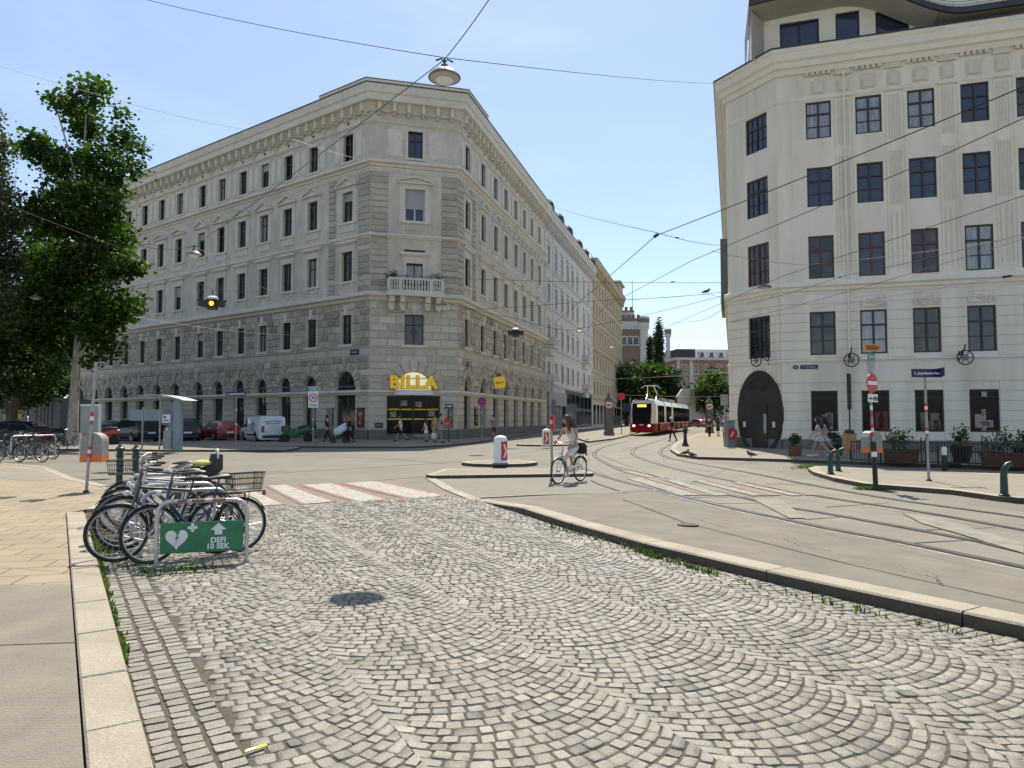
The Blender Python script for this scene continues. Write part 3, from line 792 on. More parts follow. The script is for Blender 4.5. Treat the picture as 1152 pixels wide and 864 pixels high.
def window(par, s, z, w, h, kind='casement', fm='frame_brown', pane='glass', dep=.2, sur=None, name='window', label=None):
    me, pm = win_mesh(w, h, kind, fm)
    o = link(name, me, par, T(s, dep, z))
    k = (pm.name, pane)
    if k not in _pv:
        c = pm.copy(); c.materials.clear(); c.materials.append(M[pane]); _pv[k] = c
    link('pane', _pv[k], o)
    if sur: link('surround', sur, o, T(0, -dep, 0))
    if kind == 'casement' and par.name.startswith('apartment') and R() < .13:
        hh = round(h*random.choice((.25,.4,.55)), 2); kb_ = ('blind', round(w,2), round(h,2), hh)
        if kb_ not in _pv:
            q = MB(); q.box(-w/2+.08, w/2-.08, -.03, -.014, h-.08-hh, h-.07); _pv[kb_] = mesh_of(q, 'roller_blind', M['blind'])
        link('roller_blind', _pv[kb_], o)
    if label: o['label'] = label
    return o
def mesh_of(mb, name, mats, **kw):
    o = mb.build(name, mats, **kw); me = o.data; bpy.data.objects.remove(o); return me
def surround(w, h, kind):
    mb = MB(); a = w/2; j = .17
    def fr(j, p, zb=0):
        mb.box(-a-j, -a, -p, .02, zb, h); mb.box(a, a+j, -p, .02, zb, h); mb.box(-a-j-.03, a+j+.03, -p-.015, .02, h, h+j)
    if kind == 'attic':
        fr(.17, .05); mb.box(-a-.28, a+.28, -.04, .02, h-.05, h+.12); mb.box(-a-.3, a+.3, -.12, .02, -.16, 0)
    if kind in ('tri', 'seg', 'segbig'):
        fr(.2, .07); mb.box(-a-.42, -a-.2, -.05, .02, -.1, h+.2); mb.box(a+.2, a+.42, -.05, .02, -.1, h+.2)
        mb.box(-a-.34, a+.34, -.14, .02, -.18, 0); mb.box(-a-.2, a+.2, -.05, .02, -.75, -.18)
        z = h+.22; e = a+.58; mb.box(-e+.1, e-.1, -.08, .02, z-.02, z+.16)
        mb.box(-e, e, -.3, .02, z+.16, z+.27)
        if kind == 'tri':
            t = .52
            mb.prismy([(-e, z+.27), (e, z+.27), (0, z+.27+t)], -.10, .02)
            for sx in (-1, 1):
                mb.prismy([(sx*e, z+.27), (sx*e, z+.38), (0, z+.40+t), (0, z+.27+t)], -.31, .02)
        else:
            t = .5; n = 10
            pts = [(-e+2*e*k/n, z+.27+t*math.sin(math.pi*(.12+.76*k/n))-t*math.sin(.12*math.pi)) for k in range(n+1)]
            mb.prismy(pts, -.10, .02)
            for p, q in zip(pts[:-1], pts[1:]): mb.prismy([p, q, (q[0], q[1]+.13), (p[0], p[1]+.13)], -.31, .02)
        if kind == 'segbig':
            for k in range(-4, 5): mb.lathe([(.045,-.72),(.07,-.55),(.035,-.4),(.06,-.2)], 6, (k*.19, -.1, 0))
            mb.box(-a-.2, a+.2, -.17, -.04, -.2, -.12)
    if kind == 'lintel':
        fr(.19, .06); mb.box(-a-.34, a+.34, -.13, .02, -.17, 0); mb.box(-a-.12, -a+.1, -.1, .02, -.45, -.17); mb.box(a-.1, a+.12, -.1, .02, -.45, -.17)
        mb.box(-a-.3, a+.3, -.06, .02, h+.2, h+.62); mb.box(-a-.5, a+.5, -.26, .02, h+.62, h+.82); mb.box(-a-.42, a+.42, -.16, .02, h+.53, h+.62)
    if kind == 'key':
        mb.box(-a-.26, a+.26, -.13, .02, -.2, 0); mb.prismy([(-.13, h), (.13, h), (.22, h+.75), (-.22, h+.75)], -.14, .02)
    if kind == 'plain':
        fr(.14, .05); mb.box(-a-.2, a+.2, -.1, .02, -.12, 0)
    if kind == 'hood':
        fr(.16, .06); mb.box(-a-.25, a+.25, -.12, .02, -.14, 0); mb.box(-a-.3, a+.3, -.22, .02, h+.4, h+.55)
        n = 8; e = a+.3; pts = [(-e+2*e*k/n, h+.55+.4*math.sin(math.pi*k/n)) for k in range(n+1)]; mb.prismy(pts, -.15, .02)
    return mesh_of(mb, 'surround_'+kind, M['moulding'])
def cornice(parent, name, pts, z0, z1, out, mat, cons=1.05, cw=.22, consz=None, roof='roof_dark'):
    mb = MB(); h = z1-z0
    sweep(mb, pts, [(-.05, z0), (.12, z0), (.16, z0+h*.12), (out*.45, z0+h*.3), (out*.8, z0+h*.34), (out*.82, z0+h*.62), (out*.92, z0+h*.66), (out, z0+h*.95), (out, z1), (-.05, z1)])
    if cons:
        for a, b in zip(pts[:-1], pts[1:]):
            a, b = Vector((a[0], a[1])), Vector((b[0], b[1])); L = (b-a).length; d = (b-a)/L
            F = frame((a.x, a.y), d); n = max(1, int(L/cons)); zc = consz if consz else (z0-.62, z0+h*.32)
            for k in range(n):
                s = (k+.5)*L/n; st = len(mb.v)
                zz0, zz1 = zc
                mb.prismy([(s-cw/2, zz0+.18), (s+cw/2, zz0+.18), (s+cw/2, zz1), (s-cw/2, zz1)], -out*.62, 0)
                mb.box(s-cw/2+.02, s+cw/2-.02, -out*.3, 0, zz0, zz0+.18)
                mb.xf(F, st)
    o = mb.build(name, [M[mat]], parent)
    mb = MB(); sweep(mb, pts, [(-.4, z1+.002), (out+.06, z1+.002), (out+.06, z1+.07), (-.4, z1+.16)])
    mb.build('gutter', M[roof], o)
    return o

# ------------------------------------------------------------------ corner building with the supermarket
CL, CRr = Vector((-10.6,52,0)), Vector((-4.2,53.7,0)); dL = Vector((.811,-.585,0)).normalized(); dR = Vector((.2706,.963,0)).normalized()
LL, LR = 50.5, 29.75
EL = CL-dL*LL; ER = CRr+dR*LR
A = thing('apartment_building', 'long pale stone corner building with chamfered corner above the supermarket', 'building', (0,0,0))
FL, FC, FR = frame(EL, dL), frame(CL, CRr-CL), frame(CRr, dR); LC_ = (CRr-CL).length
def bay_ops(ss, mez=True, arch=True):
    o = []
    for s in ss:
        o += [(s-.56, s+.56, 21.5, 23.65), (s-.60, s+.60, 16.75, 19.1), (s-.62, s+.62, 12.15, 14.45), (s-.55, s+.55, 7.3, 9.55)]
    return o
SU = {k: surround(*a) for k, a in dict(attic=(1.12,2.15,'attic'), tri=(1.2,2.35,'tri'), seg=(1.2,2.35,'seg'), big=(1.5,2.45,'segbig'), lintel=(1.24,2.3,'lintel'), key=(1.1,2.25,'key'), key2=(1.5,2.3,'key')).items()}
panes = ['glass','glass','glass_dark','glass_room','glass_curtain','glass_curtain','glass_room','glass_blue','glass_blue']
tL = [2.55,6.72,9.97,13.21,16.44,19.72,22.95,26.95,30.35,33.69,37.05,40.4,43.7,47.2]
tR = [2.23,6.31,9.96,13.31,16.85,20.24,23.47,27.0]
def facade_A(Fm, L, ss, risal, segs, arches, name, doors=()):
    ops = bay_ops(ss)
    aop = []
    for s in arches: aop.append((s-.78, s+.78, .75, 5.0, True))
    for s in doors: aop.append((s-1.15, s+1.15, .12, 5.25, True))
    mb = MB(); wall(mb, 0, L, 0, 26.4, ops+aop, .3)
    w = mb.build('facade_wall', M['stucco'], A, Fm)
    # stone courses
    mb = MB()
    circ = [((o[0]+o[1])/2, o[3]-(o[1]-o[0])/2, (o[1]-o[0])/2+.62) for o in aop]
    blocks(mb, 0, L, .85, 3.4, .52, 1.9, aop, .07, .05, 0, .02, .05)
    blocks(mb, 0, L, 3.75, 6.35, .52, 1.0, aop, .10, .06, 1, .035, .14, circ, .03)
    blocks(mb, 0, L, 7.05, 10.45, .57, .95, [(o[0]-.2, o[1]+.2, o[2], o[3]) for o in ops], .10, .06, 1, .035, .14, (), .03)
    blocks(mb, 0, L, 6.38, 6.95, .6, 1.6, [], .06, .04, 0, .02, .06)
    for (cx, cc, rad) in circ:                                    # voussoirs
        r0 = rad-.60; n = 11
        for k in range(n):
            a0, a1 = math.pi*k/n+.025, math.pi*(k+1)/n-.025; r1 = rad+(.45 if k == n//2 else .0)
            p = [(cx+r0*math.cos(a), cc+r0*math.sin(a)) for a in (a0, a1)]; q = [(cx+r1*math.cos(a), cc+r1*math.sin(a)) for a in (a1, a0)]
            mb.prismy([p[0], q[1], q[0], p[1]], -.13 if k != n//2 else -.2, .01, 0 if k % 2 == 0 else 1, U(.9,1.1))
    for a, b in risal:                                             # quoins
        for z0, z1 in ((11.1, 15.2), (15.7, 20.3)):
            blocks(mb, a, b, z0, z1, .46, 1.0, [], .09, .05, 1, .035, .1, (), .02)
    mb.build('stone_courses', [M['stone'], M['rockface']], w)
    mb = MB()                                                      # recessed panels and vents of the top floor
    for i, s in enumerate(ss):
        for q in (-1, 1):
            c = s+q*1.18
            if 0.5 < c < L-.5:
                mb.box(c-.33, c+.33, -.045, .01, 21.6, 23.6); mb.box(c-.24, c+.24, -.07, .01, 21.72, 23.48)
        mb.box(s-1.3, s+1.3, -.035, .01, 24.15, 24.75)
    mb.build('frieze_panels', M['moulding'], w)
    mb = MB()
    for s in ss: mb.lathe([(.10,0),(.10,.03)], 8, (0,0,0)).xf(T(s,-.06,24.45) @ RX(math.pi/2), len(mb.v)-16)
    mb.build('vent_holes', M['frame_black'], w)
    mb = MB()                                                      # plinth
    free = [(0, L)]
    for o in aop:
        if o[2] < .3:
            free = [g for f in free for g in ((f[0], min(f[1], o[0])), (max(f[0], o[1]), f[1])) if g[1]-g[0] > .05]
    for f in free: mb.box(f[0], f[1], -.14, .01, 0, .8)
    mb.build('plinth', M['plinth'], w)
    for i, s in enumerate(ss):
        sg = segs(i)
        window(A, 0, 0, 1.12, 2.15, 'casement', 'frame_brown', random.choice(panes), .2, SU['attic']).matrix_local = Fm @ T(s,.2,21.5)
        window(A, 0, 0, 1.2, 2.35, 'casement', 'frame_brown', random.choice(panes), .2, SU[sg]).matrix_local = Fm @ T(s,.2,16.75)
        window(A, 0, 0, 1.24, 2.3, 'casement', 'frame_brown', random.choice(panes), .2, SU['lintel']).matrix_local = Fm @ T(s,.2,12.15)
        window(A, 0, 0, 1.1, 2.25, 'casement', 'frame_brown', random.choice(panes), .2, SU['key']).matrix_local = Fm @ T(s,.2,7.3)
    for s in arches:
        o = window(A, 0, 0, 1.56, 4.25, 'arch', 'frame_grey', random.choice(['glass','glass_room','glass']), .25, None, 'arched_window'); o.matrix_local = Fm @ T(s,.25,.75)
    for s in doors:
        o = window(A, 0, 0, 2.3, 5.13, 'arch', 'frame_grey', 'glass_room', .25, None, 'arched_door'); o.matrix_local = Fm @ T(s,.25,.12)
    return w
sL = [LL-t for t in tL]
facade_A(FL, LL, sL, [(LL-1.35, LL), (LL-4.75, LL-3.9)], lambda i: 'tri' if i < 7 else 'seg', [LL-t for t in tL[1:]], 'left', [LL-2.6])
facade_A(FR, LR, tR, [(0, 1.2), (3.5, 4.3)], lambda i: 'tri', [t for t in tR], 'right')
# chamfer
c = LC_/2
cops = [(c-.62, c+.62, 21.5, 23.65), (c-.75, c+.75, 16.65, 19.1), (c-.78, c+.78, 11.1, 14.45), (c-.72, c+.72, 7.2, 9.5), (c-2.0, c+2.0, .45, 3.35)]
mb = MB(); wall(mb, 0, LC_, 0, 26.4, cops+[(c-1.35, c+1.35, 3.8, 5.15, True)], .3)
wc = mb.build('facade_wall', M['stucco'], A, FC)
mb = MB()
blocks(mb, 0, LC_, .85, 3.4, .52, 1.9, [cops[4]], .07, .05, 0, .02, .05)
blocks(mb, 0, LC_, 3.8, 6.35, .52, 1.15, [(c-1.5, c+1.5, 3.8, 4.0)], .07, .05, 0, .025, .06, [(c, 3.8, 2.25)])
blocks(mb, 0, LC_, 6.38, 6.95, .6, 1.6, [], .06, .04, 0, .02, .06)
blocks(mb, 0, LC_, 7.05, 10.4, .57, 1.15, [cops[3]], .08, .05, 0, .03, .08, (), .01)
for a, b in ((0, 1.3), (LC_-1.3, LC_)):
    for z0, z1 in ((11.1, 15.2), (15.2, 20.3)): blocks(mb, a, b, z0, z1, .46, 1.0, [], .09, .05, 1, .035, .1, (), .02)
for k in range(9):
    a0, a1 = math.pi*k/9+.02, math.pi*(k+1)/9-.02
    p = [(c+1.42*math.cos(a), 3.8+1.42*math.sin(a)) for a in (a0, a1)]; q = [(c+2.22*math.cos(a), 3.8+2.22*math.sin(a)) for a in (a1, a0)]
    mb.prismy([p[0], q[1], q[0], p[1]], -.12, .01, 0, U(.92,1.06))
mb.build('stone_courses', [M['stone'], M['rockface']], wc)
mb = MB()
for x in (c-1.55, c+1.55): mb.box(x-.55, x+.55, -.05, .01, 21.5, 23.6); mb.box(x-.45, x+.45, -.08, .01, 21.62, 23.48)
for k in range(26): a = U(0, 6.28); r = U(0,.7); mb.ball((c+1.55+r*.5*math.cos(a), -.08, 22.55+r*math.sin(a)), U(.06,.13), 8, 5, 0, (1,.4,1))
mb.build('frieze_panels', M['moulding'], wc)
mb = MB(); mb.box(0, c-2.0, -.14, .01, 0, .8); mb.box(c+2.0, LC_, -.14, .01, 0, .8); mb.build('plinth', M['plinth'], wc)
for (a, b, z0, z1), k, s, p, lab, fm in zip(cops[:4], ('casement',)*4, ('attic','big','lintel','key2'), ('glass_blue','glass_blue','glass_curtain','glass_room'), (None, 'tall window with a half lowered grey roller blind', 'dark red balcony door window', None), ('frame_brown','white_paint','frame_red','frame_brown')):
    o = window(A, 0, 0, b-a, z1-z0, k, fm, p, .2, SU[s], label=lab); o.matrix_local = FC @ T(c,.2,z0)
    if s == 'big': mb = MB(); mb.box(-.68,.68,-.03,-.013,.95,2.4); mb.build('roller_blind', M['blind'], o)
    if s == 'lintel': [ch.matrix_local for ch in o.children]
# left first bay blind
fc = MB()
# supermarket door
mb = MB(); w4 = 2.0
mb.box(c-w4, c+w4, .26, .34, 3.25, 3.35)
for x in (-2.0, -1.02, -.04, .94, 1.92): mb.box(c+x, c+x+.08, .24, .32, .45, 3.25)
mb.box(c-w4+.08, c+w4, .25, .32, .45, .55)
d = mb.build('shop_entrance', M['frame_black'], A, FC)
mb = MB(); mb.quad((c-w4,.3,.5), (c+w4,.3,.5), (c+w4,.3,3.3), (c-w4,.3,3.3)); mb.build('pane', M['glass_dark'], d)
mb = MB()
for z in (1.55, 2.28): mb.box(c-w4+.09, c-.06, .275, .285, z, z+.10); mb.box(c+.06, c+w4-.02, .275, .285, z, z+.10)
mb.build('yellow_stripe', M['sign_yellow'], d)
mb = MB()
for x, z in ((-1.5,1.75),(-.7,2.6),(.4,2.5),(1.4,1.8)): mb.box(c+x-.24, c+x+.24, .28, .29, z, z+.42)
mb.build('poster', M['poster_art'], d)
mb = MB()
for k in range(3): mb.box(c-2.2, c+2.2, -.3*(3-k)+.3, .4, .15*k, .15*(k+1)-.002)
mb.build('step', M['plinth'], A, FC)
mb = MB(); r = 1.34
mb.add([(c-r,.1,3.8), (c+r,.1,3.8)]+[(c+r*math.cos(math.pi*k/14), .1, 3.8+r*math.sin(math.pi*k/14)) for k in range(15)], [tuple(range(17))])
mb.build('fanlight', M['fanlight_lit'], A, FC)
# mouldings around the whole building
PL = [EL, CL, CRr, ER]
A_c = cornice(A, 'main_cornice', PL, 24.85, 26.6, 1.0, 'moulding', 1.06, .24, (24.6, 25.5))
def ledge(z0, z1, out, name='ledge', par=None, pts=PL, mat='moulding'):
    mb = MB(); h = z1-z0
    sweep(mb, pts, [(-.02, z0), (out*.35, z0), (out*.5, z0+h*.35), (out, z0+h*.5), (out, z0+h*.85), (out*.8, z1), (-.02, z1+.04)])
    return mb.build(name, M[mat], par or A)
ledge(24.0, 24.16, .14); ledge(20.65, 21.15, .42); ledge(15.25, 15.55, .2); ledge(10.5, 11.1, .5); ledge(3.42, 3.76, .26, pts=[EL, CL, CL+(CRr-CL)*((c-1.5)/LC_)]); ledge(3.42, 3.76, .26, pts=[CL+(CRr-CL)*((c+1.5)/LC_), CRr, ER]); ledge(6.95, 7.05, .14); ledge(20.3, 20.62, .12)
cp1, cp2 = CL-dL*4.8, CRr+dR*4.4
mb = MB(); sweep(mb, [cp1, CL, CRr, cp2], [(-.5,26.62),(1.04,26.62),(1.08,26.7),(1.08,26.86),(-.5,26.96)]); mb.build('corner_parapet', M['moulding'], A)
mb = MB(); sweep(mb, [cp1, CL, CRr, cp2], [(-.5,26.97),(1.12,26.865),(1.12,26.91),(-.5,27.04)]); mb.build('gutter', M['roof_dark'], A)
# balcony on the chamfer
b = MB(); b.box(c-2.15, c+2.15, -1.05, -.02, 10.75, 11.08)
bal = b.build('balcony', M['moulding'], A, FC)
b = MB(); b.box(c-2.05, c+2.05, -1.0, -.86, 11.95, 12.1); b.box(c-2.05, c+2.05, -1.0, -.86, 11.08, 11.2)
for x in (-2.0, -1.15, 1.15, 2.0): b.box(c+x-.13, c+x+.13, -1.02, -.84, 11.2, 11.95)
for x0, x1, n in ((-1.87,-1.28,3), (-1.02,1.02,9), (1.28,1.87,3)):
    for k in range(n):
        b.lathe([(.05,11.2),(.085,11.38),(.04,11.62),(.07,11.8),(.06,11.95)], 8, (c+x0+(x1-x0)*(k+.5)/n, -.93, 0))
for sx in (-1, 1): b.box(c+sx*2.0-.05, c+sx*2.0+.05, -.9, 0, 11.2, 12.08)
b.build('balustrade', M['white_stucco'], bal)
b = MB()
for x in (-1.75,-.95,.95,1.75): b.prismy([(c+x-.2,9.75),(c+x+.2,9.75),(c+x+.24,10.74),(c+x-.24,10.74)], -.5, .0); b.box(c+x-.18, c+x+.18, -.9, -.5, 10.3, 10.74); b.ball((c+x,-.5,9.85), .2, 8, 6, 0, (.9,1,1))
b.build('bracket', M['moulding'], bal)
# roof and back
def shell(name, poly, z, par, rise=2.5, inset=3.0, mat='roof_dark', wallmat=None, skip=()):
    mb = MB(); n = len(poly); c_ = sum((Vector((p[0], p[1])) for p in poly), Vector((0,0)))/n
    I = [(Vector((p[0], p[1]))+(c_-Vector((p[0], p[1]))).normalized()*inset) for p in poly]
    for i in range(n):
        j = (i+1) % n
        mb.quad((poly[i][0], poly[i][1], z), (poly[j][0], poly[j][1], z), (*I[j], z+rise), (*I[i], z+rise), 0)
        if i not in skip: mb.quad((poly[i][0], poly[i][1], -.02), (poly[j][0], poly[j][1], -.02), (poly[j][0], poly[j][1], z), (poly[i][0], poly[i][1], z), 1)
    mb.add([(*p, z+rise) for p in I], [tuple(range(n))], 0)
    return mb.build(name, [M[mat], M[wallmat or 'stucco']], par)
bk1 = EL+Vector((.585,.811,0))*14; bk2 = ER-Vector((.963,-.2706,0))*14
shell('roof', [(EL.x,EL.y),(CL.x,CL.y),(CRr.x,CRr.y),(ER.x,ER.y),(bk2.x,bk2.y),(bk1.x,bk1.y)], 26.55, A, 1.2, 5, skip=(0,1,2))
# ------------------------------------------------------------------ the two houses behind it
def row_house(nm, label, s0, s1, bays, ztop, mat, floors, kinds, w, cat='building', bal=(), dorm=0, shop=True):
    B = thing(nm, label, cat, (0,0,0)); F = frame(CRr+dR*s0, dR); L = s1-s0
    ops = []
    for s in bays:
        for z, h in floors: ops.append((s-s0-w/2, s-s0+w/2, z, z+h))
    mb = MB(); wall(mb, 0, L, 0, ztop-.3, ops+([(.8, L-.8, .3, 4.9)] if shop else []), .3)
    wl = mb.build('facade_wall', M[mat], B, F)
    mb = MB()
    if mat == 'white_stucco':
        for a, b_ in ((0,.9),(4.1,4.9),(L-4.6,L-3.9),(L-.9,L)): blocks(mb, a, b_, 5.6, ztop-2, .5, .8, [], .07, .05, 0, .02, .05)
    else: blocks(mb, 0, L, 5.2, 9.5, .45, 1.4, ops, .05, .045, 0, .02, .05)
    mb.build('stone_courses', M[mat+'_blk'], wl)
    Pp = [CRr+dR*s0, CRr+dR*s1]
    cornice(B, 'main_cornice', Pp, ztop-1.5, ztop, .95, mat, 1.0, .22)
    for z in [f[0]-.75 for f in floors]: ledge(z, z+.3, .25, 'ledge', B, Pp, mat)
    for s in bays:
        for (z, h), k in zip(floors, kinds):
            o = window(B, 0, 0, w, h, 'casement', 'frame_brown', random.choice(panes), .2, SUR[(mat, k)]); o.matrix_local = F @ T(s-s0, .2, z)
    for s, z in bal:
        b = MB(); b.box(s-s0-1.6, s-s0+1.6, -1.0, -.02, z-.25, z); b.prismy([(s-s0-1.5, z-1.1), (s-s0+1.5, z-1.1), (s-s0+1.55, z-.25), (s-s0-1.55, z-.25)], -.55, 0)
        bo = b.build('balcony', M[mat], B, F); b = MB()
        b.box(s-s0-1.55, s-s0+1.55, -1.0, -.88, z+.85, z+.98); b.box(s-s0-1.55, s-s0+1.55, -1.0, -.88, z, z+.1)
        for x in (-1.5, 1.5): b.box(s-s0+x-.06, s-s0+x+.06, -.98, 0, z+.1, z+.95)
        for k in range(12): b.lathe([(.05,z+.1),(.08,z+.3),(.04,z+.6),(.06,z+.85)], 6, (s-s0-1.3+k*.236, -.94, 0))
        b.build('balustrade', M[mat], bo)
    for k in range(dorm):
        x = 2.2+k*(L-4.4)/(dorm-1)+(1.2 if k > 2 else -.6); b = MB()
        b.lathe([(.01,.95),(.5,.9),(.85,.5),(.95,0),(.95,-1.2)], 14, (0,0,0)); b.xf(F @ T(x, .1, ztop+.75) @ RX(0))
        b.build('dormer', M['roof_dark'], B)
    cut = [CRr+dR*s0, CRr+dR*s1]; inn = Vector((-dR.y, dR.x, 0))*13
    shell('roof', [(cut[0].x,cut[0].y),(cut[1].x,cut[1].y),((cut[1]+inn).x,(cut[1]+inn).y),((cut[0]+inn).x,(cut[0]+inn).y)], ztop+.1, B, 2.2, 4, 'roof_dark', mat, (0,))
    return B, F, L
for k in ('white_stucco','beige_stucco'):
    c0_ = (.62,.61,.57) if k[0] == 'w' else (.50,.42,.29)
    M[k+'_blk'] = mk(k+'_blk', c0_, .85, .08, 5, .4, 20, tint=True)
SUR = {}
_keep = M['moulding']
for mt in ('white_stucco','beige_stucco'):
    M['moulding'] = M[mt]
    for k in ('tri','hood','lintel','plain'): SUR[(mt, k)] = surround(1.15, 2.3, k)
M['moulding'] = _keep
b2 = [32.0,36.2,40.0,43.8,47.4,51.2,56.6,61.2]
B2, F2, L2 = row_house('apartment_building', 'white ornate town house with balconies between corner building and beige house', 29.85, 64.4, b2, 26.4, 'white_stucco', [(6.2,2.3),(10.7,2.5),(15.6,2.4),(20.3,2.3)], ('plain','hood','hood','hood'), 1.15, bal=((32,5.9),(32,10.3),(56.6,5.9),(56.6,10.3)), dorm=6)
b3 = [66.5+3.4*i for i in range(12)]
B3, F3, L3 = row_house('apartment_building', 'beige town house with heavy cornice, farthest house of the row beside the tram', 64.45, 106, b3, 28.2, 'beige_stucco', [(5.6,2.2),(9.9,2.5),(14.6,2.5),(19.2,2.3),(23.3,1.8)], ('plain','tri','lintel','plain','plain'), 1.15)
mb = MB(); mb.box(L3-7, L3-.2, -.3, 5, 28.2, 30.6); mb.box(L3-7.3, L3+.3, -.7, 5, 30.6, 31.0); mb.build('corner_attic', M['beige_stucco'], B3, F3)
# end wall of the beige house towards the park
# shopfronts of the white house
mb = MB(); mb.box(.8, 11.5, .2, .3, .3, 4.9); sf = mb.build('shop_front', M['frame_grey'], B2, F2)
mb = MB()
for k in range(5): mb.quad((1.2+k*2.05,.19,.6), (3.0+k*2.05,.19,.6), (3.0+k*2.05,.19,3.1), (1.2+k*2.05,.19,3.1))
mb.build('pane', M['glass_room'], sf)
mb = MB(); mb.box(1.0, 11.3, -.35, .18, 3.2, 4.85); mb.build('awning_box', M['awning'], sf)
mb = MB(); mb.box(12, L2-.8, -.05, .3, .3, 5.4); sf2 = mb.build('shop_front', M['blue_tile'], B2, F2)
sf2['label'] = 'dark blue shop front with large glass panes'
mb = MB()
for k in range(6):
    for z0, z1 in ((.5,2.6),(3.1,4.9)): mb.quad((12.6+k*3.5,-.056,z0), (15.6+k*3.5,-.056,z0), (15.6+k*3.5,-.056,z1), (12.6+k*3.5,-.056,z1))
mb.build('pane', M['glass'], sf2)
mb = MB(); mb.box(0.8, L3-.8, .1, .3, .3, 4.9); sf3 = mb.build('shop_front', M['beige_stucco'], B3, F3)
mb = MB()
for k in range(10): mb.quad((1.6+k*3.9,.09,.5), (4.4+k*3.9,.09,.5), (4.4+k*3.9,.09,3.9), (1.6+k*3.9,.09,3.9))
mb.build('pane', M['glass'], sf3)

# ------------------------------------------------------------------ cream building on the right
PR, dRR = Vector((13.84,36,0)), Vector((.956,-.2935,0)).normalized()
QR = PR+Vector((-.483,.8756,0)).normalized()*3.55; dQ = (PR-QR).normalized(); LQ = 3.55
dS = Vector((.300,.954,0)).normalized(); SR = QR+dS*55; LM = 17.5; ENDR = PR+dRR*LM
RB = thing('office_building', 'cream plastered corner house with oval wooden door and curved attic roof', 'building', (0,0,0))
FM, FQ, FS = frame(PR, dRR), frame(QR, dQ), frame(SR, -dS)
cols = [2.0,4.33,6.68,9.0,11.33,13.66,16.0]
rows = [(16.03,1.93,'grid'),(12.5,2.03,'grid'),(8.78,2.2,'grid'),(4.88,2.2,'grid')]
ops = [(s-.6, s+.6, z, z+h) for s in cols for z, h, k in rows]
gops = [(s-.62, s+.62, 1.02, 3.06) for s in cols]
mb = MB(); wall(mb, 0, LM, 0, 20, ops+gops, .16); wm = mb.build('facade_wall', M['cream'], RB, FM)
wq = [(1.38, z-.02, h+.02) for z, h, k in rows]                     # windows of the chamfer (from its left end)
xq = LQ-1.38
def oval(n=40, a=1.45, b=2.3, zc=1.9): return [(xq+a*math.cos(2*math.pi*k/n), zc+b*math.sin(2*math.pi*k/n)) for k in range(n)]
mb = MB(); wall(mb, 0, LQ, 0, 20, [(xq-.72, xq+.72, z, z+h) for _, z, h in wq], .16); wqo = mb.build('facade_wall', M['cream'], RB, FQ)
mb = MB(); wall(mb, 0, 55, 0, 20, [(55-3-3.2*k-.6, 55-3-3.2*k+.6, z, z+h) for k in range(5) for z, h, q in rows], .16); wso = mb.build('facade_wall', M['cream'], RB, FS)
pr = {0:['glass_curtain','glass_blue','glass_blue','glass_room','glass_blue','glass','glass'], 1:['glass_blue','glass_blue','glass_blue','glass_blue','glass','glass_blue','glass'], 2:['glass_room','glass_blue','glass_room','glass_curtain','glass_room','glass','glass'], 3:['glass_room','glass_curtain','glass_room','glass','glass','glass_room','glass']}
pr[0] = ['glass_curtain','glass_curtain','glass_curtain','glass_blue','glass_room','glass','glass']
for j, (z, h, k) in enumerate(rows):
    for i, s in enumerate(cols):
        fm = 'frame_red' if j == 2 and i in (0,1,2) else 'frame_brown'
        o = window(RB, 0, 0, 1.2, h, k, fm, pr[j][i], .1); o.matrix_local = FM @ T(s, .05, z)
    o = window(RB, 0, 0, 1.44, h, 'grid3', 'frame_red' if j == 2 else 'frame_brown', ['glass_blue','glass_blue','glass_room','glass'][j], .1); o.matrix_local = FQ @ T(xq, .05, z-.02)
    for q in range(5):
        o = window(RB, 0, 0, 1.2, h, k, 'frame_brown', 'glass', .1); o.matrix_local = FS @ T(55-3-3.2*q, .05, z)
for i, s in enumerate(cols):
    o = window(RB, 0, 0, 1.24, 2.04, 'shop', 'frame_black', 'glass_dark', .1, name='shop_window'); o.matrix_local = FM @ T(s, .06, 1.02)
    mb = MB()
    for k in range(4): q = U(-.5,.2); mb.box(q, q+U(.12,.4), .042, .05, U(.02,.3), U(.5,1.1), 0)
    mb.build('window_display', random.choice([M['glass_room'], M['poster_art'], M['poster_red']]), o)
mb = MB()
for w0, z, L in ((FM,0,LM),): pass
# scored joints of the lower storeys, as narrow raised courses
def courses(F, L, ops, par):
    mb = MB()
    for z0, z1, rh in ((.62,3.45,.46),(4.68,7.95,.47)):
        n = round((z1-z0)/rh); h = (z1-z0)/n
        for r in range(n):
            a, b = z0+r*h, z0+(r+1)*h; free = [(0, L)]
            for o in ops:
                if o[2] < b-.03 and o[3] > a+.03: free = [g for f in free for g in ((f[0], min(f[1], o[0]-.02)), (max(f[0], o[1]+.02), f[1])) if g[1]-g[0] > .04]
            for f in free: mb.box(f[0], f[1], -.04, .005, a+.018, b-.018)
    mb.box(0, L, -.05, .005, 3.48, 4.46)
    mb.build('plaster_courses', M['cream'], par)
courses(FM, LM, ops+gops, wm)
oo = oval()
qo = [(xq-.72, xq+.72, z, z+h) for _, z, h in wq]
for k in range(14):                                                # keep the courses clear of the oval door
    z = .6+k*.29; hw = 1.5*math.sqrt(max(0, 1-((z-1.9)/2.4)**2)); qo.append((max(0, xq-hw), min(LQ, xq+hw), z-.145, z+.145))
courses(FQ, LQ, qo, wqo)
mb = MB()                                                          # fluted strips between the upper windows
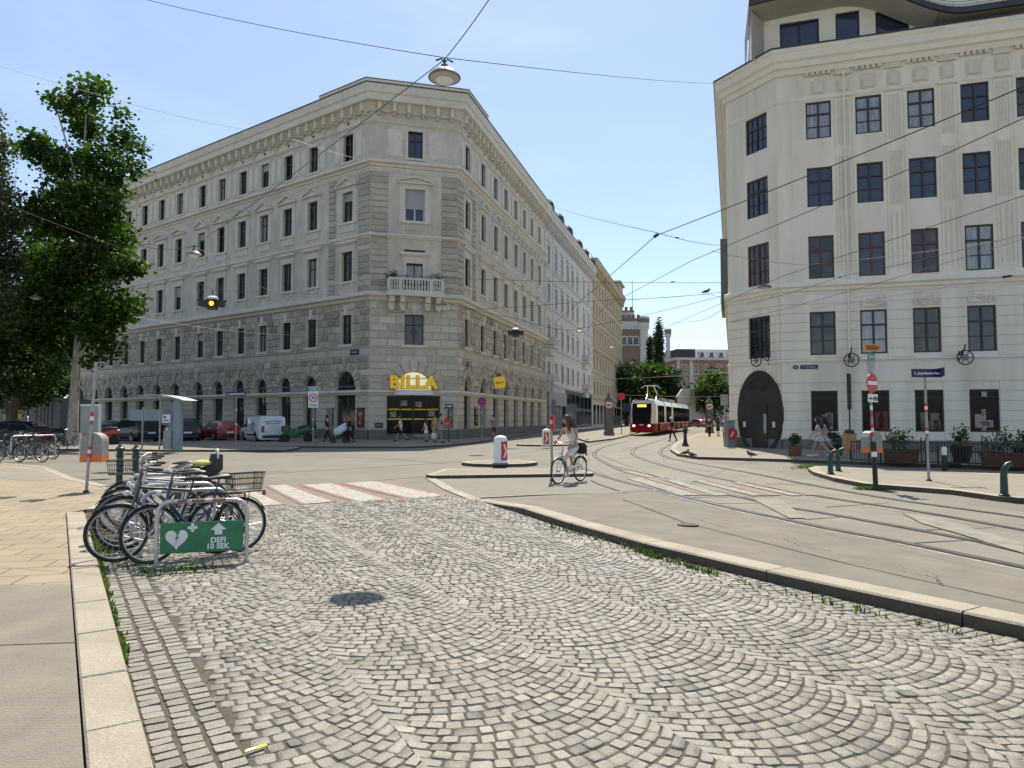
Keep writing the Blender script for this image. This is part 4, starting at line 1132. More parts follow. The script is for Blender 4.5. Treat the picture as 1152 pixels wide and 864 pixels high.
for s in [c_+1.165 for c_ in cols[:-1]]:
    for z0, z1 in ((9.1,11.9),(12.3,15.0),(15.6,17.9)):
        for k in range(-2, 3):
            if z0 < 9.2 and k % 2: continue
            mb.box(s+k*.12-.022, s+k*.12+.022, -.028, .005, z0, z1)
        mb.box(s-.42, s-.39, -.012, .005, z0-.2, z1+.2); mb.box(s+.39, s+.42, -.012, .005, z0-.2, z1+.2)
    mb.box(s-.42, s+.42, -.03, .005, 18.05, 18.12)
for i, s in enumerate(cols):                                       # frieze niches and relief panels
    for c_, w_ in ((s, .34), (s+1.165, .30)):
        n = 8; pts = [(c_-w_, 18.35)]+[(c_-w_*math.cos(math.pi*k/n), 18.95+w_*.5*math.sin(math.pi*k/n)) for k in range(n+1)]+[(c_+w_, 18.35)]
        mb.prismy(pts, -.04, .005)
        mb.prismy([(p[0]*.7+c_*.3, p[1]*.82+18.7*.18) for p in pts], -.08, .005)
    mb.box(s+.78, s+1.55, -.12, .005, 19.2, 19.32); mb.box(s+.82, s+1.5, -.07, .005, 19.32, 19.5)
    for k in range(-2, 3): mb.box(s+k*.26-.08, s+k*.26+.08, -.16, .005, 19.32, 19.5)
    if i > 0:
        mb.box(s-.55, s+.55, -.04, .005, 7.22, 7.28); mb.box(s-.55, s-.48, -.045, .005, 7.28, 7.75); mb.box(s+.48, s+.55, -.045, .005, 7.28, 7.75); mb.box(s-.55, s+.55, -.045, .005, 7.75, 7.8)
        for k in range(14): mb.ball((s+U(-.42,.42), -.03, 7.5+U(-.17,.17)), U(.04,.09), 7, 5, 0, (1.2,.5,1))
mb.build('facade_ornament', M['cream_relief_shade'], wm)
for l_, F_, L_ in ((1, FM, LM), (1, FQ, LQ)):
    mb = MB(); mb.box(0, L_, -.10, .005, 0, .6); mb.build('plinth', M['plinth'], RB, F_ )
PTS = [SR, QR, PR, ENDR]
def led(z0, z1, out): return ledge(z0, z1, out, 'ledge', RB, PTS, 'cream_trim')
led(8.15, 8.62, .22); led(4.5, 4.66, .09); led(18.05, 18.2, .06); led(7.98, 8.12, .05); led(17.98+.22, 18.3, .04)
mb = MB(); sweep(mb, PTS, [(-.05,19.5),(.1,19.5),(.18,19.75),(.3,19.8),(.34,20.05),(.46,20.15),(.52,20.5),(.56,20.55),(.60,20.72),(-.05,20.72)]); rc = mb.build('main_cornice', M['cream_trim'], RB)
mb = MB(); sweep(mb, PTS, [(-.5,20.725),(.64,20.725),(.64,20.80),(-.5,20.86)]); mb.build('gutter', M['roof_dark'], rc)
# downpipe
mb = MB(); mb.path([(3.2,-.09,0),(3.2,-.09,19.4)], .05, 8); mb.build('downpipe', M['cream_trim'], RB, FM)
# attic storey with three windows under a wavy eave
at0 = frame(PR+Vector((.2935,.956,0))*1.0, dRR)
mb = MB(); wall(mb, -.5, LM, 20.8, 24.5, [(.3,2.25,20.9,22.9),(3.05,4.2,20.95,23.0),(4.95,6.5,20.95,22.75)], .2); am = mb.build('attic_wall', M['cream_trim'], RB, at0)
for a, b_, z0, z1, k in ((.3,2.25,20.9,22.9,'double'),(3.05,4.2,20.95,23.0,'plain_'),(4.95,6.5,20.95,22.75,'plain_')):
    o = window(RB, 0, 0, b_-a, z1-z0, k, 'frame_black', 'glass_blue', .1, name='attic_window'); o.matrix_local = at0 @ T((a+b_)/2, .1, z0)
def eave(s):
    if s < 3.2: return 23.35+.28*math.sin(max(0,(s+1.7))/4.9*math.pi/2)
    t = min(1, (s-3.2)/5.6); return 23.63-2.35*(.5-.5*math.cos(math.pi*t))
ss = [-1.3+.35*k for k in range(54)]; mb = MB()
back = 7.0
for a, b_ in zip(ss[:-1], ss[1:]):
    za, zb = eave(a), eave(b_)
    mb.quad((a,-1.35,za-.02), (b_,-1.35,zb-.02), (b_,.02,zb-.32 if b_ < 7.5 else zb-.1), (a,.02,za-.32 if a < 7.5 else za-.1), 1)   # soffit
    mb.quad((a,-1.45,za), (b_,-1.45,zb), (b_,-1.45,zb+.30), (a,-1.45,za+.30), 0)
    mb.quad((a,-1.45,za), (b_,-1.45,zb), (b_,-1.35,zb-.02), (a,-1.35,za-.02), 0)
    mb.quad((a,-1.45,za+.3), (b_,-1.45,zb+.3), (b_,back,25.9), (a,back,25.9), 2)
za = eave(ss[0])
mb.quad((ss[0],-1.45,za), (ss[0],-1.45,za+.3), (ss[0],back,25.9), (ss[0],back,22.5), 0)
roof = mb.build('attic_roof', [M['roof_dark'], M['soffit'], M['roof_zinc']], RB, at0)
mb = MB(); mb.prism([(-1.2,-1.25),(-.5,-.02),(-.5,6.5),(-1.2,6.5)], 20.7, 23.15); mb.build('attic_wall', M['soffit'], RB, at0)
mb = MB()
for z in (.18,.34): mb.path([(s,-1.2,eave(s)+.34+z) for s in ss if s > 5], .018, 5)
for s in ss[18::3]: mb.path([(s,-1.2,eave(s)+.3),(s,-1.2,eave(s)+.7)], .016, 5)
mb.build('snow_guard', M['steel_dull'], roof)
mb = MB(); mb.box(8.2, 9.4, .1, 1.2, 22.6, 22.72); mb.xf(Matrix()); mb.build('skylight', M['glass'], roof)
shell('back_walls', [(SR.x,SR.y),(QR.x,QR.y),(PR.x,PR.y),(ENDR.x,ENDR.y),(ENDR.x+6,ENDR.y+18),(SR.x+12,SR.y)], 20.7, RB, 1.5, 4, 'roof_zinc', 'cream', (0,1,2))
# oval door
mb = MB(); n = 48; a, b_ = 1.47, 2.3
pts = [(xq+a*math.cos(2*math.pi*k/n), 1.9+b_*math.sin(2*math.pi*k/n)) for k in range(n)]; pts = [(p[0], max(.02, p[1])) for p in pts]
inn = [(xq+(p[0]-xq)*.86, max(.02, 1.9+(p[1]-1.9)*.9)) for p in pts]
for k in range(n):
    j = (k+1) % n
    if pts[k][1] < .03 and pts[j][1] < .03: continue
    mb.quad((pts[k][0],-.16,pts[k][1]), (pts[j][0],-.16,pts[j][1]), (inn[j][0],-.10,inn[j][1]), (inn[k][0],-.10,inn[k][1]), 0)
    mb.quad((pts[k][0],-.16,pts[k][1]), (pts[j][0],-.16,pts[j][1]), (pts[j][0],.02,pts[j][1]), (pts[k][0],.02,pts[k][1]), 0)
mb.add([(p[0],-.09,p[1]) for p in inn], [tuple(range(n))], 0)
od = mb.build('oval_door', M['door_wood'], RB, FQ)
mb = MB(); mb.box(xq-.52, xq+.52, -.12, -.088, .03, 2.55); mb.build('door_leaf', M['frame_black'], od)
mb = MB()
for x in (-.98,.98): mb.box(xq+x-.05, xq+x+.05, -.2, -.09, 1.2, 1.5)
mb.build('door_lamp', M['sign_white'], od)
mb = MB(); mb.box(xq+.28, xq+.48, -.135, -.12, .9, 1.9); mb.build('door_pane', M['glass_curtain'], od)
mb = MB()
for q in range(6): mb.torus((xq, -.11, 2.9-.0*q), .3+.12*q, .012, 20, 5, 0, 'y', .5, 2.6)
mb.build('door_carving', M['door_wood'], od)
# bay that shows beyond the corner, on the side street
mb = MB(); 
mb.prismy([(55-9.5,9.2),(55-4.5,9.2),(55-4.5,12.9),(55-9.5,12.9)], -.45, .02); mb.prismy([(55-8.8,8.5),(55-5.2,8.5),(55-4.5,9.2),(55-9.5,9.2)], -.45, .02)
mb.build('bay_window', M['zinc'], RB, FS)
# ------------------------------------------------------------------ trees and far background
def leaves(blobs, n, size, clump=5, spread=.28, shell=.45):
    mb = MB(); wts = [b[1]**2 for b in blobs]
    k = 0
    while k < n:
        c, r = random.choices(blobs, wts)[0]
        d = Vector((random.gauss(0,1), random.gauss(0,1), random.gauss(0,1))).normalized()
        rr = r*(shell+(1-shell)*R()**.6)*(1+random.gauss(0,.10))
        p = c+Vector((d.x*rr, d.y*rr, d.z*rr*.9)); t = random.choice((.55,.75,.9,1.0,1.15,1.5))*U(.9,1.1)
        for j in range(clump):
            q = p+Vector((random.gauss(0,spread), random.gauss(0,spread), random.gauss(0,spread*.8)))
            a = Vector((random.gauss(0,1), random.gauss(0,1), random.gauss(0,.5))).normalized(); b = a.cross(Vector((random.gauss(0,1), random.gauss(0,1), random.gauss(0,1)))).normalized()
            s = size*U(.6,1.25); a *= s*.5; b *= s*.42
            mb.add([q-a, q-b*.8-a*.2, q+a*.9, q+b-a*.1], [(0,1,2,3)], 0, t*U(.85,1.15)); k += 1
    return mb
def px_blobs(l, Y, dy=1.8, f=1.0):
    out = []
    for x, y, r in l: out.append((atY(x, y, Y+U(-dy, dy)), r*f*Y/790))
    return out
def tree(nm, label, base, blobs, n, size, leaf, bark, r0, group=None, limbs=True, spread=.28, top=None):
    o = thing(nm, label, 'tree', base, 0, group); inv = T(-base[0], -base[1], -base[2])
    mb = leaves(blobs, n, size, spread=spread); mb.xf(inv); mb.build('crown', M[leaf], o, recalc=False)
    mb = MB(); cz = sum((b[0] for b in blobs), Vector())/len(blobs); tp = top or max(blobs, key=lambda b: b[0].z)[0]
    h = tp.z*.85; ax = [Vector((0,0,-.1)), Vector((.02,.02,h*.12)), Vector(((cz.x-base[0])*.25, 0, h*.3)), Vector(((cz.x-base[0])*.6, 0, h*.6)), Vector((tp.x-base[0], tp.y-base[1], h))]
    mb.path(ax, [r0*1.35, r0, r0*.82, r0*.5, r0*.12], 12)
    if limbs:
        for b, r in blobs[::2]:
            e = b-Vector(base); t = min(.9, max(.22, (e.z-2.5)/h)); st = ax[2].lerp(ax[4], max(0, (t-.3)/.7))
            m_ = st.lerp(e, .5)+Vector((U(-.3,.3), U(-.3,.3), .3))
            mb.path([st, m_, e], [r0*.28, r0*.16, .03], 6)
    mb.build('trunk', M[bark], o, smooth=True)
    return o
bl = [(98,108,20),(76,118,11),(110,95,11),(95,140,22),(61,113,8),(139,128,8),(138,158,17),(158,170,8),(150,188,12),(115,185,26),(85,195,28),(42,165,17),(28,168,8),(57,182,20),(100,235,38),(65,240,34),(125,268,26),(138,298,20),(153,303,9),(95,300,38),(60,300,34),(143,346,17),(120,348,28),(80,350,36),(108,372,18),(50,340,28),(122,213,20),(90,385,18),(60,385,18),(125,392,13),(40,375,20),(105,405,10),(72,405,10)]
tree('plane_tree', 'large plane tree with pale trunk and ragged tall crown before the long facade', (-25.0,40,0), px_blobs(bl, 40, 2.2, .93), 25000, .30, 'leaf_plane', 'bark', .26, top=atY(98,150,40))
bl = [(-30,130,26),(-25,180,34),(-16,240,34),(-12,290,32),(-20,345,36),(2,272,18),(6,215,14),(-6,160,16),(-40,230,50),(-45,310,50),(10,250,12),(12,300,14)]
tree('silver_leaved_tree', 'grey green small leaved tree cut by the left picture edge', (-33.5,36,0), px_blobs(bl, 36, 1.5), 24000, .20, 'leaf_silver', 'bark_dark', .3, spread=.22)
bl = [(20,398,28),(48,418,22),(0,425,30),(60,385,22),(42,442,18),(26,350,30),(-20,400,34),(70,430,10),(35,300,22),(45,330,24),(30,250,18),(50,270,18),(48,375,22),(10,445,20)]
tree('dark_tree', 'dark tree with brown trunk between the silvery tree and the plane tree', atY(17,497,47)*1, px_blobs(bl, 49, 3), 16000, .32, 'leaf_dark', 'bark_dark', .42, top=atY(20,400,47))
bl = [(40,440,16),(62,436,16),(20,446,18),(-10,442,22),(52,455,10),(30,460,12)]
tree('dark_tree', 'low dense tree far back beneath the plane tree crown', atY(40,490,66)*1, px_blobs(bl, 66, 2), 4000, .4, 'leaf_dark', 'bark_dark', .3, top=atY(40,440,66))
def ptree(label, bl, Y, n, bx, leaf='leaf_plane', sz=.8):
    b = gz(bx, 470+1343/Y); b = Vector((atY(bx, 470, Y).x, Y, 0))
    tree('park_tree', label, b, px_blobs(bl, Y, 3), n, sz, leaf, 'bark_dark', .4, 'trees of the park at the street end', spread=.7)
ptree('darkest round park tree next to the end of the beige house', [(702,424,16),(708,440,18),(700,455,16),(712,418,10)], 150, 2600, 705, 'leaf_dark')
ptree('light green park tree above the red tram roof', [(728,420,14),(736,436,17),(724,444,16),(732,452,16),(742,420,10)], 152, 3000, 731)
ptree('rounded park tree to the right of the tram, beneath the slim tower', [(752,428,13),(760,444,13),(750,450,15),(766,452,9),(746,436,12)], 154, 2600, 755, 'leaf_dark')
ptree('sunlit park tree before the far brick building', [(803,428,13),(799,444,16),(812,440,13),(806,455,14),(795,458,10)], 140, 2800, 803)
def cypress(label, x, y0, y1, w, Y):
    t = atY(x, y0, Y); b = Vector((t.x, Y, 0)); bl = []
    for k in range(26):
        q = k/25; y = y1+(y0-y1)*q; ww = w*(.55+.45*math.sin(math.pi*min(1, .25+q*.65))) if q < .8 else w*(1-q)*3.2+1.0
        bl.append((x+U(-.6,.6), y, max(1.2, ww)))
    tree('cypress', label, b, px_blobs(bl, Y, .5), 5200, .5, 'leaf_cypress', 'bark_dark', .3, limbs=False, spread=.3)
cypress('tall narrow dark cypress between the battlemented tower and the slim tower', 741, 358, 425, 5.5, 178)
cypress('thin short cypress touching the battlemented tower', 731.5, 380, 420, 2.6, 182)
# battlemented brick barracks
def Xat(px, Y): return (px-576)/791*Y
YB = 205
B = thing('barracks', 'red brick barracks with pale bands and battlements rising behind the park trees', 'building', (Xat(715,YB), YB, 0), -.05)
sx = YB/791; zt = lambda y: 1.7+(470-y)/790*YB*1.003
w = 17*sx
mb = MB(); mb.box(-w-18, w-3, 0, 14, 0, zt(371)); mb.build('brick_wall', M['brick_hazed'], B)
mb = MB(); mb.box(-w-18.1, w-2.9, -.15, 14.1, zt(370), zt(361)); 
for k in range(30): x = -w-17.5+k*.95; mb.box(x, x+.45, -.5, 0, zt(371), zt(366)) if x < w-3.5 else None
mb.build('pale_frieze', M['pale_stone'], B)
mb = MB(); mb.box(-w-18.3, w-2.8, -.55, 14.2, zt(361), zt(358))
for k in range(19):
    x = -w-18.2+k*1.45
    if x+.8 < w-3: mb.box(x, x+.85, -.55, -.1, zt(358), zt(354))
mb.build('battlement', M['brick_hazed'], B)
mb = MB(); mb.box(-w-18, w-4.5, .8, 12, zt(358), zt(350.5)); mb.build('upper_band', M['pale_stone'], B)
mb = MB(); mb.box(-w-18, w-4.4, .6, 12.2, zt(350.5), zt(348.5))
for k in range(17):
    x = -w-17.9+k*1.5
    if x+.8 < w-4.5: mb.box(x, x+.85, .6, 1.0, zt(348.5), zt(344.5))
mb.build('battlement', M['brick_hazed'], B)
mb = MB(); mb.lathe([(1.35,0),(1.35,zt(372)),(1.75,zt(368)),(1.75,zt(356)),(1.5,zt(355.9)),(.1,zt(354))], 8, (w-1.8, .6, 0)); mb.build('corner_turret', M['pale_stone'], B)
mb = MB(); mb.lathe([(1.80,zt(363)),(1.80,zt(358))], 8, (w-1.8,.6,0)); mb.build('turret_band', M['brick_hazed'], B)
for cx in (703,709.5,716):
    x = (cx-715)*sx; zz = zt(387); fr = MB()
    r = .82; n = 10
    for k in range(n):
        a, b = math.pi*k/n, math.pi*(k+1)/n
        fr.prismy([(x-(r+.3)*math.cos(a), zz+1.3+(r+.3)*math.sin(a)), (x-(r+.3)*math.cos(b), zz+1.3+(r+.3)*math.sin(b)), (x-r*math.cos(b), zz+1.3+r*math.sin(b)), (x-r*math.cos(a), zz+1.3+r*math.sin(a))], -.25, 0)
    fr.box(x-r-.2, x-r, -.25, 0, zz-.2, zz+1.3); fr.box(x+r, x+r+.2, -.25, 0, zz-.2, zz+1.3); fr.box(x-r-.3, x+r+.3, -.3, 0, zz-.5, zz-.2)
    wo = fr.build('window', M['pale_stone'], B); pn = MB()
    pn.add([(x-r,-.03,zz-.2), (x+r,-.03,zz-.2)]+[(x+r*math.cos(math.pi*k/10), -.03, zz+1.3+r*math.sin(math.pi*k/10)) for k in range(11)], [tuple(range(13))]); pn.build('pane', M['glass'], wo)
fp = MB(); fp.tube((0,5,zt(350)), (0,5,zt(311)), .12, .06, 8); fp.build('flagpole', M['pole_grey'], B)
B = thing('tower', 'slim octagonal pale tower with brick crown behind the tall cypress', 'tower', (Xat(752.5,YB-5), YB-5, 0))
mb = MB(); mb.lathe([(.75,0),(.75,zt(400)),(.6,zt(399)),(.6,zt(383)),(.95,zt(380)),(.95,zt(378))], 8); mb.build('shaft', M['pale_stone'], B)
mb = MB(); mb.lathe([(.98,zt(378)),(.98,zt(374))], 8); mb.build('brick_crown', M['brick_hazed'], B)
mb = MB(); mb.lathe([(1.05,zt(374)),(1.05,zt(372.5)),(.1,zt(371))], 8); mb.build('cap', M['pale_stone'], B)
# far brick house
YF = 185; sx = YF/791; zf = lambda y: 1.7+(470-y)/790*YF*1.003
B = thing('brick_house', 'large pinkish brick house with grey mansard roof at the end of the street', 'building', (Xat(792,YF), YF, 0), .08)
x0, x1 = -31*sx, 60*sx
xs = [-22+13.5*k for k in range(6)]
ops = [(x*sx-.65, x*sx+.65, zf(y+3.5), zf(y-3.5)) for x in xs for y in (462,447,432,417)]
mb = MB(); wall(mb, x0, x1, 0, zf(405), ops, .3); mb.build('wall', M['brick_far'], B)
mb = MB(); mb.box(x0, x1, .5, 16, 0, zf(405.5)); mb.build('wall', M['brick_far'], B)
for x in xs:
    for y in (462,447,432,417): 
        o = window(B, x*sx, zf(y+3.5), 1.3, 7*sx, 'casement', 'white_paint', 'glass', .18, SUR[('white_stucco','plain')])
mb = MB(); mb.box(x0-.5, x1+.5, -.7, 16, zf(405.5), zf(402.5)); 
for q in (-31, -16): mb.box(q*sx, q*sx+.9, -.12, .02, .1, zf(405.6))
mb.build('cornice', M['pale_stone'], B)
mb = MB()
mb.add([(x0,-.2,zf(402.4)),(x1,-.2,zf(402.4)),(x1,2.5,zf(392)),(x0+1,2.5,zf(392)),(x0,15,zf(402.4)),(x1,15,zf(402.4)),(x1,13,zf(391)),(x0+1,13,zf(391))], [(0,1,2,3),(3,2,6,7),(4,5,6,7),(0,3,7,4)])
mb.build('mansard_roof', M['roof_zinc'], B)
mb = MB(); mb.prism([(x0,-.3),(x0+5.0,-.3),(x0+5.0,5),(x0,5)], zf(402.3), zf(393)); mb.build('corner_pavilion', M['roof_dark'], B)
for k in range(6):
    x = x0+7+k*2.6; mb = MB(); mb.box(x-.8, x+.8, .2, 2.4, zf(401.5), zf(395.5)); d = mb.build('dormer', M['white_paint'], B)
    mb = MB(); mb.quad((x-.5,.19,zf(401)), (x+.5,.19,zf(401)), (x+.5,.19,zf(396.5)), (x-.5,.19,zf(396.5))); mb.build('pane', M['glass'], d)
# low pavilion with an arched gateway and park wall
YP = 142; zp = lambda y: 1.7+(470-y)/790*YP
B = thing('gate_pavilion', 'low pale stone pavilion with a dark arched gateway beyond the tram', 'building', (Xat(775,YP), YP, 0), -.15)
sx = YP/791
mb = MB(); wall(mb, -12*sx, 12*sx, 0, zp(447), [(-5*sx, 4.5*sx, 0, zp(457), True)], .8); mb.build('wall', M['pale_stone'], B)
mb = MB(); mb.box(-12*sx, 12*sx, 1.2, 6, 0, zp(447.1)); mb.box(-12.5*sx, 12.5*sx, -.3, 6.2, zp(447), zp(445.5)); mb.prismy([(-12*sx, zp(445.4)), (12*sx, zp(445.4)), (6*sx, zp(437)), (-6*sx, zp(437))], .3, 5.5); mb.build('upper_storey', M['pale_stone'], B)
mb = MB(); mb.quad((-5*sx,.9,0), (4.5*sx,.9,0), (4.5*sx,.9,zp(456)), (-5*sx,.9,zp(456))); mb.build('gate', M['frame_black'], B)
mb = MB(); mb.box(0, 18, 0, .5, 0, 4.2); mb.box(-.1, 18.1, -.15, .65, 4.2, 4.5)
for k in range(10): mb.box(k*1.95, k*1.95+.4, -.12, 0, 0, 4.2)
o = mb.build('park_wall', M['pale_stone'], M=T(Xat(737,YP-2), YP-2, 0) @ RZ(.10)); tag(o, 'long pale park wall with pilasters behind the tram roof', 'wall')
bl = [(-50,330,50),(-90,300,60),(-60,400,50),(-110,390,60),(-20,430,28),(-140,340,50)]
tree('dark_tree', 'broad dark tree at the back, its edge showing at the left picture edge', (-47,58,0), px_blobs(bl, 58, 3), 7000, .5, 'leaf_dark', 'bark_dark', .4, top=atY(-70,330,58))

bl = [(0,350,30),(25,375,26),(0,400,34),(45,400,22),(18,430,18),(60,415,16),(-25,420,30),(50,365,18),(30,335,20)]
tree('dark_tree', 'dark leafy tree at the left edge, under the silvery crown', atY(12,497,43)*1, px_blobs(bl, 43, 2), 14000, .26, 'leaf_dark', 'bark_dark', .3, top=atY(15,360,43))
# ------------------------------------------------------------------ vehicles (local: +x is the front, z up)
def ring(w, zl, zb, zr, wr, x, sl=0.0):
    h = [(w*.84, zl), (w*.97, zl+.10), (w, zl+.32), (w*.985, zb-.12), (w*.955, zb), (wr+.03, zr-.09), (wr*.86, zr-.015), (wr*.5, zr+.02)]
    return [(x-sl*(z-zl), y, z) for y, z in h]+[(x-sl*(z-zl), -y, z) for y, z in reversed(h)]
def loft(mb, rings, m=0):
    k = len(rings[0]); vs = [p for r in rings for p in r]; fs = []
    for i in range(len(rings)-1):
        for j in range(k): fs.append((i*k+j, i*k+(j+1) % k, (i+1)*k+(j+1) % k, (i+1)*k+j))
    fs.append(tuple(range(k))); fs.append(tuple((len(rings)-1)*k+j for j in range(k)))
    mb.add(vs, fs, m); return mb
def wheel(par, x, y, r=.32, w=.2):
    s = 1 if y > 0 else -1
    mb = MB(); st = 0
    mb.lathe([(r*.62,-w/2),(r*.93,-w/2),(r,-w/2+.03),(r,w/2-.03),(r*.93,w/2),(r*.66,w/2)], 22); mb.xf(RX(math.pi/2))
    o = mb.build('wheel', M['rubber'], par, T(x, y-s*w/2+s*.01, r), smooth=True)
    mb = MB(); mb.lathe([(r*.64,-.02),(r*.64,.02),(r*.55,.03)], 22); 
    for k in range(6):
        q = k*math.pi/3; mb.path([(0,0,.03),(r*.6*math.cos(q), r*.6*math.sin(q), .03)], .035, 5)
    mb.xf(RX(-s*math.pi/2)); mb.build('rim', M['steel'], o, T(0, s*(w/2-.03), 0))
def car(label, cat, nm, loc, rz, paint, kind='hatch', group=None, s=1.0, plate=True):
    o = thing(nm, label, cat, loc, rz, group)
    if kind == 'suv': L, Wd, H, zb, fx, st = 4.6, .93, 1.68, 1.02, 1.42, [(-2.28,.98,1.0,.8),(-2.2,1.02,1.40,.68),(-1.95,1.03,1.63,.68),(-.9,1.03,1.68,.7),(.25,1.02,1.63,.69),(1.05,1.0,1.05,.84),(1.9,.93,.95,.82),(2.25,.80,.84,.7)]
    elif kind == 'van': L, Wd, H, zb, fx, st = 4.4, .92, 1.84, 1.05, 1.42, [(-2.2,1.05,1.6,.82),(-2.14,1.05,1.80,.82),(-1.2,1.05,1.84,.84),(.55,1.05,1.80,.80),(1.35,1.02,1.06,.84),(1.95,.95,.97,.80),(2.2,.75,.8,.68)]
    else: L, Wd, H, zb, fx, st = 4.2, .88, 1.5, .92, 1.3, [(-2.08,.86,.9,.76),(-2.0,.92,1.2,.66),(-1.55,.93,1.44,.64),(-.6,.94,1.5,.66),(.25,.93,1.45,.64),(1.05,.92,.96,.80),(1.75,.84,.87,.78),(2.08,.70,.74,.66)]
    mb = MB(); rs = []
    for i, (x, b, r, wr) in enumerate(st):
        w = Wd*(.93 if i in (0, len(st)-1) else 1.0); rs.append(ring(w, .22 if 0 < i < len(st)-1 else .32, b, r, wr, x))
    loft(mb, rs); body = mb.build('body', M[paint], o, smooth=True, ang=35)
    ya = lambda z, x: None
    # glass, laid 8 mm proud of the shell
    def sidepoly(pts, nm_='side_window'):
        for sg in (1, -1):
            mb = MB(); vs = []
            for x, z, f in pts: vs.append((x, sg*((Wd*.955)+(st[3][3]+.03-Wd*.955)*f+.012), z))
            mb.add(vs, [tuple(range(len(vs)))]); mb.build(nm_, M['tram_glass'], o)
    zt = H-.13
    if kind == 'van': sidepoly([(.50,zb+.04,.05),(1.1,zb+.04,.05),(.62,zt-.06,.92),(.50,zt-.06,.92)])
    else:
        sidepoly([(-.55,zb+.05,.06),(.85 if kind != 'suv' else .85,zb+.05,.06),(.2,zt,.93),(-.55,zt,.93)])
        sidepoly([(-1.75,zb+.12,.12),(-.63,zb+.05,.06),(-.63,zt,.93),(-1.5,zt-.05,.88)])
    a = st[-4]; b = st[-3]
    mb = MB(); x0, z0 = b[0]+.0, b[2]+.035; x1, z1 = a[0]+.03, a[2]+.02
    nx = .02
    mb.quad((x0-.06,-.74,z0+.02), (x0-.06,.74,z0+.02), (x1+.08,.58,z1-.03), (x1+.08,-.58,z1-.03)); mb.build('windscreen', M['tram_glass'], o)
    if kind != 'van':
        r0, r1 = st[1], st[2]; mb = MB()
        mb.quad((r0[0]-.05,-.60,r0[1]+.08), (r0[0]-.05,.60,r0[1]+.08), (r1[0]-.05,.55,r1[2]-.06), (r1[0]-.05,-.55,r1[2]-.06)); mb.build('rear_window', M['tram_glass'], o)
    for x in (-L*.3, L*.3):
        for y in (-Wd, Wd):
            mb = MB(); mb.lathe([(.40,-.02),(.40,.0),(.01,.0)], 20); mb.xf(RX(-math.pi/2 if y > 0 else math.pi/2)); mb.build('wheel_arch', M['plastic_black'], o, T(x, y*1.003, .36))
            wheel(o, x, y*1.012, .33)
    xb = st[0][0]
    for y in (-1, 1):
        mb = MB(); h0, h1 = (.72,1.15) if kind == 'van' else (.72,.92)
        mb.box(xb-.02, xb+.10, y*Wd*.74-.1, y*Wd*.74+.1, h0, h1); mb.build('taillight', M['taillight'], o)
        mb = MB(); mb.box(L/2-.28, L/2-.13, y*.62-.13, y*.62+.13, .6, .74); mb.build('headlight', M['headlight'], o)
        mb = MB(); mb.box(.72, .86, y*(Wd+.12)-.09, y*(Wd+.12)+.09, zb, zb+.16); mb.build('mirror', M['plastic_black'], o)
    mb = MB(); mb.box(xb-.035, xb, -.26, .26, .62, .73); mb.build('number_plate', M['sign_white'], o)
    mb = MB(); mb.box(xb-.03, xb+.1, -.7, .7, .34, .52); mb.build('bumper', M['plastic_black'], o)
    return o
hd = math.atan2(.8,-.6)
def P3(px, Y): return (Xat(px, Y), Y, 0)
v = car('white delivery van with blue lettering parked beside the green scooter', 'van', 'delivery_van', P3(295,49.3), math.atan2(.80,-.62), 'car_white', 'van')
mb = MB()
mb.path([(-2.24,-.55,1.45),(-2.24,.1,1.5),(-2.24,.55,1.42)], .03, 5); mb.path([(-2.24,-.5,1.32),(-2.24,.5,1.30)], .025, 5); mb.build('rear_lettering', M['cloth_blue'], v)
mb = MB()
for k in range(7): x = -.9+U(-.5,.5); mb.path([(x,.935,1.0+U(0,.3)),(x+U(-.3,.3),.925,1.3+U(0,.2))], .018, 5)
mb.path([(-1.3,.945,.75),(-.4,.935,1.3)], .03, 5); mb.path([(-1.3,.94,1.3),(-.5,.945,.8)], .02, 5); mb.build('side_drawing', M['cloth_blue'], v)
mb = MB(); mb.box(-1.2,.3,.925,.945,.50,.60); mb.build('side_trim', M['plastic_black'], v)
car('red hatchback parked between the white van and the black car', 'car', 'parked_car', P3(247,51.5), math.atan2(.80,-.75), 'car_red', 'hatch', 'cars parked before the long facade')
car('black estate car with white plate parked behind the glass phone shelter', 'car', 'parked_car', P3(205,50.5), math.atan2(.80,-.55), 'car_black', 'suv', 'cars parked before the long facade')
car('black off-road car parked to the left of the phone shelter', 'car', 'parked_car', P3(151,49), math.atan2(.75,-.75)+.2, 'car_dark', 'suv', 'cars parked before the long facade')
car('dark blue car half hidden by the info board', 'car', 'parked_car', P3(119,54), math.atan2(.80,-.7), 'car_dark', 'hatch', 'cars parked before the long facade')
car('dark car at the left picture edge behind the bicycles', 'car', 'parked_car', P3(10,41), math.pi*.98, 'car_dark', 'hatch')
car('small red car far down the street beside the gateway', 'car', 'parked_car', P3(785,128), math.pi*.5+.3, 'car_red', 'hatch', 'far parked cars')
car('small white car far down the street at the right of the red car', 'car', 'parked_car', P3(794,131), math.pi*.5+.2, 'car_white', 'hatch', 'far parked cars')
mb = MB(); mb.box(-1.15,1.15,0,.12,.85,3.3); mb.box(-1.15,1.15,.12,6,.85,3.3)
t = thing('box_truck', 'grey box truck with closed rear doors parked under the trees', 'truck', P3(50,56), .18)
mb.build('cargo_box', M['truck_grey'], t)
mb = MB(); mb.box(-.02,.02,-.03,0,.95,3.2)
for x in (-.55,-.25,.25,.55): mb.tube((x,-.04,.95), (x,-.04,3.2), .02, n=5)
for x in range(-4, 5): mb.box(x*.22-.05, x*.22+.05, -.03, 0, 3.05, 3.15)
mb.build('rear_door_bars', M['frame_black'], t)
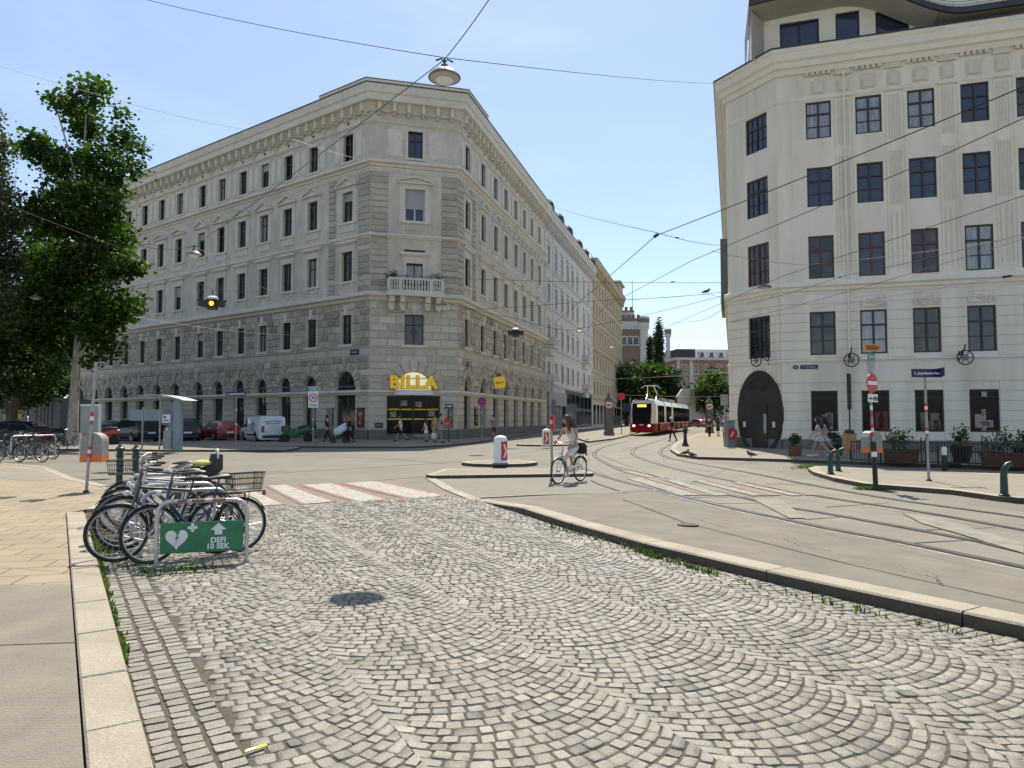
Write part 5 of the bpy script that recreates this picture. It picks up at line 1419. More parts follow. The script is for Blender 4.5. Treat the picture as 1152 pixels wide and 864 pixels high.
mb = MB(); mb.box(-.95,.95,1,6.5,.45,.85); mb.box(-1.1,1.1,6.2,8,.5,2.5); mb.build('chassis', M['plastic_black'], t)
for x in (-1, 1): wheel(t, x*1.0, 2.0*1, .45)
mb = MB(); mb.box(-3.3,-1.25,-.05,.05,.9,3.2); mb.build('side_wing', M['truck_grey'], t)
mb = MB(); mb.box(-2.9,-1.6,-.08,-.055,1.6,2.3); mb.build('yellow_lettering', M['sign_yellow'], t)
# scooters and motorbikes
def scooter(label, loc, rz, paint, kind='scooter', nm='motor_scooter', s=1.0):
    o = thing(nm, label, 'motorbike' if kind == 'bike' else 'scooter', loc, rz); o.scale = (s,s,s)
    for x, n_ in ((.62,'wheel'),(-.62,'wheel')):
        mb = MB(); mb.torus((x,0,.27), .21, .06, 18, 8, 0, 'y'); mb.lathe([(.06,-.05),(.2,-.01),(.2,.01),(.06,.05)], 12); mb.xf(T(x,0,.27) @ RX(math.pi/2), len(mb.v)-48); mb.build('wheel', M['rubber'], o, smooth=True)
    mb = MB(); mb.path([(-.85,0,.72),(-.55,0,.72),(-.15,0,.62),(.1,0,.42),(.35,0,.38)], [.10,.19,.17,.12,.10], 12); mb.build('rear_body', M[paint], o, smooth=True, ang=60)
    mb = MB(); mb.path([(.62,0,.45),(.55,0,.7),(.45,0,.98)], [.10,.17,.13], 10); mb.path([(.66,0,.3),(.6,0,.55)], .035, 6); mb.build('front_shield', M[paint], o, smooth=True, ang=60)
    mb = MB(); mb.path([(-.75,0,.86),(-.4,0,.86),(-.05,0,.80)], [.09,.13,.09], 10); mb.build('seat', M['plastic_black'], o, smooth=True)
    mb = MB(); mb.path([(.38,-.34,1.05),(.45,-.1,1.0),(.45,.1,1.0),(.38,.34,1.05)], .02, 6)
    for y in (-.3,.3): mb.path([(.42,y,1.05),(.45,y*1.2,1.22)], .008, 4); mb.ball((.45,y*1.2,1.24), .06, 8, 5, 0, (.3,1,.7))
    mb.build('handlebar', M['plastic_black'], o)
    mb = MB(); mb.ball((.6,0,.82), .09, 10, 6, 0, (.6,1,1)); mb.build('headlight', M['headlight'], o)
    return o
scooter('bright green scooter parked to the right of the white van', P3(334,47), math.radians(200), 'scooter_green', s=1.25)
scooter('red motorbike with yellow cover parked behind the litter bin', P3(113,42), math.radians(205), 'car_red', 'bike', 'motorbike', 1.2)
scooter('black motorbike parked at the left of the red one', P3(90,42), math.radians(230), 'plastic_black', 'bike', 'motorbike', 1.15)
# tram
tp = Vector((Xat(721.5,66.3), 66.3, 0)); td = Vector((.335,.942,0)); 
tr = thing('tram', 'red and white low floor tram coming down the tracks', 'tram', tp, math.atan2(-td.y,-td.x))
def tring(x, w, sl, zl=.3):
    h = [(w*.9,zl),(w,zl+.25),(w,1.15),(w,2.2),(w*.98,2.95),(w*.84,3.38),(w*.5,3.5)]
    xx = lambda z: x-sl*max(0, z-.9)-sl*.35*max(0,.9-z)
    return [(xx(z), y, z) for y, z in h]+[(xx(z), -y, z) for y, z in reversed(h)]
mb = MB(); loft(mb, [tring(0,.92,.22),tring(-.35,1.1,.2),tring(-1.0,1.2,.12),tring(-2.0,1.2,0)], 0)
x = -2.0
while x > -33: loft(mb, [tring(x-.02,1.2,0),tring(x-5.9,1.2,0)], 0); loft(mb, [tring(x-5.9,1.1,0,.5),tring(x-6.3,1.1,0,.5)], 1); x -= 6.3
n0 = len(mb.f)
for i, f in enumerate(mb.f):                                       # white shoulders and pillars
    z = sum(mb.v[j][2] for j in f)/len(f)
    if z > 1.2 and mb.m[i] == 0: mb.m[i] = 2
for i, f in enumerate(mb.f):
    if len(f) > 8: mb.m[i] = 0
mb.build('body', [M['tram_red'], M['plastic_black'], M['tram_white']], tr, smooth=True, ang=30)
mb = MB()
xx = lambda z, x=0: x-.22*max(0, z-.9)+.034
for a, b in ((1.15,3.05),):
    P_ = [(xx(a),-.86,a),(xx(a),.86,a),(xx(b)-.02,.86,b),(xx(b)-.02,-.86,b)]; mb.quad(*P_)
mb.build('windscreen', M['tram_tint'], tr)
mb = MB(); z0, z1 = 2.72, 2.95; mb.quad((xx(z0)+.01,-.42,z0),(xx(z0)+.01,.42,z0),(xx(z1)+.01,.42,z1),(xx(z1)+.01,-.42,z1)); mb.build('destination_display', M['led'], tr)
mb = MB(); c_ = [(xx(1.2)-.022,-.915,1.2),(xx(1.2)-.022,.915,1.2),(xx(3.36)-.022,.78,3.36),(xx(3.36)-.022,-.78,3.36)]; mb.quad(*c_); mb.build('front_frame', M['tram_white'], tr)
for y in (-.72,.72): mb = MB(); mb.ball((-.02,y,.95), .14, 10, 6, 0, (.5,1,.8)); mb.build('headlight', M['lampglow'], tr)
for sg in (1, -1):
    x = -1.3; k = 0
    while x > -33:
        w_ = 1.15
        if (x+2) % 6.3 > .8:
            mb = MB(); mb.quad((x,sg*1.212,1.2),(x-w_,sg*1.212,1.2),(x-w_,sg*1.195,2.92),(x,sg*1.195,2.92)); mb.build('side_window', M['tram_tint'], tr)
            if k % 4 == 1: mb = MB(); mb.box(x-w_+.02, x-.02, sg*1.214-.004, sg*1.214+.004, .4, 1.17); mb.build('door', M['tram_tint'], tr)
        x -= 1.25; k += 1
mb = MB(); mb.path([(-6,-.5,3.5),(-7.2,-.5,4.2),(-6,-.3,4.95)], .04, 6); mb.path([(-6,.5,3.5),(-7.2,.5,4.2),(-6,.3,4.95)], .04, 6)
mb.path([(-6,-.95,4.75),(-6,-.6,5.0),(-6,.6,5.0),(-6,.95,4.75)], .045, 6); mb.box(-7.5,-5,-.6,.6,3.48,3.58); mb.build('pantograph', M['tram_white'], tr)
mb = MB(); mb.box(-12,-8.5,-.8,.8,3.5,3.8); mb.box(-20,-14.5,-.8,.8,3.5,3.8); mb.build('roof_unit', M['bin_grey'], tr)
mb = MB(); mb.box(.0,.02,-.18,.18,.98,1.08); mb.build('number_plate', M['sign_white'], tr)
# ------------------------------------------------------------------ street furniture
def lamp(label, pos, d=.53, group='lamps hung over the street'):
    o = thing('street_lamp', label, 'street lamp', pos, U(-.3,.3), group); r = d/2
    mb = MB(); mb.lathe([(.02,.20),(.055,.19),(.06,.13),(.10,.115),(r*.62,.085),(r*.93,.015),(r,-.02),(r*.97,-.035),(r*.93,-.03)], 24); mb.build('lamp_shade', M['zinc'], o, smooth=True)
    mb = MB(); mb.lathe([(r*.9,-.03),(r*.8,-.05),(r*.45,-.075),(.01,-.082)], 24); mb.build('lamp_glass', M['lampglass'], o, smooth=True)
    mb = MB(); mb.lathe([(r*.55,-.068),(r*.50,-.085),(.01,-.095)], 20); mb.build('diffuser', M['lampglow'] if False else M['sign_white'], o, smooth=True)
    mb = MB(); mb.path([(-.14,0,.25),(-.05,0,.29),(0,0,.22),(.05,0,.29),(.14,0,.25)], .014, 6); mb.path([(0,0,.18),(0,0,.30)], .018, 6); mb.build('hanger', M['iron'], o)
    return o
L1 = atY(500,86,11.1); L2 = atY(218,286,24); 
lamp('large round hanging lamp nearest the viewer, above the cobbles, against the sky', L1)
lamp('round hanging lamp before the middle of the long shaded facade', L2)
lamp('small hanging lamp below the stone balcony of the corner building', atY(497,343,46), .75)
lamp('hanging lamp close to the cream building, above its corner window', atY(860,323,31), .62)
lamp('distant hanging lamp in front of the white ornate house', atY(652,373,78), .9)
lamp('farthest hanging lamp in front of the beige house', atY(688,391,108), 1.0)
lamp('hanging lamp in front of the plane tree foliage', atY(40,335,37), .6)
def cable(label, pts, r=.012, sag=0.0, mat='iron', insul=(), group='wires spanning the square'):
    P = []
    for i, (a, b) in enumerate(zip(pts[:-1], pts[1:])):
        a, b = Vector(a), Vector(b); n = 10
        for k in range(n+(i == len(pts)-2)): t = k/n; P.append(a.lerp(b, t)-Vector((0,0,sag*4*t*(1-t))))
    mb = MB(); mb.path(P, r*.72, 5)
    o = mb.build('cable', M[mat]); tag(o, label, 'cable', group)
    for c, s in insul:
        d = (Vector(pts[-1])-Vector(pts[0])).normalized(); c = Vector(c); q = MB(); q.path([c-d*s, c-d*s*.5, c, c+d*s*.5, c+d*s], [r*1.2, s*.28, s*.2, s*.28, r*1.2], 7); q.build('insulator', M['iron'], o)
    return o
up = Vector((0,0,.28))
cable('thick black wire that carries the nearest hanging lamp', [atY(576,-40,9.6), L1+up, L2+up], .011, .05)
cable('thin wire from upper left past the nearest lamp to the cream roof', [atY(120,-12,17), L1+up+Vector((0,0,.03)), atY(812,94,38)], .009, .1)
cable('thin wire at upper left ending on the long facade', [atY(-40,62,22), atY(284,147,60.2)], .013, .3)
W4 = atY(738,265,22)
cable('thick wire from upper right through the black insulator to the white house', [atY(1200,77,13), W4, atY(617,369,78)], .018, .05, insul=((W4,.22),))
cable('thin wire between the corner building roof and the cream corner', [atY(622,232,80), W4+Vector((0,0,.1)), atY(818,276,40)], .014, .12, insul=((atY(762,267,28),.16),))
cable('level wire from the long facade to the cream building, just above the tram wires', [atY(395,306,52), atY(826,318,39.5)], .018, .25, insul=((atY(757,317,41),.12),))
cable('slightly sagging wire below the level wire, with a bird', [atY(440,352,52.3), atY(690,337,46), atY(818,328,40)], .018, .1)
cable('wire rising to the right across the third floor of the cream building', [atY(826,345,39), atY(950,310,31), atY(1210,247,17)], .013, .1, insul=((atY(945,312,31.4),.12),))
cable('lower wire across the ledge of the cream building', [atY(822,362,39), atY(1210,250,18)], .012, .15)
cable('white wire crossing the relief panels of the cream building', [atY(838,357,38), atY(1133,311,30)], .012, .1, 'steel', ((atY(1133,311,30),.2),))
cable('wire across the cream wall towards the tram curve', [atY(800,282,30), atY(905,298,27), atY(1205,258,20)], .011, .1)
cable('pale wire before the mezzanine windows under the amber signal', [atY(150,356,28), atY(331,377,40)], .012, .15, 'steel')
cable('wire the amber signal hangs from', [atY(-30,214,27), atY(128,276,30), atY(238,325,31), atY(360,331,38), atY(497,338,46)], .010, .05)
cable('pale wire running down from the second lamp', [L2+up, atY(262,296,27), atY(332,350,40), atY(370,372,50)], .011, .05, 'steel')
cable('pale wire before the upper floors of the rounded corner', [atY(330,157,36), atY(494,199,50), atY(545,222,58)], .014, .2, 'steel')
cable('wire through the plane tree to the second lamp', [atY(-20,270,33), atY(150,273,30), L2+up], .012, .2)
cable('wire the dark signal hangs from', [atY(497,339,46), atY(580,358,43), atY(640,372,44), atY(824,330,39)], .016, .1)
cable('far wire crossing in front of the park trees', [atY(590,428,82), atY(822,419,60)], .02, .2, 'steel')
cable('farthest wire crossing above the tram', [atY(640,441,100), atY(815,446,80)], .022, .2, 'steel')
cable('wire with bent end beside the cream corner', [atY(700,338,50), atY(795,331,42), atY(810,334,41), atY(812,348,40.5)], .014, 0)
cable('slack wire from the cream corner down to the slim tower', [atY(818,344,40), atY(790,360,55), atY(745,363,80), atY(700,348,95)], .02, .1)
for i, (a, b) in enumerate(((0,1),(2,3))):
    ra, rb = resample(rails[a], 30), resample(rails[b], 30); P = [(ra[k]+rb[k])/2+Vector((0,0,5.3)) for k in (0,4,8,12,16,20,24,27,29)]
    P.append(P[-1]+(P[-1]-P[-2]).normalized()*40)
    cable('contact wire over the track next to the brown platform' if i == 0 else 'contact wire over the track next to the cream building', P, .009, 0, group='tram contact wires')
# signals
def signal(label, pos, rz, lens, s=1.0):
    o = thing('traffic_light', label, 'traffic light', pos, rz); o.scale = (s,s,s)
    mb = MB(); mb.box(-.16,.16,-.16,.16,-.22,.22); mb.build('housing', M['bin_grey'], o)
    mb = MB(); mb.lathe([(.25,.20),(.24,.29),(.15,.345),(.02,.36)], 16); mb.build('cover', M['sign_white'], o, smooth=True)
    for a in range(4):
        mb = MB(); mb.box(-.17,.17,-.20,-.16,-.24,.22)
        n = 10
        for k in range(n+1):
            q = math.pi*(1.15*k/n-.075); 
        mb.path([(.14*math.cos(math.pi*(k/10)), -.3, .0+.14*math.sin(math.pi*(k/10))) for k in range(11)], .022, 5)
        mb.path([(.14*math.cos(math.pi*(k/10)), -.22, .0+.14*math.sin(math.pi*(k/10))) for k in range(11)], .022, 5)
        mb.box(-.16,.16,-.60 if a % 2 else -.36,-.2,.12,.155)
        if a % 2: mb.box(-.13,.13,-.50,-.2,-.12,.12)
        h = mb.build('signal_head', M['plastic_black'], o, RZ(a*math.pi/2))
        mb = MB(); mb.lathe([(.098,0),(.085,.02),(.01,.03)], 16); mb.xf(T(0,-.2,0) @ RX(math.pi/2)); mb.build('lens', M[lens] if a == 0 else M['plastic_black'], h)
    mb = MB(); mb.path([(0,0,.36),(0,0,.62)], .02, 6); mb.build('hanger', M['iron'], o)
    return o
signal('hanging signal with amber light glowing before the long facade', atY(239,342,31), .18, 'amber', 1.0)
signal('dark hanging signal over the street beside the bag shaped sign', atY(580,375,43), .05, 'plastic_black', .95)
# posts with signs -----------------------------------------------------------
def post(o, h, r=.03, mat='pole_grey', lean=0.0, bands=()):
    mb = MB(); mb.path([(0,0,0),(lean*h,0,h)], r, 10); p = mb.build('pole', M[mat], o, smooth=True)
    mb = MB(); mb.lathe([(r*2.2,0),(r*2.2,.02),(r*1.3,.05)], 12); mb.build('base', M['iron'], p)
    for z, m, hh in bands: mb = MB(); mb.tube((lean*z,0,z), (lean*(z+hh),0,z+hh), r*1.12, n=10); mb.build('sticker', M[m], p)
    return p
def plate(o, name, w, h, z, mat, y=-.05, rz=0, round_=False, t=.012, x=0.0):
    mb = MB()
    if round_:
        mb.lathe([(w/2,0),(w/2,t)], 28); mb.xf(RX(math.pi/2))
    else: mb.box(-w/2, w/2, -t, 0, -h/2, h/2)
    q = mb.build(name, M[mat], o, T(x,0,0) @ RZ(rz) @ T(0,y,z))
    return q
def face(q, nm, fn, mat):
    mb = MB(); fn(mb); return mb.build(nm, M[mat], q)
RW = [(.95,'sign_red',.07),(1.02,'sign_white',.08),(1.10,'sign_red',.07),(1.75,'sign_red',.08),(1.83,'sign_white',.09),(1.92,'sign_red',.08)]
# litter bin post at left
p = gz(97,554,ZL); o = thing('litter_bin_post', 'grey pole with red stickers carrying a grey hooded litter bin with orange bottom', 'litter bin', p, .1)
post(o, 2.88, .032, 'steel_dull', .045, [(.78,'sign_red',.07),(.86,'sign_white',.07),(.94,'sign_red',.07),(1.5,'sign_red',.08),(1.58,'sign_white',.09),(1.67,'sign_red',.10)])
mb = MB(); n = 12; prof = [(-.225,.66),(.225,.66)]+[(.225*math.cos(math.pi*k/n), 1.12+.19*math.sin(math.pi*k/n)) for k in range(n+1)]
mb.prismy(prof[:2]+prof[2:], .03, .36); b = mb.build('bin_body', M['bin_grey'], o, T(.06,0,.0))
mb = MB(); mb.box(-.232,.232,.022,.368,.66,.82); mb.build('orange_band', M['bin_orange'], b)
mb = MB(); mb.path([(.13,0,2.86),(.3,0,2.87)], .02, 6); mb.path([(.13,0,2.5),(.26,0,2.58)], .015, 6); mb.build('arm', M['steel_dull'], o)
# street name post left
p = gz(265,504); o = thing('street_name_post', 'dark blue street name sign on thin post beside the phone shelter and the white van', 'street sign', p, -.15)
post(o, 2.98, .035, 'pole_grey', 0, [(1.28,'sign_white',.1),(2.1,'sign_white',.1)])
q = plate(o, 'name_plate', 1.22, .24, 3.05, 'sign_blue'); face(q, 'lettering', lambda mb: text_mb(mb, '9., Jörg-Mauthe-Platz', .125, T(0,-.015,-.01), bold=.003), 'sign_white')
# zone 30
p = gz(352,502); o = thing('zone_sign_post', 'white thirty zone sign with small green plate above, on a post near the arched door', 'road sign', p, .0)
post(o, 3.3, .035, 'pole_grey', 0, [(1.0,'sign_white',.1),(1.55,'sign_white',.1)])
q = plate(o, 'zone_plate', .60, .95, 2.78, 'sign_white')
def ringf(r0, r1):
    def f(mb):
        n = 32
        for k in range(n):
            a, b = 2*math.pi*k/n, 2*math.pi*(k+1)/n
            mb.quad((r0*math.cos(a),-.016,.12+r0*math.sin(a)), (r0*math.cos(b),-.016,.12+r0*math.sin(b)), (r1*math.cos(b),-.016,.12+r1*math.sin(b)), (r1*math.cos(a),-.016,.12+r1*math.sin(a)))
    return f
face(q, 'red_ring', ringf(.19,.255), 'sign_red'); face(q, 'lettering', lambda mb: (text_mb(mb, '30', .24, T(0,-.015,.11), bold=.004), text_mb(mb, 'Zone', .19, T(0,-.015,-.32), bold=.003)), 'plastic_black')
q = plate(o, 'green_plate', .66, .28, 3.42, 'sign_white'); face(q, 'green_field', lambda mb: mb.box(-.3,.3,-.018,-.012,-.10,.10), 'sign_teal'); face(q, 'arrow', lambda mb: mb.prismy([(-.2,-.02),(.08,-.02),(.08,-.07),(.2,0),(.08,.07),(.08,.02),(-.2,.02)], -.024, -.018), 'sign_white')
# no entry post
p = gz(985,545,.11); o = thing('no_entry_post', 'leaning post with no entry sign, orange and green direction signs and a grey bin', 'road sign', p, .22)
post(o, 3.12, .028, 'pole_grey', -.035, [(1.15,'sign_red',.08),(1.25,'sign_white',.09),(1.36,'sign_red',.08),(1.62,'sign_red',.12),(1.78,'sign_white',.10)])
mb = MB(); mb.path([(0,0,0),(-.025,0,1.02)], .058, 12); s_ = mb.build('black_sleeve', M['iron'], o, smooth=True); mb = MB(); mb.tube((-.016,0,.66),(-.018,0,.78), .061, n=12); mb.build('sticker', M['sign_white'], s_)
q = plate(o, 'no_entry_disc', .47, 0, 2.42, 'sign_red', -.06, .35, True, x=-.10)
face(q, 'bar', lambda mb: mb.box(-.2,.2,-.022,-.013,-.045,.045), 'sign_white')
q = plate(o, 'cycle_plate', .40, .19, 2.06, 'sign_white', -.06, .35, x=-.09)
def cyc(mb):
    for x in (.04,.14): mb.torus((x,-.018,-.02), .04, .007, 14, 5)
    mb.path([(.04,-.018,-.02),(.075,-.018,.035),(.12,-.018,.035),(.14,-.018,-.02)], .006, 5); text_mb(mb, 'ausg.', .075, T(-.1,-.014,0), bold=.001)
face(q, 'cycle_symbol', cyc, 'plastic_black')
mb = MB(); mb.prismy([(-.21,2.98),(.21,2.98),(.03,2.62),(-.03,2.62)], -.04, -.028); q = mb.build('triangle_back', M['steel_dull'], o, T(-.09,0,0) @ RZ(.3))
q = plate(o, 'green_sign', .36, .16, 3.05, 'sign_teal', -.07, .45, x=-.12); face(q, 'lettering', lambda mb: text_mb(mb, 'Radweg 9', .07, T(0,-.014,0)), 'sign_white')
mb = MB(); mb.prismy([(-.24,-.085),(.16,-.085),(.27,0),(.16,.085),(-.24,.085)], -.02, 0); q = mb.build('orange_arrow_sign', M['sign_orange'], o, T(-.04,-.05,3.27) @ RZ(.1))
face(q, 'brown_field', lambda mb: mb.prismy([(-.19,-.05),(.14,-.05),(.20,0),(.14,.05),(-.19,.05)], -.026, -.02), 'sign_brown')
face(q, 'lettering', lambda mb: text_mb(mb, '1 Freud-M.', .06, T(-.02,-.03,0)), 'sign_orange')
mb = MB(); mb.prismy([(-.19,.75),(.19,.75),(.19,1.12),(.15,1.22),(.08,1.27),(-.08,1.27),(-.15,1.22),(-.19,1.12)], .04, .3); b = mb.build('bin_body', M['bin_grey'], o, T(.06,0,0))
mb = MB(); mb.box(-.196,.196,.034,.306,.75,.88); mb.build('orange_band', M['bin_orange'], b)
# street name post right
p = gz(1045,541,.11); o = thing('street_name_post', 'post with red and white stickers and dark street name plate before the shop windows', 'street sign', p, -.02)
post(o, 2.72, .032, 'pole_grey', -.01, [(1.12,'sign_red',.07),(1.19,'sign_white',.07),(1.26,'sign_red',.07),(1.72,'sign_red',.08),(1.80,'sign_white',.08),(1.88,'sign_red',.08)])
q = plate(o, 'name_plate', .78, .215, 2.72, 'sign_blue', -.045); face(q, 'lettering', lambda mb: text_mb(mb, '9., Jörg-Mauthe-Platz', .078, T(0,-.015,-.005), bold=.002), 'sign_white')
q = plate(o, 'name_plate', .70, .215, 2.74, 'sign_blue', .0, math.pi/2.3, x=.33)
# edge-on post beside the cyclist
p = gz(621,541); o = thing('sign_post', 'slim post with signs seen from the side, just left of the cyclist', 'sign post', p, 0)
post(o, 2.85, .035, 'steel_dull', -.008, [(1.42,'sign_red',.10),(1.53,'sign_white',.10),(1.65,'sign_red',.10),(.2,'sign_white',.06)])
plate(o, 'side_sign', .5, .42, 1.98, 'sign_blue', -.05, math.pi/2-.25); plate(o, 'side_sign', .4, .4, 2.55, 'steel_dull', -.05, math.pi/2-.1); plate(o, 'side_sign', .42, .42, 1.55, 'sign_red', -.05, math.pi/2-.2)
# signs at the supermarket corner
p = Vector((Xat(542,49.5), 49.5, .1)); o = thing('no_stopping_post', 'round purple blue stop restriction sign on a post beside the arched windows', 'road sign', p, .2); post(o, 3.0, .035, 'pole_grey', 0, [(1.0,'sign_white',.1),(1.9,'sign_white',.1)])
q = plate(o, 'disc', .62, 0, 2.75, 'sign_purple', -.05, 0, True); face(q, 'red_cross', lambda mb: (mb.box(-.28,.28,-.02,-.013,-.03,.03),), 'sign_red')
p = Vector((Xat(505,48.5), 48.5, .1)); o = thing('direction_sign_post', 'dark one way plate on a post with pink newspaper pouch near the shop door', 'road sign', p, 0); post(o, 2.3, .03, 'iron')
q = plate(o, 'arrow_plate', .55, .3, 2.4, 'sign_blue'); face(q, 'arrow', lambda mb: mb.prismy([(-.2,-.03),(.05,-.03),(.05,-.09),(.2,0),(.05,.09),(.05,.03),(-.2,.03)], -.02, -.013), 'sign_white')
mb = MB(); mb.box(-.22,.22,-.16,-.04,.95,1.5); mb.box(-.16,.06,-.14,-.05,1.5,1.65); q = mb.build('newspaper_pouch', M['sign_red'], o, T(-.1,0,0)); face(q, 'white_mark', lambda mb: mb.box(-.12,.1,-.166,-.161,1.1,1.3), 'cloth_pink')
# traffic pillars
def pillar(label, px, py, z, rz, s=1.0):
    p = gz(px, py, z); o = thing('traffic_pillar', label, 'traffic pillar', p, rz, 'white traffic island pillars'); o.scale = (s,s,s)
    mb = MB(); mb.lathe([(.27,0),(.27,.06),(.235,.08),(.235,.82),(.215,.90),(.15,.96),(.02,.985)], 24); mb.build('body', M['sign_white'], o, smooth=True)
    mb = MB(); mb.lathe([(.275,0),(.275,.05)], 24); mb.build('foot', M['bin_grey'], o)
    mb = MB(); n = 8; pts = [(.242*math.sin(a), -.242*math.cos(a)) for a in [(-.62+1.24*k/n) for k in range(n+1)]]
    for a, b in zip(pts[:-1], pts[1:]): mb.quad((*a,.14), (*b,.14), (*b,.78), (*a,.78))
    q = mb.build('red_panel', M['sign_red'], o); mb = MB()
    for z0 in (.46,):
        mb.prismy([(-.10,z0+.24),(-.03,z0+.24),(.09,z0),(-.03,z0-.24),(-.10,z0-.24),(.0,z0)], -.256, -.246)
    mb.build('white_chevron', M['sign_white'], q)
    return o
pillar('white rounded traffic pillar with red chevron panel, nearer one on the oval island', 563, 522, .11, .75)
pillar('white rounded traffic pillar with red chevron panel, farther one left of the cyclist', 614.5, 502, .10, .02)
# bollards
def bollard(kind, label, pos, rz=0, group=None):
    o = thing('bollard', label, 'bollard', pos, rz, group)
    if kind == 'green':
        mb = MB(); mb.lathe([(.10,0),(.10,.08),(.075,.1),(.07,.72),(.09,.74),(.09,.79),(.07,.80),(.075,.9),(.105,.92),(.105,.96),(.05,1.0),(.03,1.05),(.01,1.06)], 14); mb.build('body', M['green_iron'], o, smooth=True)
    elif kind == 'bent':
        mb = MB(); mb.path([(0,0,0),(0,0,.42),(.02,0,.55),(.08,0,.63),(.17,0,.66)], [.075,.065,.06,.058,.05], 12); mb.build('body', M['green_iron'], o, smooth=True)
        mb = MB(); mb.lathe([(.10,0),(.10,.03),(.08,.04)], 12); mb.build('foot', M['iron'], o)
    elif kind == 'cap':
        mb = MB(); mb.lathe([(.085,0),(.075,.03),(.07,.55)], 14); mb.build('body', M['iron'], o); mb = MB(); mb.lathe([(.075,.55),(.075,.76),(.05,.8)], 14); mb.build('white_cap', M['sign_white'], o)
    else:
        mb = MB(); mb.lathe([(.19,0),(.19,.1),(.12,.18),(.09,.5),(.085,.72),(.14,.76),(.14,.8),(.10,.84),(.14,.9),(.15,.98),(.08,1.04),(.04,1.1),(.06,1.16),(.01,1.2)], 14); mb.build('body', M['iron'], o, smooth=True)
    return o
bollard('green', 'dark green cast bollard at the left of the pair behind the bike rack', gz(134,548), 0, 'green bollards')
bollard('green', 'dark green cast bollard at the right of the pair behind the bike rack', gz(152,550), 0, 'green bollards')
bollard('bent', 'bent green bollard, left one at the tip of the sign island', gz(934.5,533.5,.11), 0, 'bent bollards')
bollard('bent', 'bent green bollard, behind the one at the tip of the sign island', gz(943,530,.11), 0, 'bent bollards')
bollard('bent', 'bent green bollard alone near the right picture edge', gz(1130,558,.11), .1, 'bent bollards')
bollard('cap', 'black bollard with white cap behind the street name post', gz(1063,532,.0), 0)
bollard('pawn', 'ornate black pawn shaped bollard beside the tracks', gz(771,502,.12)*1, 0)
# ornate sign columns at the stop
def column(label, pos):
    o = thing('sign_column', label, 'column', pos, 0, 'ornate columns with round signs')
    mb = MB(); mb.lathe([(.5,0),(.5,.25),(.38,.3),(.38,2.3),(.46,2.35),(.46,2.45)], 8); 
    for k in range(8): q = k*math.pi/4; mb.box(.38*math.cos(q)-.04, .38*math.cos(q)+.04, .38*math.sin(q)-.04, .38*math.sin(q)+.04, .3, 2.3)
    mb.build('shaft', M['zinc'], o)
    mb = MB(); mb.lathe([(.30,3.05),(.42,3.1),(.36,3.3),(.2,3.45),(.12,3.75),(.02,3.9)], 12); mb.build('cap', M['zinc'], o, smooth=True)
    mb = MB(); mb.lathe([(.42,-.06),(.42,.06)], 20); mb.xf(T(0,-.1,2.75) @ RX(math.pi/2)); q = mb.build('round_sign', M['sign_red'], o)
    face(q, 'white_field', lambda mb: mb.lathe([(.33,0),(.33,.01)], 20).xf(T(0,-.165,2.75) @ RX(math.pi/2)), 'sign_white'); face(q, 'bar', lambda mb: mb.box(-.25,.25,-.185,-.178,2.68,2.80), 'poster_red')
column('ornate column with round sign on the tram stop pavement left of the tram', Vector((Xat(685,64), 64, .12)))
column('ornate column with round sign behind the two dark pedestrians near the gateway', Vector((Xat(798,74), 74, .12)))
# tram stop frame
o = thing('tram_stop_sign', 'tram stop frame with round red sign and timetable panels beside the tram', 'stop sign', (Xat(699,70), 70, .12), 0)
mb = MB(); [mb.tube((x,0,0), (x,0,3.6), .05, n=8) for x in (-.9,.0,.9)]; mb.path([(-.9,0,2.7),(.9,0,2.3)], .04, 6); mb.build('frame', M['steel_dull'], o)
plate(o, 'panel', .9, .8, 2.6, 'sign_blue', -.08).location.x = .55; plate(o, 'panel', .7, .9, 1.3, 'glass', -.08).location.x = -.45; plate(o, 'round_sign', .75, 0, 3.7, 'sign_red', -.08, 0, True)
# cabinet at the cream corner
p = Vector((Xat(818.5,38.5), 38.2, .12)); o = thing('switch_cabinet', 'dark grey cabinet with round red emblem at the corner of the cream building', 'cabinet', p, .2)
mb = MB(); mb.box(-.22,.22,-.2,.2,0,1.40); mb.box(-.25,.25,-.23,.23,1.40,1.45); mb.build('body', M['bin_grey'], o)
mb = MB(); mb.lathe([(.30,0),(.30,.03)], 20); mb.xf(T(.03,-.24,.72) @ RX(math.pi/2)); q = mb.build('emblem', M['sign_red'], o); face(q, 'slash', lambda mb: mb.path([(-.08,-.28,.55),(.02,-.285,.68),(.08,-.28,.85)], .035, 6), 'sign_white')
mb = MB(); mb.tube((.28,0,0), (.28,0,2.3), .03, n=8); mb.box(.05,.5,-.03,.0,2.0,2.6); q = mb.build('advert_plate', M['cloth_pink'], o, T(-.55,0,.25))
# wooden litter bin by the wall
p = gz(957,516,.12); o = thing('litter_bin_post', 'brown bin on a tall black post before the cream wall', 'litter bin', p, .1); post(o, 3.25, .03, 'iron')
mb = MB(); mb.box(-.07,.07,-.03,.03,1.9,3.3); mb.build('dark_panel', M['iron'], o)
mb = MB(); mb.prismy([(-.26,.35),(.16,.35),(.2,.98),(-.22,.98)], -.28, -.03); q = mb.build('bin_body', M['bin_yellow'], o, T(-.1,0,0)); face(q, 'orange_edge', lambda mb: mb.box(-.27,.17,-.29,-.02,.35,.42), 'bin_orange'); face(q, 'lid', lambda mb: mb.lathe([(.2,.98),(.16,1.1),(.02,1.14)], 10, (-.02,-.15,0)), 'plastic_black')
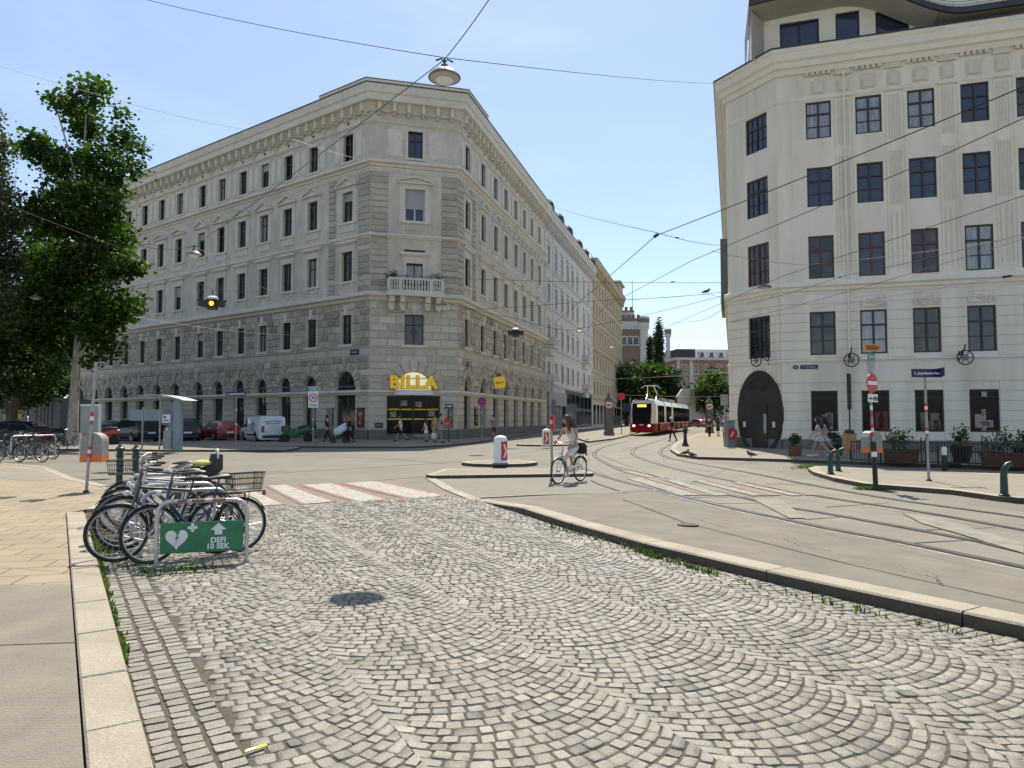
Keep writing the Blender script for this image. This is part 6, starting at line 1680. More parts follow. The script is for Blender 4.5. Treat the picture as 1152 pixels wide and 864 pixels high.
# planters and terrace
def shrub_mb(r, h, n, size=.09):
    return leaves([(Vector((U(-.4,.4)*r, U(-.3,.3)*r, h*U(.25,.8))), r*U(.45,.7)) for _ in range(7)], n, size, 4, .06)
def planter(label, pos, w, h, sh, kind='box', mat='terracotta', group='planters before the cream building', n=420):
    o = thing('planter', label, 'planter', pos, -.3, group); mb = MB()
    if kind == 'box':
        mb.add([(-w*.46,-.2,0),(w*.46,-.2,0),(w*.46,.2,0),(-w*.46,.2,0),(-w/2,-.24,h),(w/2,-.24,h),(w/2,.24,h),(-w/2,.24,h)], [(0,3,2,1),(0,1,5,4),(1,2,6,5),(2,3,7,6),(3,0,4,7)])
        mb.box(-w/2-.02, w/2+.02, -.26, -.22, h-.08, h); mb.box(-w/2-.02, w/2+.02, .22, .26, h-.08, h)
    else: mb.lathe([(w*.36,0),(w*.5,h*.9),(w*.54,h*.9),(w*.54,h)], 14)
    mb.build('pot', M[mat], o)
    mb = MB(); mb.box(-w*.45,w*.45,-.2,.2,h-.08,h-.04) if kind == 'box' else mb.lathe([(w*.47,h-.06),(w*.02,h-.05)], 12); mb.build('soil', M['soil'], o)
    shrub_mb(w*.55, sh, n).xf(T(0,0,h)).build('shrub', M['leaf_bush'], o, recalc=False)
    return o
tz = .12
planter('square terracotta planter with small shrub nearest the oval door', gz(894,513,tz), .52, .42, .5, 'box')
planter('long terracotta planter with wide dark bush, behind the no entry post', gz(1014,521,tz), 1.05, .48, .75)
planter('long terracotta planter with rosemary bush near the right picture edge', gz(1128,525,tz), 1.15, .45, .7)
planter('dark round pot with bush in the terrace fence, behind the bollard with white cap', gz(1082,520,tz), .7, .6, .65, 'round', 'iron')
planter('dark round pot with bush next to the brown bin', gz(941,512,tz), .6, .45, .55, 'round', 'iron')
planter('dark round pot with bush cut by the right picture edge', gz(1153,523,tz), .7, .6, .6, 'round', 'iron')
a, b = gz(958,520.5,tz), gz(1200,528,tz); L_ = (b-a).length
o = thing('terrace_fence', 'low black metal fence of the pub terrace along the cream building', 'fence', a, math.atan2(b.y-a.y, b.x-a.x))
mb = MB(); 
for k in range(int(L_/1.3)+1): mb.box(k*1.3-.02, k*1.3+.02, -.02, .02, 0, .78)
mb.box(0, L_, -.015, .015, .72, .76); mb.box(0, L_, -.015, .015, .08, .12); mb.build('rail', M['iron'], o)
mb = MB()
for k in range(int(L_/.085)): mb.box(k*.085-.012, k*.085+.012, -.006, .006, .12, .72)
mb.build('bars', M['iron'], o)
def bistro_chair(pos, rz, label):
    o = thing('terrace_chair', label, 'chair', pos, rz, 'dark chairs of the pub terrace')
    mb = MB(); mb.box(-.2,.2,-.2,.2,.43,.46); mb.build('seat', M['door_wood'], o)
    mb = MB(); [mb.box(-.2,.2,.19,.205,z,z+.06) for z in (.6,.72,.84)]; mb.build('backrest', M['door_wood'], o)
    for sx in (-.18,.18):
        for sy in (-.18,.19): mb = MB(); mb.tube((sx,sy,0), (sx,sy,.9 if sy > 0 else .43), .014, n=6); mb.build('leg', M['iron'], o)
    return o
def table(pos, label):
    o = thing('terrace_table', label, 'table', pos, R(), 'dark tables of the pub terrace')
    mb = MB(); mb.lathe([(.36,.72),(.36,.75)], 18); mb.build('tabletop', M['door_wood'], o); mb = MB(); mb.lathe([(.24,0),(.22,.03),(.03,.06),(.03,.72)], 12); mb.build('pedestal', M['iron'], o)
ang = math.atan2(b.y-a.y, b.x-a.x); dv = (b-a).normalized(); nv = Vector((-dv.y, dv.x, 0))
for k in range(5):
    c_ = a+dv*(1.3+k*1.75)+nv*.75
    table(c_, ['terrace table nearest the brown bin','terrace table behind the long planter','terrace table behind the street name post','terrace table behind the white capped bollard','terrace table at the right picture edge'][k])
    for q, wd in ((-.62,'left'),(.62,'right')):
        bistro_chair(c_+dv*q, ang+(math.pi/2 if q < 0 else -math.pi/2), 'terrace chair to the %s of the table %s' % (wd, ['nearest the brown bin','behind the long planter','behind the street name post','behind the white capped bollard','at the right picture edge'][k]))
# wrought iron brackets
def bracket(label, F, s, z, out=1.0):
    o = thing('wall_bracket', label, 'wall bracket', group='wrought iron wheel signs', M=F @ T(s,0,z))
    mb = MB(); mb.path([(0,-.02,-.3),(0,-.02,.3)], .035, 6); mb.path([(0,-.02,-.1),(0,-.4,.05),(0,-.7,.3),(0,-.9,.35),(0,-.95,.55)], .03, 6); mb.path([(0,-.02,.2),(0,-.5,.28),(0,-.75,.32)], .02, 6)
    for q in (.25,.45,.62): mb.torus((0,-q,.12+q*.1), .07, .015, 10, 5, 0, 'x')
    mb.build('arm', M['iron'], o)
    mb = MB(); c_ = (0,-.92,-.08); mb.torus(c_, .33, .028, 22, 6, 0, 'y'); mb.torus(c_, .12, .02, 12, 5, 0, 'y')
    for k in range(6): q = k*math.pi/3; mb.path([c_, (.33*math.cos(q),-.92,-.08+.33*math.sin(q))], .016, 5)
    mb.path([(0,-.92,.26),(0,-.92,.36)], .015, 5); mb.build('wheel', M['iron'], o)
bracket('wrought iron wheel sign above the oval door', FQ, 2.75, 4.75)
bracket('wrought iron wheel sign between the first two shop windows', FM, 3.15, 4.6)
bracket('wrought iron wheel sign beside the fourth shop window, at right', FM, 8.0, 4.6)
o = thing('street_sign', 'dark street plate with oval house number on the cream wall', 'street sign', M=FM @ T(1.0,-.075,4.28)); mb = MB(); mb.box(-.1,.72,-.02,0,-.10,.10); q = mb.build('plate', M['sign_blue'], o); face(q, 'lettering', lambda mb: text_mb(mb, '9., Porzellangasse', .085, T(.31,-.024,0)), 'sign_white')
mb = MB(); mb.lathe([(.15,0),(.15,.02)], 20, (0,0,0), 0, 1.3, 1); mb.xf(T(-.33,0,0) @ RX(math.pi/2)); q = mb.build('house_number', M['sign_white'], o); face(q, 'number_field', lambda mb: mb.lathe([(.11,0),(.11,.01)], 20, (0,0,0), 0, 1.3, 1).xf(T(-.33,-.02,0) @ RX(math.pi/2)), 'sign_blue')
face(q, 'number', lambda mb: text_mb(mb, '22', .12, T(-.33,-.034,0)), 'sign_white')
o = thing('lamp_emblem', 'small white square emblem in the fourth shop window', 'sign', M=FM @ T(9.0,.03,2.82)); mb = MB(); mb.box(-.12,.12,-.02,0,-.12,.12); q = mb.build('plate', M['bin_grey'], o); face(q, 'ring', lambda mb: mb.torus((0,-.025,0), .06, .012, 14, 5), 'sign_white')
# supermarket signs
o = thing('shop_sign', 'big yellow letters over the supermarket entrance in the arch', 'shop sign', M=FC @ T(LC_/2, -.55, 3.72))
mb = MB(); text_mb(mb, 'BILLA', 1.28, T(-.1,0,.58), ext=.11, bold=.05, sp=1.14); q = mb.build('letters', M['litsign'], o)
mb = MB(); mb.box(-1.5,1.5,.12,.16,.12,.18); mb.box(-1.5,1.5,.12,.16,.9,.96); [mb.box(x-.03,x+.03,.14,.5,.3,.36) for x in (-1,1)]; mb.build('frame', M['steel_dull'], o)
mb = MB(); text_mb(mb, 'BILLA', 1.28, T(-.1,.115,.58), ext=.01, bold=.085, sp=1.14); mb.build('letter_edge', M['sign_orange'], o)
o = thing('entrance_canopy', 'pale curved canopy band under the yellow letters', 'canopy', M=FC @ T(LC_/2, 0, 3.4)); mb = MB(); n = 14
for k in range(n):
    a_, b_ = -1.5+3*k/n, -1.5+3*(k+1)/n; f = lambda x: -.75*math.sqrt(max(0, 1-(x/1.52)**2))-.1
    mb.quad((a_,f(a_),0), (b_,f(b_),0), (b_,f(b_),.34), (a_,f(a_),.34)); mb.quad((a_,f(a_),.34), (b_,f(b_),.34), (b_,0,.36), (a_,0,.36)); mb.quad((a_,f(a_),0), (b_,f(b_),0), (b_,0,0), (a_,0,0))
mb.build('band', M['sign_white'], o)
o = thing('bag_sign', 'yellow shopping bag sign sticking out from the right facade', 'shop sign', M=FR @ T(8.2,-1.0,4.3) @ RZ(-math.pi/2+.25) @ RY(-.12)); o.scale = (.85,.85,.85)
mb = MB(); mb.box(-.55,.55,-.14,.14,0,1.15); q = mb.build('bag', M['litsign'], o); face(q, 'lettering', lambda mb: text_mb(mb, 'BILLA', .34, T(0,-.15,.55), bold=.01), 'sign_red')
mb = MB(); mb.path([(-.2,0,1.15),(-.16,0,1.42),(.16,0,1.42),(.2,0,1.15)], .05, 6); mb.box(-.12,.12,-.1,.1,1.2,1.5); mb.box(-.6,-.5,0,1.0,1.3,1.36); mb.build('handle', M['sign_brown'], o)
def wallplate(nm, label, cat, F, s, z, w, h, mat, fr=None, out=-.12, lett=None):
    o = thing(nm, label, cat, M=F @ T(s,out,z)); mb = MB(); mb.box(-w/2-.04,w/2+.04,-.03,.03,-h/2-.04,h/2+.04); q = mb.build('frame', M[fr or 'frame_black'], o)
    mb = MB(); mb.box(-w/2,w/2,-.045,-.031,-h/2,h/2); q = mb.build('sheet', M[mat], q)
    if lett: face(o, 'lettering', lambda mb: text_mb(mb, lett, h*.5, T(0,-.05,0)), 'sign_white')
    else:
        mb = MB(); mb.box(-w*.3,w*.3,-.05,-.046,h*.05,h*.3); mb.box(-w*.25,w*.3,-.05,-.046,-h*.1,-h*.04); mb.box(-w*.2,w*.1,-.05,-.046,-h*.35,-h*.2); mb.build('print', M['poster_art'], o)
wallplate('wall_poster', 'red framed poster left of the arched door', 'poster', FL, LL-4.2, 1.75, .65, 1.35, 'poster_art', 'poster_red')
wallplate('wall_poster', 'dark red poster between the arched door and the corner', 'poster', FL, LL-.75, 1.72, .72, 1.4, 'poster_red', 'poster_red')
wallplate('wall_poster', 'grey framed poster right of the supermarket entrance', 'poster', FC, LC_-.55, 1.75, .42, 1.6, 'glass_room', 'steel_dull')
wallplate('wall_poster', 'narrow framed poster between the first arched windows of the right facade', 'poster', FR, 4.25, 1.85, .7, 1.5, 'glass_room', 'frame_black')
wallplate('street_sign', 'dark street plate above the arched door of the long facade', 'street sign', FL, LL-1.5, 6.65, .85, .3, 'sign_blue', 'sign_blue', -.12, '9., Berggasse')
wallplate('street_sign', 'dark street plate above the first arched window of the right facade', 'street sign', FR, 2.4, 5.95, .9, .32, 'sign_blue', 'sign_blue', -.2, '9., Porzellangasse')
wallplate('company_plate', 'small black plate beside the supermarket entrance', 'plate', FC, .75, 1.15, .5, .28, 'frame_black', 'frame_black', -.09, 'Wien 9')
for s_, lab in ((-1.75,'dense dark bush at the left end of the stone balcony'),(1.6,'airy bush at the right end of the stone balcony'),(-.85,'low plant before the red balcony door, left'),(.75,'low plant before the red balcony door, right')):
    big = abs(s_) > 1.2; o = thing('balcony_plant', lab, 'plant', group='plants on the stone balcony', M=FC @ T(LC_/2+s_,-.55,11.08))
    mb = MB(); mb.lathe([(.14,0),(.2,.4)], 10); mb.build('pot', M['terracotta'], o); leaves([(Vector((U(-.2,.2),U(-.2,.2),U(.7,1.35) if big else .9)), U(.25,.45) if big else .25) for _ in range(6)], 420 if s_ < 0 else 260, .1, 4, .08).build('shrub', M['leaf_bush'] if s_ > 0 else M['leaf_dark'], o, recalc=False)
# phone shelter, info board
p = gz(186,506.5,.11); o = thing('phone_shelter', 'grey steel and glass phone shelter with curved roof on the parking island', 'phone shelter', p, -.12)
mb = MB(); mb.box(.45,.82,-.14,.14,0,2.55); mb.build('column', M['teal_metal'], o)
mb = MB(); mb.box(-1.0,-.95,-.40,-.34,0,2.1); mb.box(-.1,-.04,-.4,-.34,0,2.6); mb.build('posts', M['steel_dull'], o)
mb = MB(); n = 8
for k in range(n): a_, b_ = -1.1+2.4*k/n, -1.1+2.4*(k+1)/n; f = lambda x: 2.72-.10*(x+.4)**2; mb.quad((a_,-.6,f(a_)), (b_,-.6,f(b_)), (b_,.6,f(b_)), (a_,.6,f(a_))); mb.quad((a_,-.6,f(a_)), (b_,-.6,f(b_)), (b_,-.6,f(b_)-.07), (a_,-.6,f(a_)-.07))
mb.build('roof', M['steel_dull'], o)
mb = MB(); mb.box(-1.9,-.1,-.02,.02,1.45,2.0); mb.box(-.04,.42,.3,.34,.1,2.3); mb.build('glass_panel', M['teal_metal'], o)
mb = MB(); mb.box(-.02,.40,-.3,-.27,1.35,1.75); q = mb.build('notice', M['sign_white'], o); face(q, 'print', lambda mb: (mb.box(.05,.2,-.31,-.301,1.58,1.66), mb.box(.05,.35,-.31,-.301,1.45,1.49)), 'plastic_black')
mb = MB(); mb.box(.0,.4,-.2,.2,.05,.95); mb.build('cabinet', M['steel_dull'], o)
p = gz(101,507,.11); o = thing('info_board', 'grey info board in a white frame between the plane tree and the litter bin', 'info board', p, -.1)
mb = MB(); mb.box(-.5,.45,-.05,.05,.85,2.15); mb.build('panel', M['steel_dull'], o); mb = MB(); mb.box(-.5,.5,-.08,.08,2.15,2.25); mb.box(.45,.5,-.08,.08,.0,2.15); mb.box(-.5,-.45,-.08,.08,.0,.85); mb.build('frame', M['white_paint'], o)
# hoop racks and the sign rack
def hoop(label, a, b, h=.75, r=.024, group='steel hoop bike racks'):
    a, b = Vector(a), Vector(b); L = (b-a).length; o = thing('bike_rack', label, 'bike rack', ((a+b)/2).to_3d() if len(a) == 2 else (a+b)/2, math.atan2((b-a).y, (b-a).x), group)
    rr = .14; pts = [(-L/2,0,0),(-L/2,0,h-rr)]+[(-L/2+rr-rr*math.cos(q), 0, h-rr+rr*math.sin(q)) for q in [math.pi/2*k/6 for k in range(1,7)]]+[(L/2-rr+rr*math.sin(q), 0, h-rr+rr*math.cos(q)) for q in [math.pi/2*k/6 for k in range(0,7)]]+[(L/2,0,0)]
    mb = MB(); mb.path(pts, r, 12); mb.build('hoop', M['steel'], o, smooth=True)
    mb = MB(); [mb.lathe([(r*1.35,0),(r*1.35,.05)], 10, (x,0,0)) for x in (-L/2,L/2)]; mb.build('foot_ring', M['steel_dull'], o)
    return o, L
o, L_ = hoop('steel hoop rack with green defibrillator sign hung between its legs', gz(175.5,640), gz(277,634), .745)
mb = MB()
for x0, x1 in ((-.27,-.17),(-.12,.02),(.1,.24)): mb.path([(x0,0,.747),(x1,0,.747)], .0248, 12)
mb.build('worn_red_paint', M['paint_red'], o)
q = plate(o, 'green_panel', L_-.07, .345, .335, 'sign_green', -.0, .0, False, .012)
def marks(mb):
    n = 30; hp = []
    for k in range(n):
        t = 2*math.pi*k/n; x = 16*math.sin(t)**3; z = 13*math.cos(t)-5*math.cos(2*t)-2*math.cos(3*t)-math.cos(4*t); hp.append((-.27+x*.0074, -.005+z*.0078))
    mb.prismy(hp, -.016, -.0125)
    mb.box(-.155,-.055,-.016,-.0125,.095,.128); mb.box(-.121,-.089,-.016,-.0125,.062,.161)
    mb.prismy([(.13,.075),(.13,.02),(.21,.02),(.21,.075),(.255,.075),(.17,.155),(.085,.075)], -.016, -.0125)
    text_mb(mb, 'DEFI', .085, T(.17,-.0125,-.045), ext=.002, bold=.003); text_mb(mb, '10 SEK', .085, T(.165,-.0125,-.115), ext=.002, bold=.003)
face(q, 'white_marks', marks, 'sign_white')
face(q, 'bolt', lambda mb: mb.prismy([(-.255,.07),(-.285,-.01),(-.262,-.01),(-.30,-.10),(-.245,.015),(-.268,.015),(-.235,.07)], -.020, -.0162), 'sign_green')
mb = MB(); [mb.box(x-.02,x+.02,-.02,.012,z-.015,z+.015) for x in (-L_/2+.02, L_/2-.02) for z in (.22,.45)]; mb.build('clip', M['steel_dull'], o)
for k, lab in enumerate(('hoop rack right behind the green sign rack','second hoop rack behind the green sign rack','third hoop rack behind the green sign rack','last hoop rack, nearest the green bollards')):
    a = Vector((-4.45,8.5,0))+Vector((-.5,.82,0))*k; hoop('steel '+lab, a, a+Vector((.83,.48,0)), .80)
# ------------------------------------------------------------------ bicycles (local +x is the front)
def bicycle(label, pos, rz, fmat='bike_black', step=False, basket=None, rack=True, guard='plastic_black', group=None, lean=0.0, steer=0.0, drop=False, child=False, crate=False):
    o = thing('bicycle', label, 'bicycle', pos, rz, group); o.rotation_euler = (lean, 0, rz)
    wr, tr_ = .34, .02; bb = Vector((-.06,0,.28)); rear = Vector((-.53,0,wr)); fw = Vector((.55,0,wr)); ht = Vector((.33,0,.90)); hb = Vector((.37,0,.72)); st = Vector((-.22,0,.80))
    mb = MB(); r = .017
    if step: mb.path([hb, (.2,0,.48), (.05,0,.34), bb], r*1.25, 8); mb.path([st, bb], r, 8); mb.path([(-.17,0,.6), (.1,0,.36)], r*.8, 6)
    else: mb.path([ht-Vector((0,0,.04)), st], r*.95, 8); mb.path([hb, bb], r*1.15, 8); mb.path([st, bb], r, 8)
    for y in (-.05,.05): mb.path([(st.x,y*.4,st.z-.03), (rear.x,y,rear.z)], .009, 6); mb.path([(bb.x,y*.6,bb.z), (rear.x,y,rear.z)], .010, 6)
    mb.path([ht+Vector((-.012,0,.03)), hb], .021, 8); mb.path([st, (-.255,0,.93)], .012, 6)
    f_ = mb.build('frame', M[fmat], o, smooth=True)
    mb = MB()
    for y in (-.055,.055): mb.path([(hb.x+.01,y*.8,hb.z-.01), (.45,y,.55), (fw.x,y,fw.z)], .011, 6)
    mb.path([(hb.x,-.05,hb.z-.01),(hb.x,.05,hb.z-.01)], .014, 6); mb.path([ht, ht+Vector((-.03,0,.13))], .013, 6); mb.build('fork', M[fmat], o, smooth=True)
    for c in (rear, fw):
        mb = MB(); mb.torus((0,0,0), wr-tr_, tr_, 36, 7); w = mb.build('wheel', M['rubber'], o, T(*c), smooth=True)
        mb = MB(); mb.torus((0,0,0), wr-.045, .011, 32, 6); mb.path([(0,-.04,0),(0,.04,0)], .022, 8)
        for k in range(18): q = 2*math.pi*k/18; s = .03 if k % 2 else -.03; mb.tube((0.02*math.cos(q+1), s, .02*math.sin(q+1)), ((wr-.045)*math.cos(q), 0, (wr-.045)*math.sin(q)), .0018, n=3, caps=False)
        mb.build('rim', M['steel'], w)
    for c, a0, a1 in ((rear,-.1,2.7),(fw,.6,2.9)):
        mb = MB(); n = 12
        for k in range(n):
            a, b = a0+(a1-a0)*k/n, a0+(a1-a0)*(k+1)/n; rr = wr+.022
            P_ = lambda q, y, rr_: (c.x+rr_*math.cos(q), y, c.z+rr_*math.sin(q))
            mb.quad(P_(a,-.026,rr-.008), P_(b,-.026,rr-.008), P_(b,0,rr), P_(a,0,rr)); mb.quad(P_(a,.026,rr-.008), P_(b,.026,rr-.008), P_(b,0,rr), P_(a,0,rr))
        mb.build('mudguard', M[guard], o, smooth=True)
    mb = MB(); mb.path([(-.40,0,.945),(-.33,0,.955),(-.22,0,.945),(-.1,0,.935)], [.05,.075,.045,.02], 10); mb.xf(T(0,0,.945) @ Matrix.Diagonal((1,1,.5,1)) @ T(0,0,-.945)); mb.build('saddle', M['plastic_black'], o, smooth=True)
    mb = MB(); h0 = ht+Vector((-.03,0,.13))
    if drop: mb.path([h0+Vector((.1,-.2,-.12)), h0+Vector((.13,-.21,-.02)), h0+Vector((.05,-.2,.0)), h0, h0+Vector((.05,.2,0)), h0+Vector((.13,.21,-.02)), h0+Vector((.1,.2,-.12))], .013, 7)
    else: mb.path([h0+Vector((-.2,-.29,.06)), h0+Vector((-.06,-.24,.07)), h0+Vector((.03,-.08,.03)), h0, h0+Vector((.03,.08,.03)), h0+Vector((-.06,.24,.07)), h0+Vector((-.2,.29,.06))], .012, 7)
    hbr = mb.build('handlebar', M['steel'] if fmat != 'bike_black' else M['bike_black'], o, smooth=True)
    mb = MB()
    for y in (-.29,.29): mb.path([h0+Vector((-.2,y,.06)), h0+Vector((-.1,y*.9,.065))], .017, 7)
    mb.build('grip', M['rubber'], hbr)
    mb = MB(); mb.torus((bb.x,-.055,bb.z), .085, .006, 20, 5); mb.path([(bb.x,-.075,bb.z),(bb.x+.12,-.08,bb.z-.12)], .009, 6); mb.path([(bb.x,.075,bb.z),(bb.x-.12,.08,bb.z+.12)], .009, 6)
    for sx, y in ((1,-.13),(-1,.13)): mb.box(bb.x+sx*.12-.045, bb.x+sx*.12+.045, y-.045, y+.045, bb.z-sx*.12-.01, bb.z-sx*.12+.01)
    mb.path([(bb.x,-.055,bb.z+.085),(rear.x,-.05,rear.z+.035)], .004, 4); mb.path([(bb.x,-.055,bb.z-.085),(rear.x,-.05,rear.z-.035)], .004, 4); mb.build('crankset', M['steel_dull'], o)
    mb = MB(); mb.ball((hb.x+.09,0,hb.z+.08), .035, 10, 6); mb.build('front_light', M['headlight'], o)
    mb = MB(); mb.box(-.855, -.835, -.03, .03, .68, .73) if rack else mb.box(st.x-.06, st.x-.04, -.02, .02, .74, .79); mb.build('rear_light', M['taillight'], o)
    if rack:
        mb = MB()
        for y in (-.055,.055): mb.path([(-.26,y,.74),(-.83,y,.74)], .007, 5); mb.path([(-.62,y,.74),(rear.x,y,rear.z)], .006, 5)
        for x in (-.35,-.5,-.65,-.8): mb.path([(x,-.055,.74),(x,.055,.74)], .006, 5)
        mb.build('rear_rack', M['plastic_black'], o)
    if basket:
        bx = -.58 if basket == 'rear' else .62; bz = .77 if basket == 'rear' else .80; mb = MB(); l, w_, h = .20,.15,.21
        for z, g in ((0,.85),(.07,.9),(.14,.95),(h,1.0)): mb.path([(bx-l*g,-w_*g,bz+z),(bx+l*g,-w_*g,bz+z),(bx+l*g,w_*g,bz+z),(bx-l*g,w_*g,bz+z),(bx-l*g,-w_*g,bz+z)], .005 if z < h else .009, 5)
        for k in range(13):
            t = -1+2*k/12
            for sy in (-1,1): mb.tube((bx+l*.85*t, sy*w_*.85, bz), (bx+l*t, sy*w_, bz+h), .0028, n=4)
            for sx in (-1,1): mb.tube((bx+sx*l*.85, w_*.85*t, bz), (bx+sx*l, w_*t, bz+h), .0028, n=4)
            mb.tube((bx+l*.85*t,-w_*.85,bz), (bx+l*.85*t,w_*.85,bz), .0028, n=4); mb.tube((bx-l*.85,w_*.85*t,bz), (bx+l*.85,w_*.85*t,bz), .0028, n=4)
        mb.build('basket', M['plastic_black'], o)
    if child:
        mb = MB(); mb.path([(-.44,0,.82),(-.58,0,.83),(-.68,0,.93),(-.70,0,1.12)], [.09,.12,.12,.09], 12); cs = mb.build('child_seat', M['plastic_black'], o, smooth=True); mb = MB(); mb.torus((-.70,0,1.10), .10, .015, 18, 6, 0, 'x'); mb.build('white_edge', M['white_paint'], cs); mb = MB(); mb.ball((-.5,.0,.99), .1, 10, 6, 0, (1.6,1.3,.5)); mb.build('yellow_cushion', M['cover_yellow'], cs)
    return o
g1 = 'bicycles locked at the hoop racks'
d1 = math.atan2(-.73,-.68)
def bk(label, front, ang, *a, **k):
    d = Vector((math.cos(ang), math.sin(ang), 0)); return bicycle(label, Vector((front[0], front[1], .02))-d*.55, ang, *a, **k)
bk('dark blue step through bicycle with rear wire basket, nearest behind the green sign', (-4.15,8.15), d1, 'bike_blue', True, 'rear', group=g1, lean=.05)
a2 = math.atan2(-.5,-.866)
bk('black bicycle second from the green sign, front wheel over the kerb', (-4.60,8.25), a2-.02, 'bike_black', False, None, group=g1, lean=-.04)
bk('white framed bicycle in the middle of the rack', (-4.95,9.02), a2, 'bike_white', False, None, rack=False, group=g1, lean=.05)
bk('black bicycle leaning behind the white framed one', (-5.2,9.4), a2+.05, 'bike_black', False, None, group=g1, lean=-.05)
bk('black bicycle with child seat and yellow cushion', (-5.6,10.2), a2+.03, 'bike_black', True, None, group=g1, lean=.04, child=True)
bk('olive bicycle at the far end of the racks by the bollards', (-6.1,11.15), a2, 'bike_olive', False, 'front', group=g1, lean=-.03)
bk('dark racing bicycle between the child seat bicycle and the far end', (-5.8,10.72), a2-.04, 'bike_blue', False, None, rack=False, group=g1, lean=.03, drop=True)
g2 = 'bicycles parked at the far left'
for i, (px, py, a, m, lab) in enumerate(((35,520,math.pi-.25,'bike_blue','dark blue bicycle in front at the far left group, right wheel clear of the others'), (47,516.5,math.pi-.18,'bike_black','black bicycle sticking out to the right of the far left group'), (10,520,math.pi-.3,'bike_black','black bicycle at the left picture edge with red front light'), (24,512,math.pi-.2,'bike_silver','silver bicycle in the second row of the far left group'), (60,508,math.pi-.2,'bike_black','black bicycle behind, before the foot of the plane tree'), (-6,514,math.pi-.25,'bike_olive','olive bicycle cut by the left picture edge'), (78,505,math.pi-.1,'bike_blue','dark bicycle right of the plane tree foot'), (28,516,math.pi-.1,'bike_black','black bicycle between the front two of the far left group'), (40,511,math.pi+.1,'bike_black','black bicycle in the second row behind the pale hoop'), (5,508,math.pi-.3,'bike_blue','dark blue bicycle in the back row at the left picture edge'), (50,505.5,math.pi-.05,'bike_black','black bicycle in the last row before the dark car'))):
    p = gz(px, py); bicycle(lab, p, a, m, i % 3 == 0, None, group=g2, lean=U(-.08,.08))
a, b = gz(12,517), gz(62,514); hoop('pale hoop rack of the far left bicycle group', a, b, .95, .03, None)

# ------------------------------------------------------------------ people
def skin_mesh(verts, edges, rad, sub=1, root=0):
    me = bpy.data.meshes.new('s'); me.from_pydata([tuple(v) for v in verts], edges, [])
    o = bpy.data.objects.new('s', me); COL.objects.link(o); m = o.modifiers.new('k', 'SKIN'); m.use_smooth_shade = True; m.branch_smoothing = .3
    for i, r in enumerate(rad): me.skin_vertices[0].data[i].radius = r if isinstance(r, tuple) else (r, r)
    for i in range(len(verts)): me.skin_vertices[0].data[i].use_root = (i == root)
    s = o.modifiers.new('u', 'SUBSURF'); s.levels = sub; s.render_levels = sub
    dg = bpy.context.evaluated_depsgraph_get(); e = bpy.data.meshes.new_from_object(o.evaluated_get(dg))
    V = [v.co.copy() for v in e.vertices]; F = [tuple(p.vertices) for p in e.polygons]
    bpy.data.objects.remove(o); bpy.data.meshes.remove(me); bpy.data.meshes.remove(e)
    return V, F
def stand(stride=.0, arm=.25, bend=.15, armsplit=True, look=0.0, lean=.03):
    J = {}; hz_ = .93
    J['pel'] = Vector((0,0,hz_)); J['spi'] = Vector((0,lean*.5,1.16)); J['che'] = Vector((0,lean,1.34)); J['nec'] = Vector((0,lean*1.3,1.48)); J['hea'] = Vector((0,lean*1.3+.02,1.60))
    for s, n in ((-1,'L'),(1,'R')):
        a = stride*s; h = Vector((s*.085,0,hz_-.04)); kb_ = bend+(.35*abs(stride) if a < 0 else .02)
        k = h+Vector((0,math.sin(a),-math.cos(a)))*.42; an = k+Vector((s*.005,math.sin(a-kb_),-math.cos(a-kb_)))*.41
        J['hip'+n], J['kne'+n], J['ank'+n] = h, k, an; J['toe'+n] = an+Vector((s*.02,.15,-.04+(.03 if a > 0 else -.03)))
        sh = Vector((s*.165, lean, 1.40)); b = -a*.9+(.1 if not armsplit else 0); el_ = sh+Vector((s*.06,math.sin(b)*.9,-math.cos(b)))*.28
        wr_ = el_+Vector((-s*.02,math.sin(b+arm),-math.cos(b+arm)))*.24
        J['sho'+n], J['elb'+n], J['wri'+n] = sh, el_, wr_
    m = min(J['ankL'].z, J['ankR'].z)-.075
    for k in J: J[k] = J[k]-Vector((0,0,m))
    return J
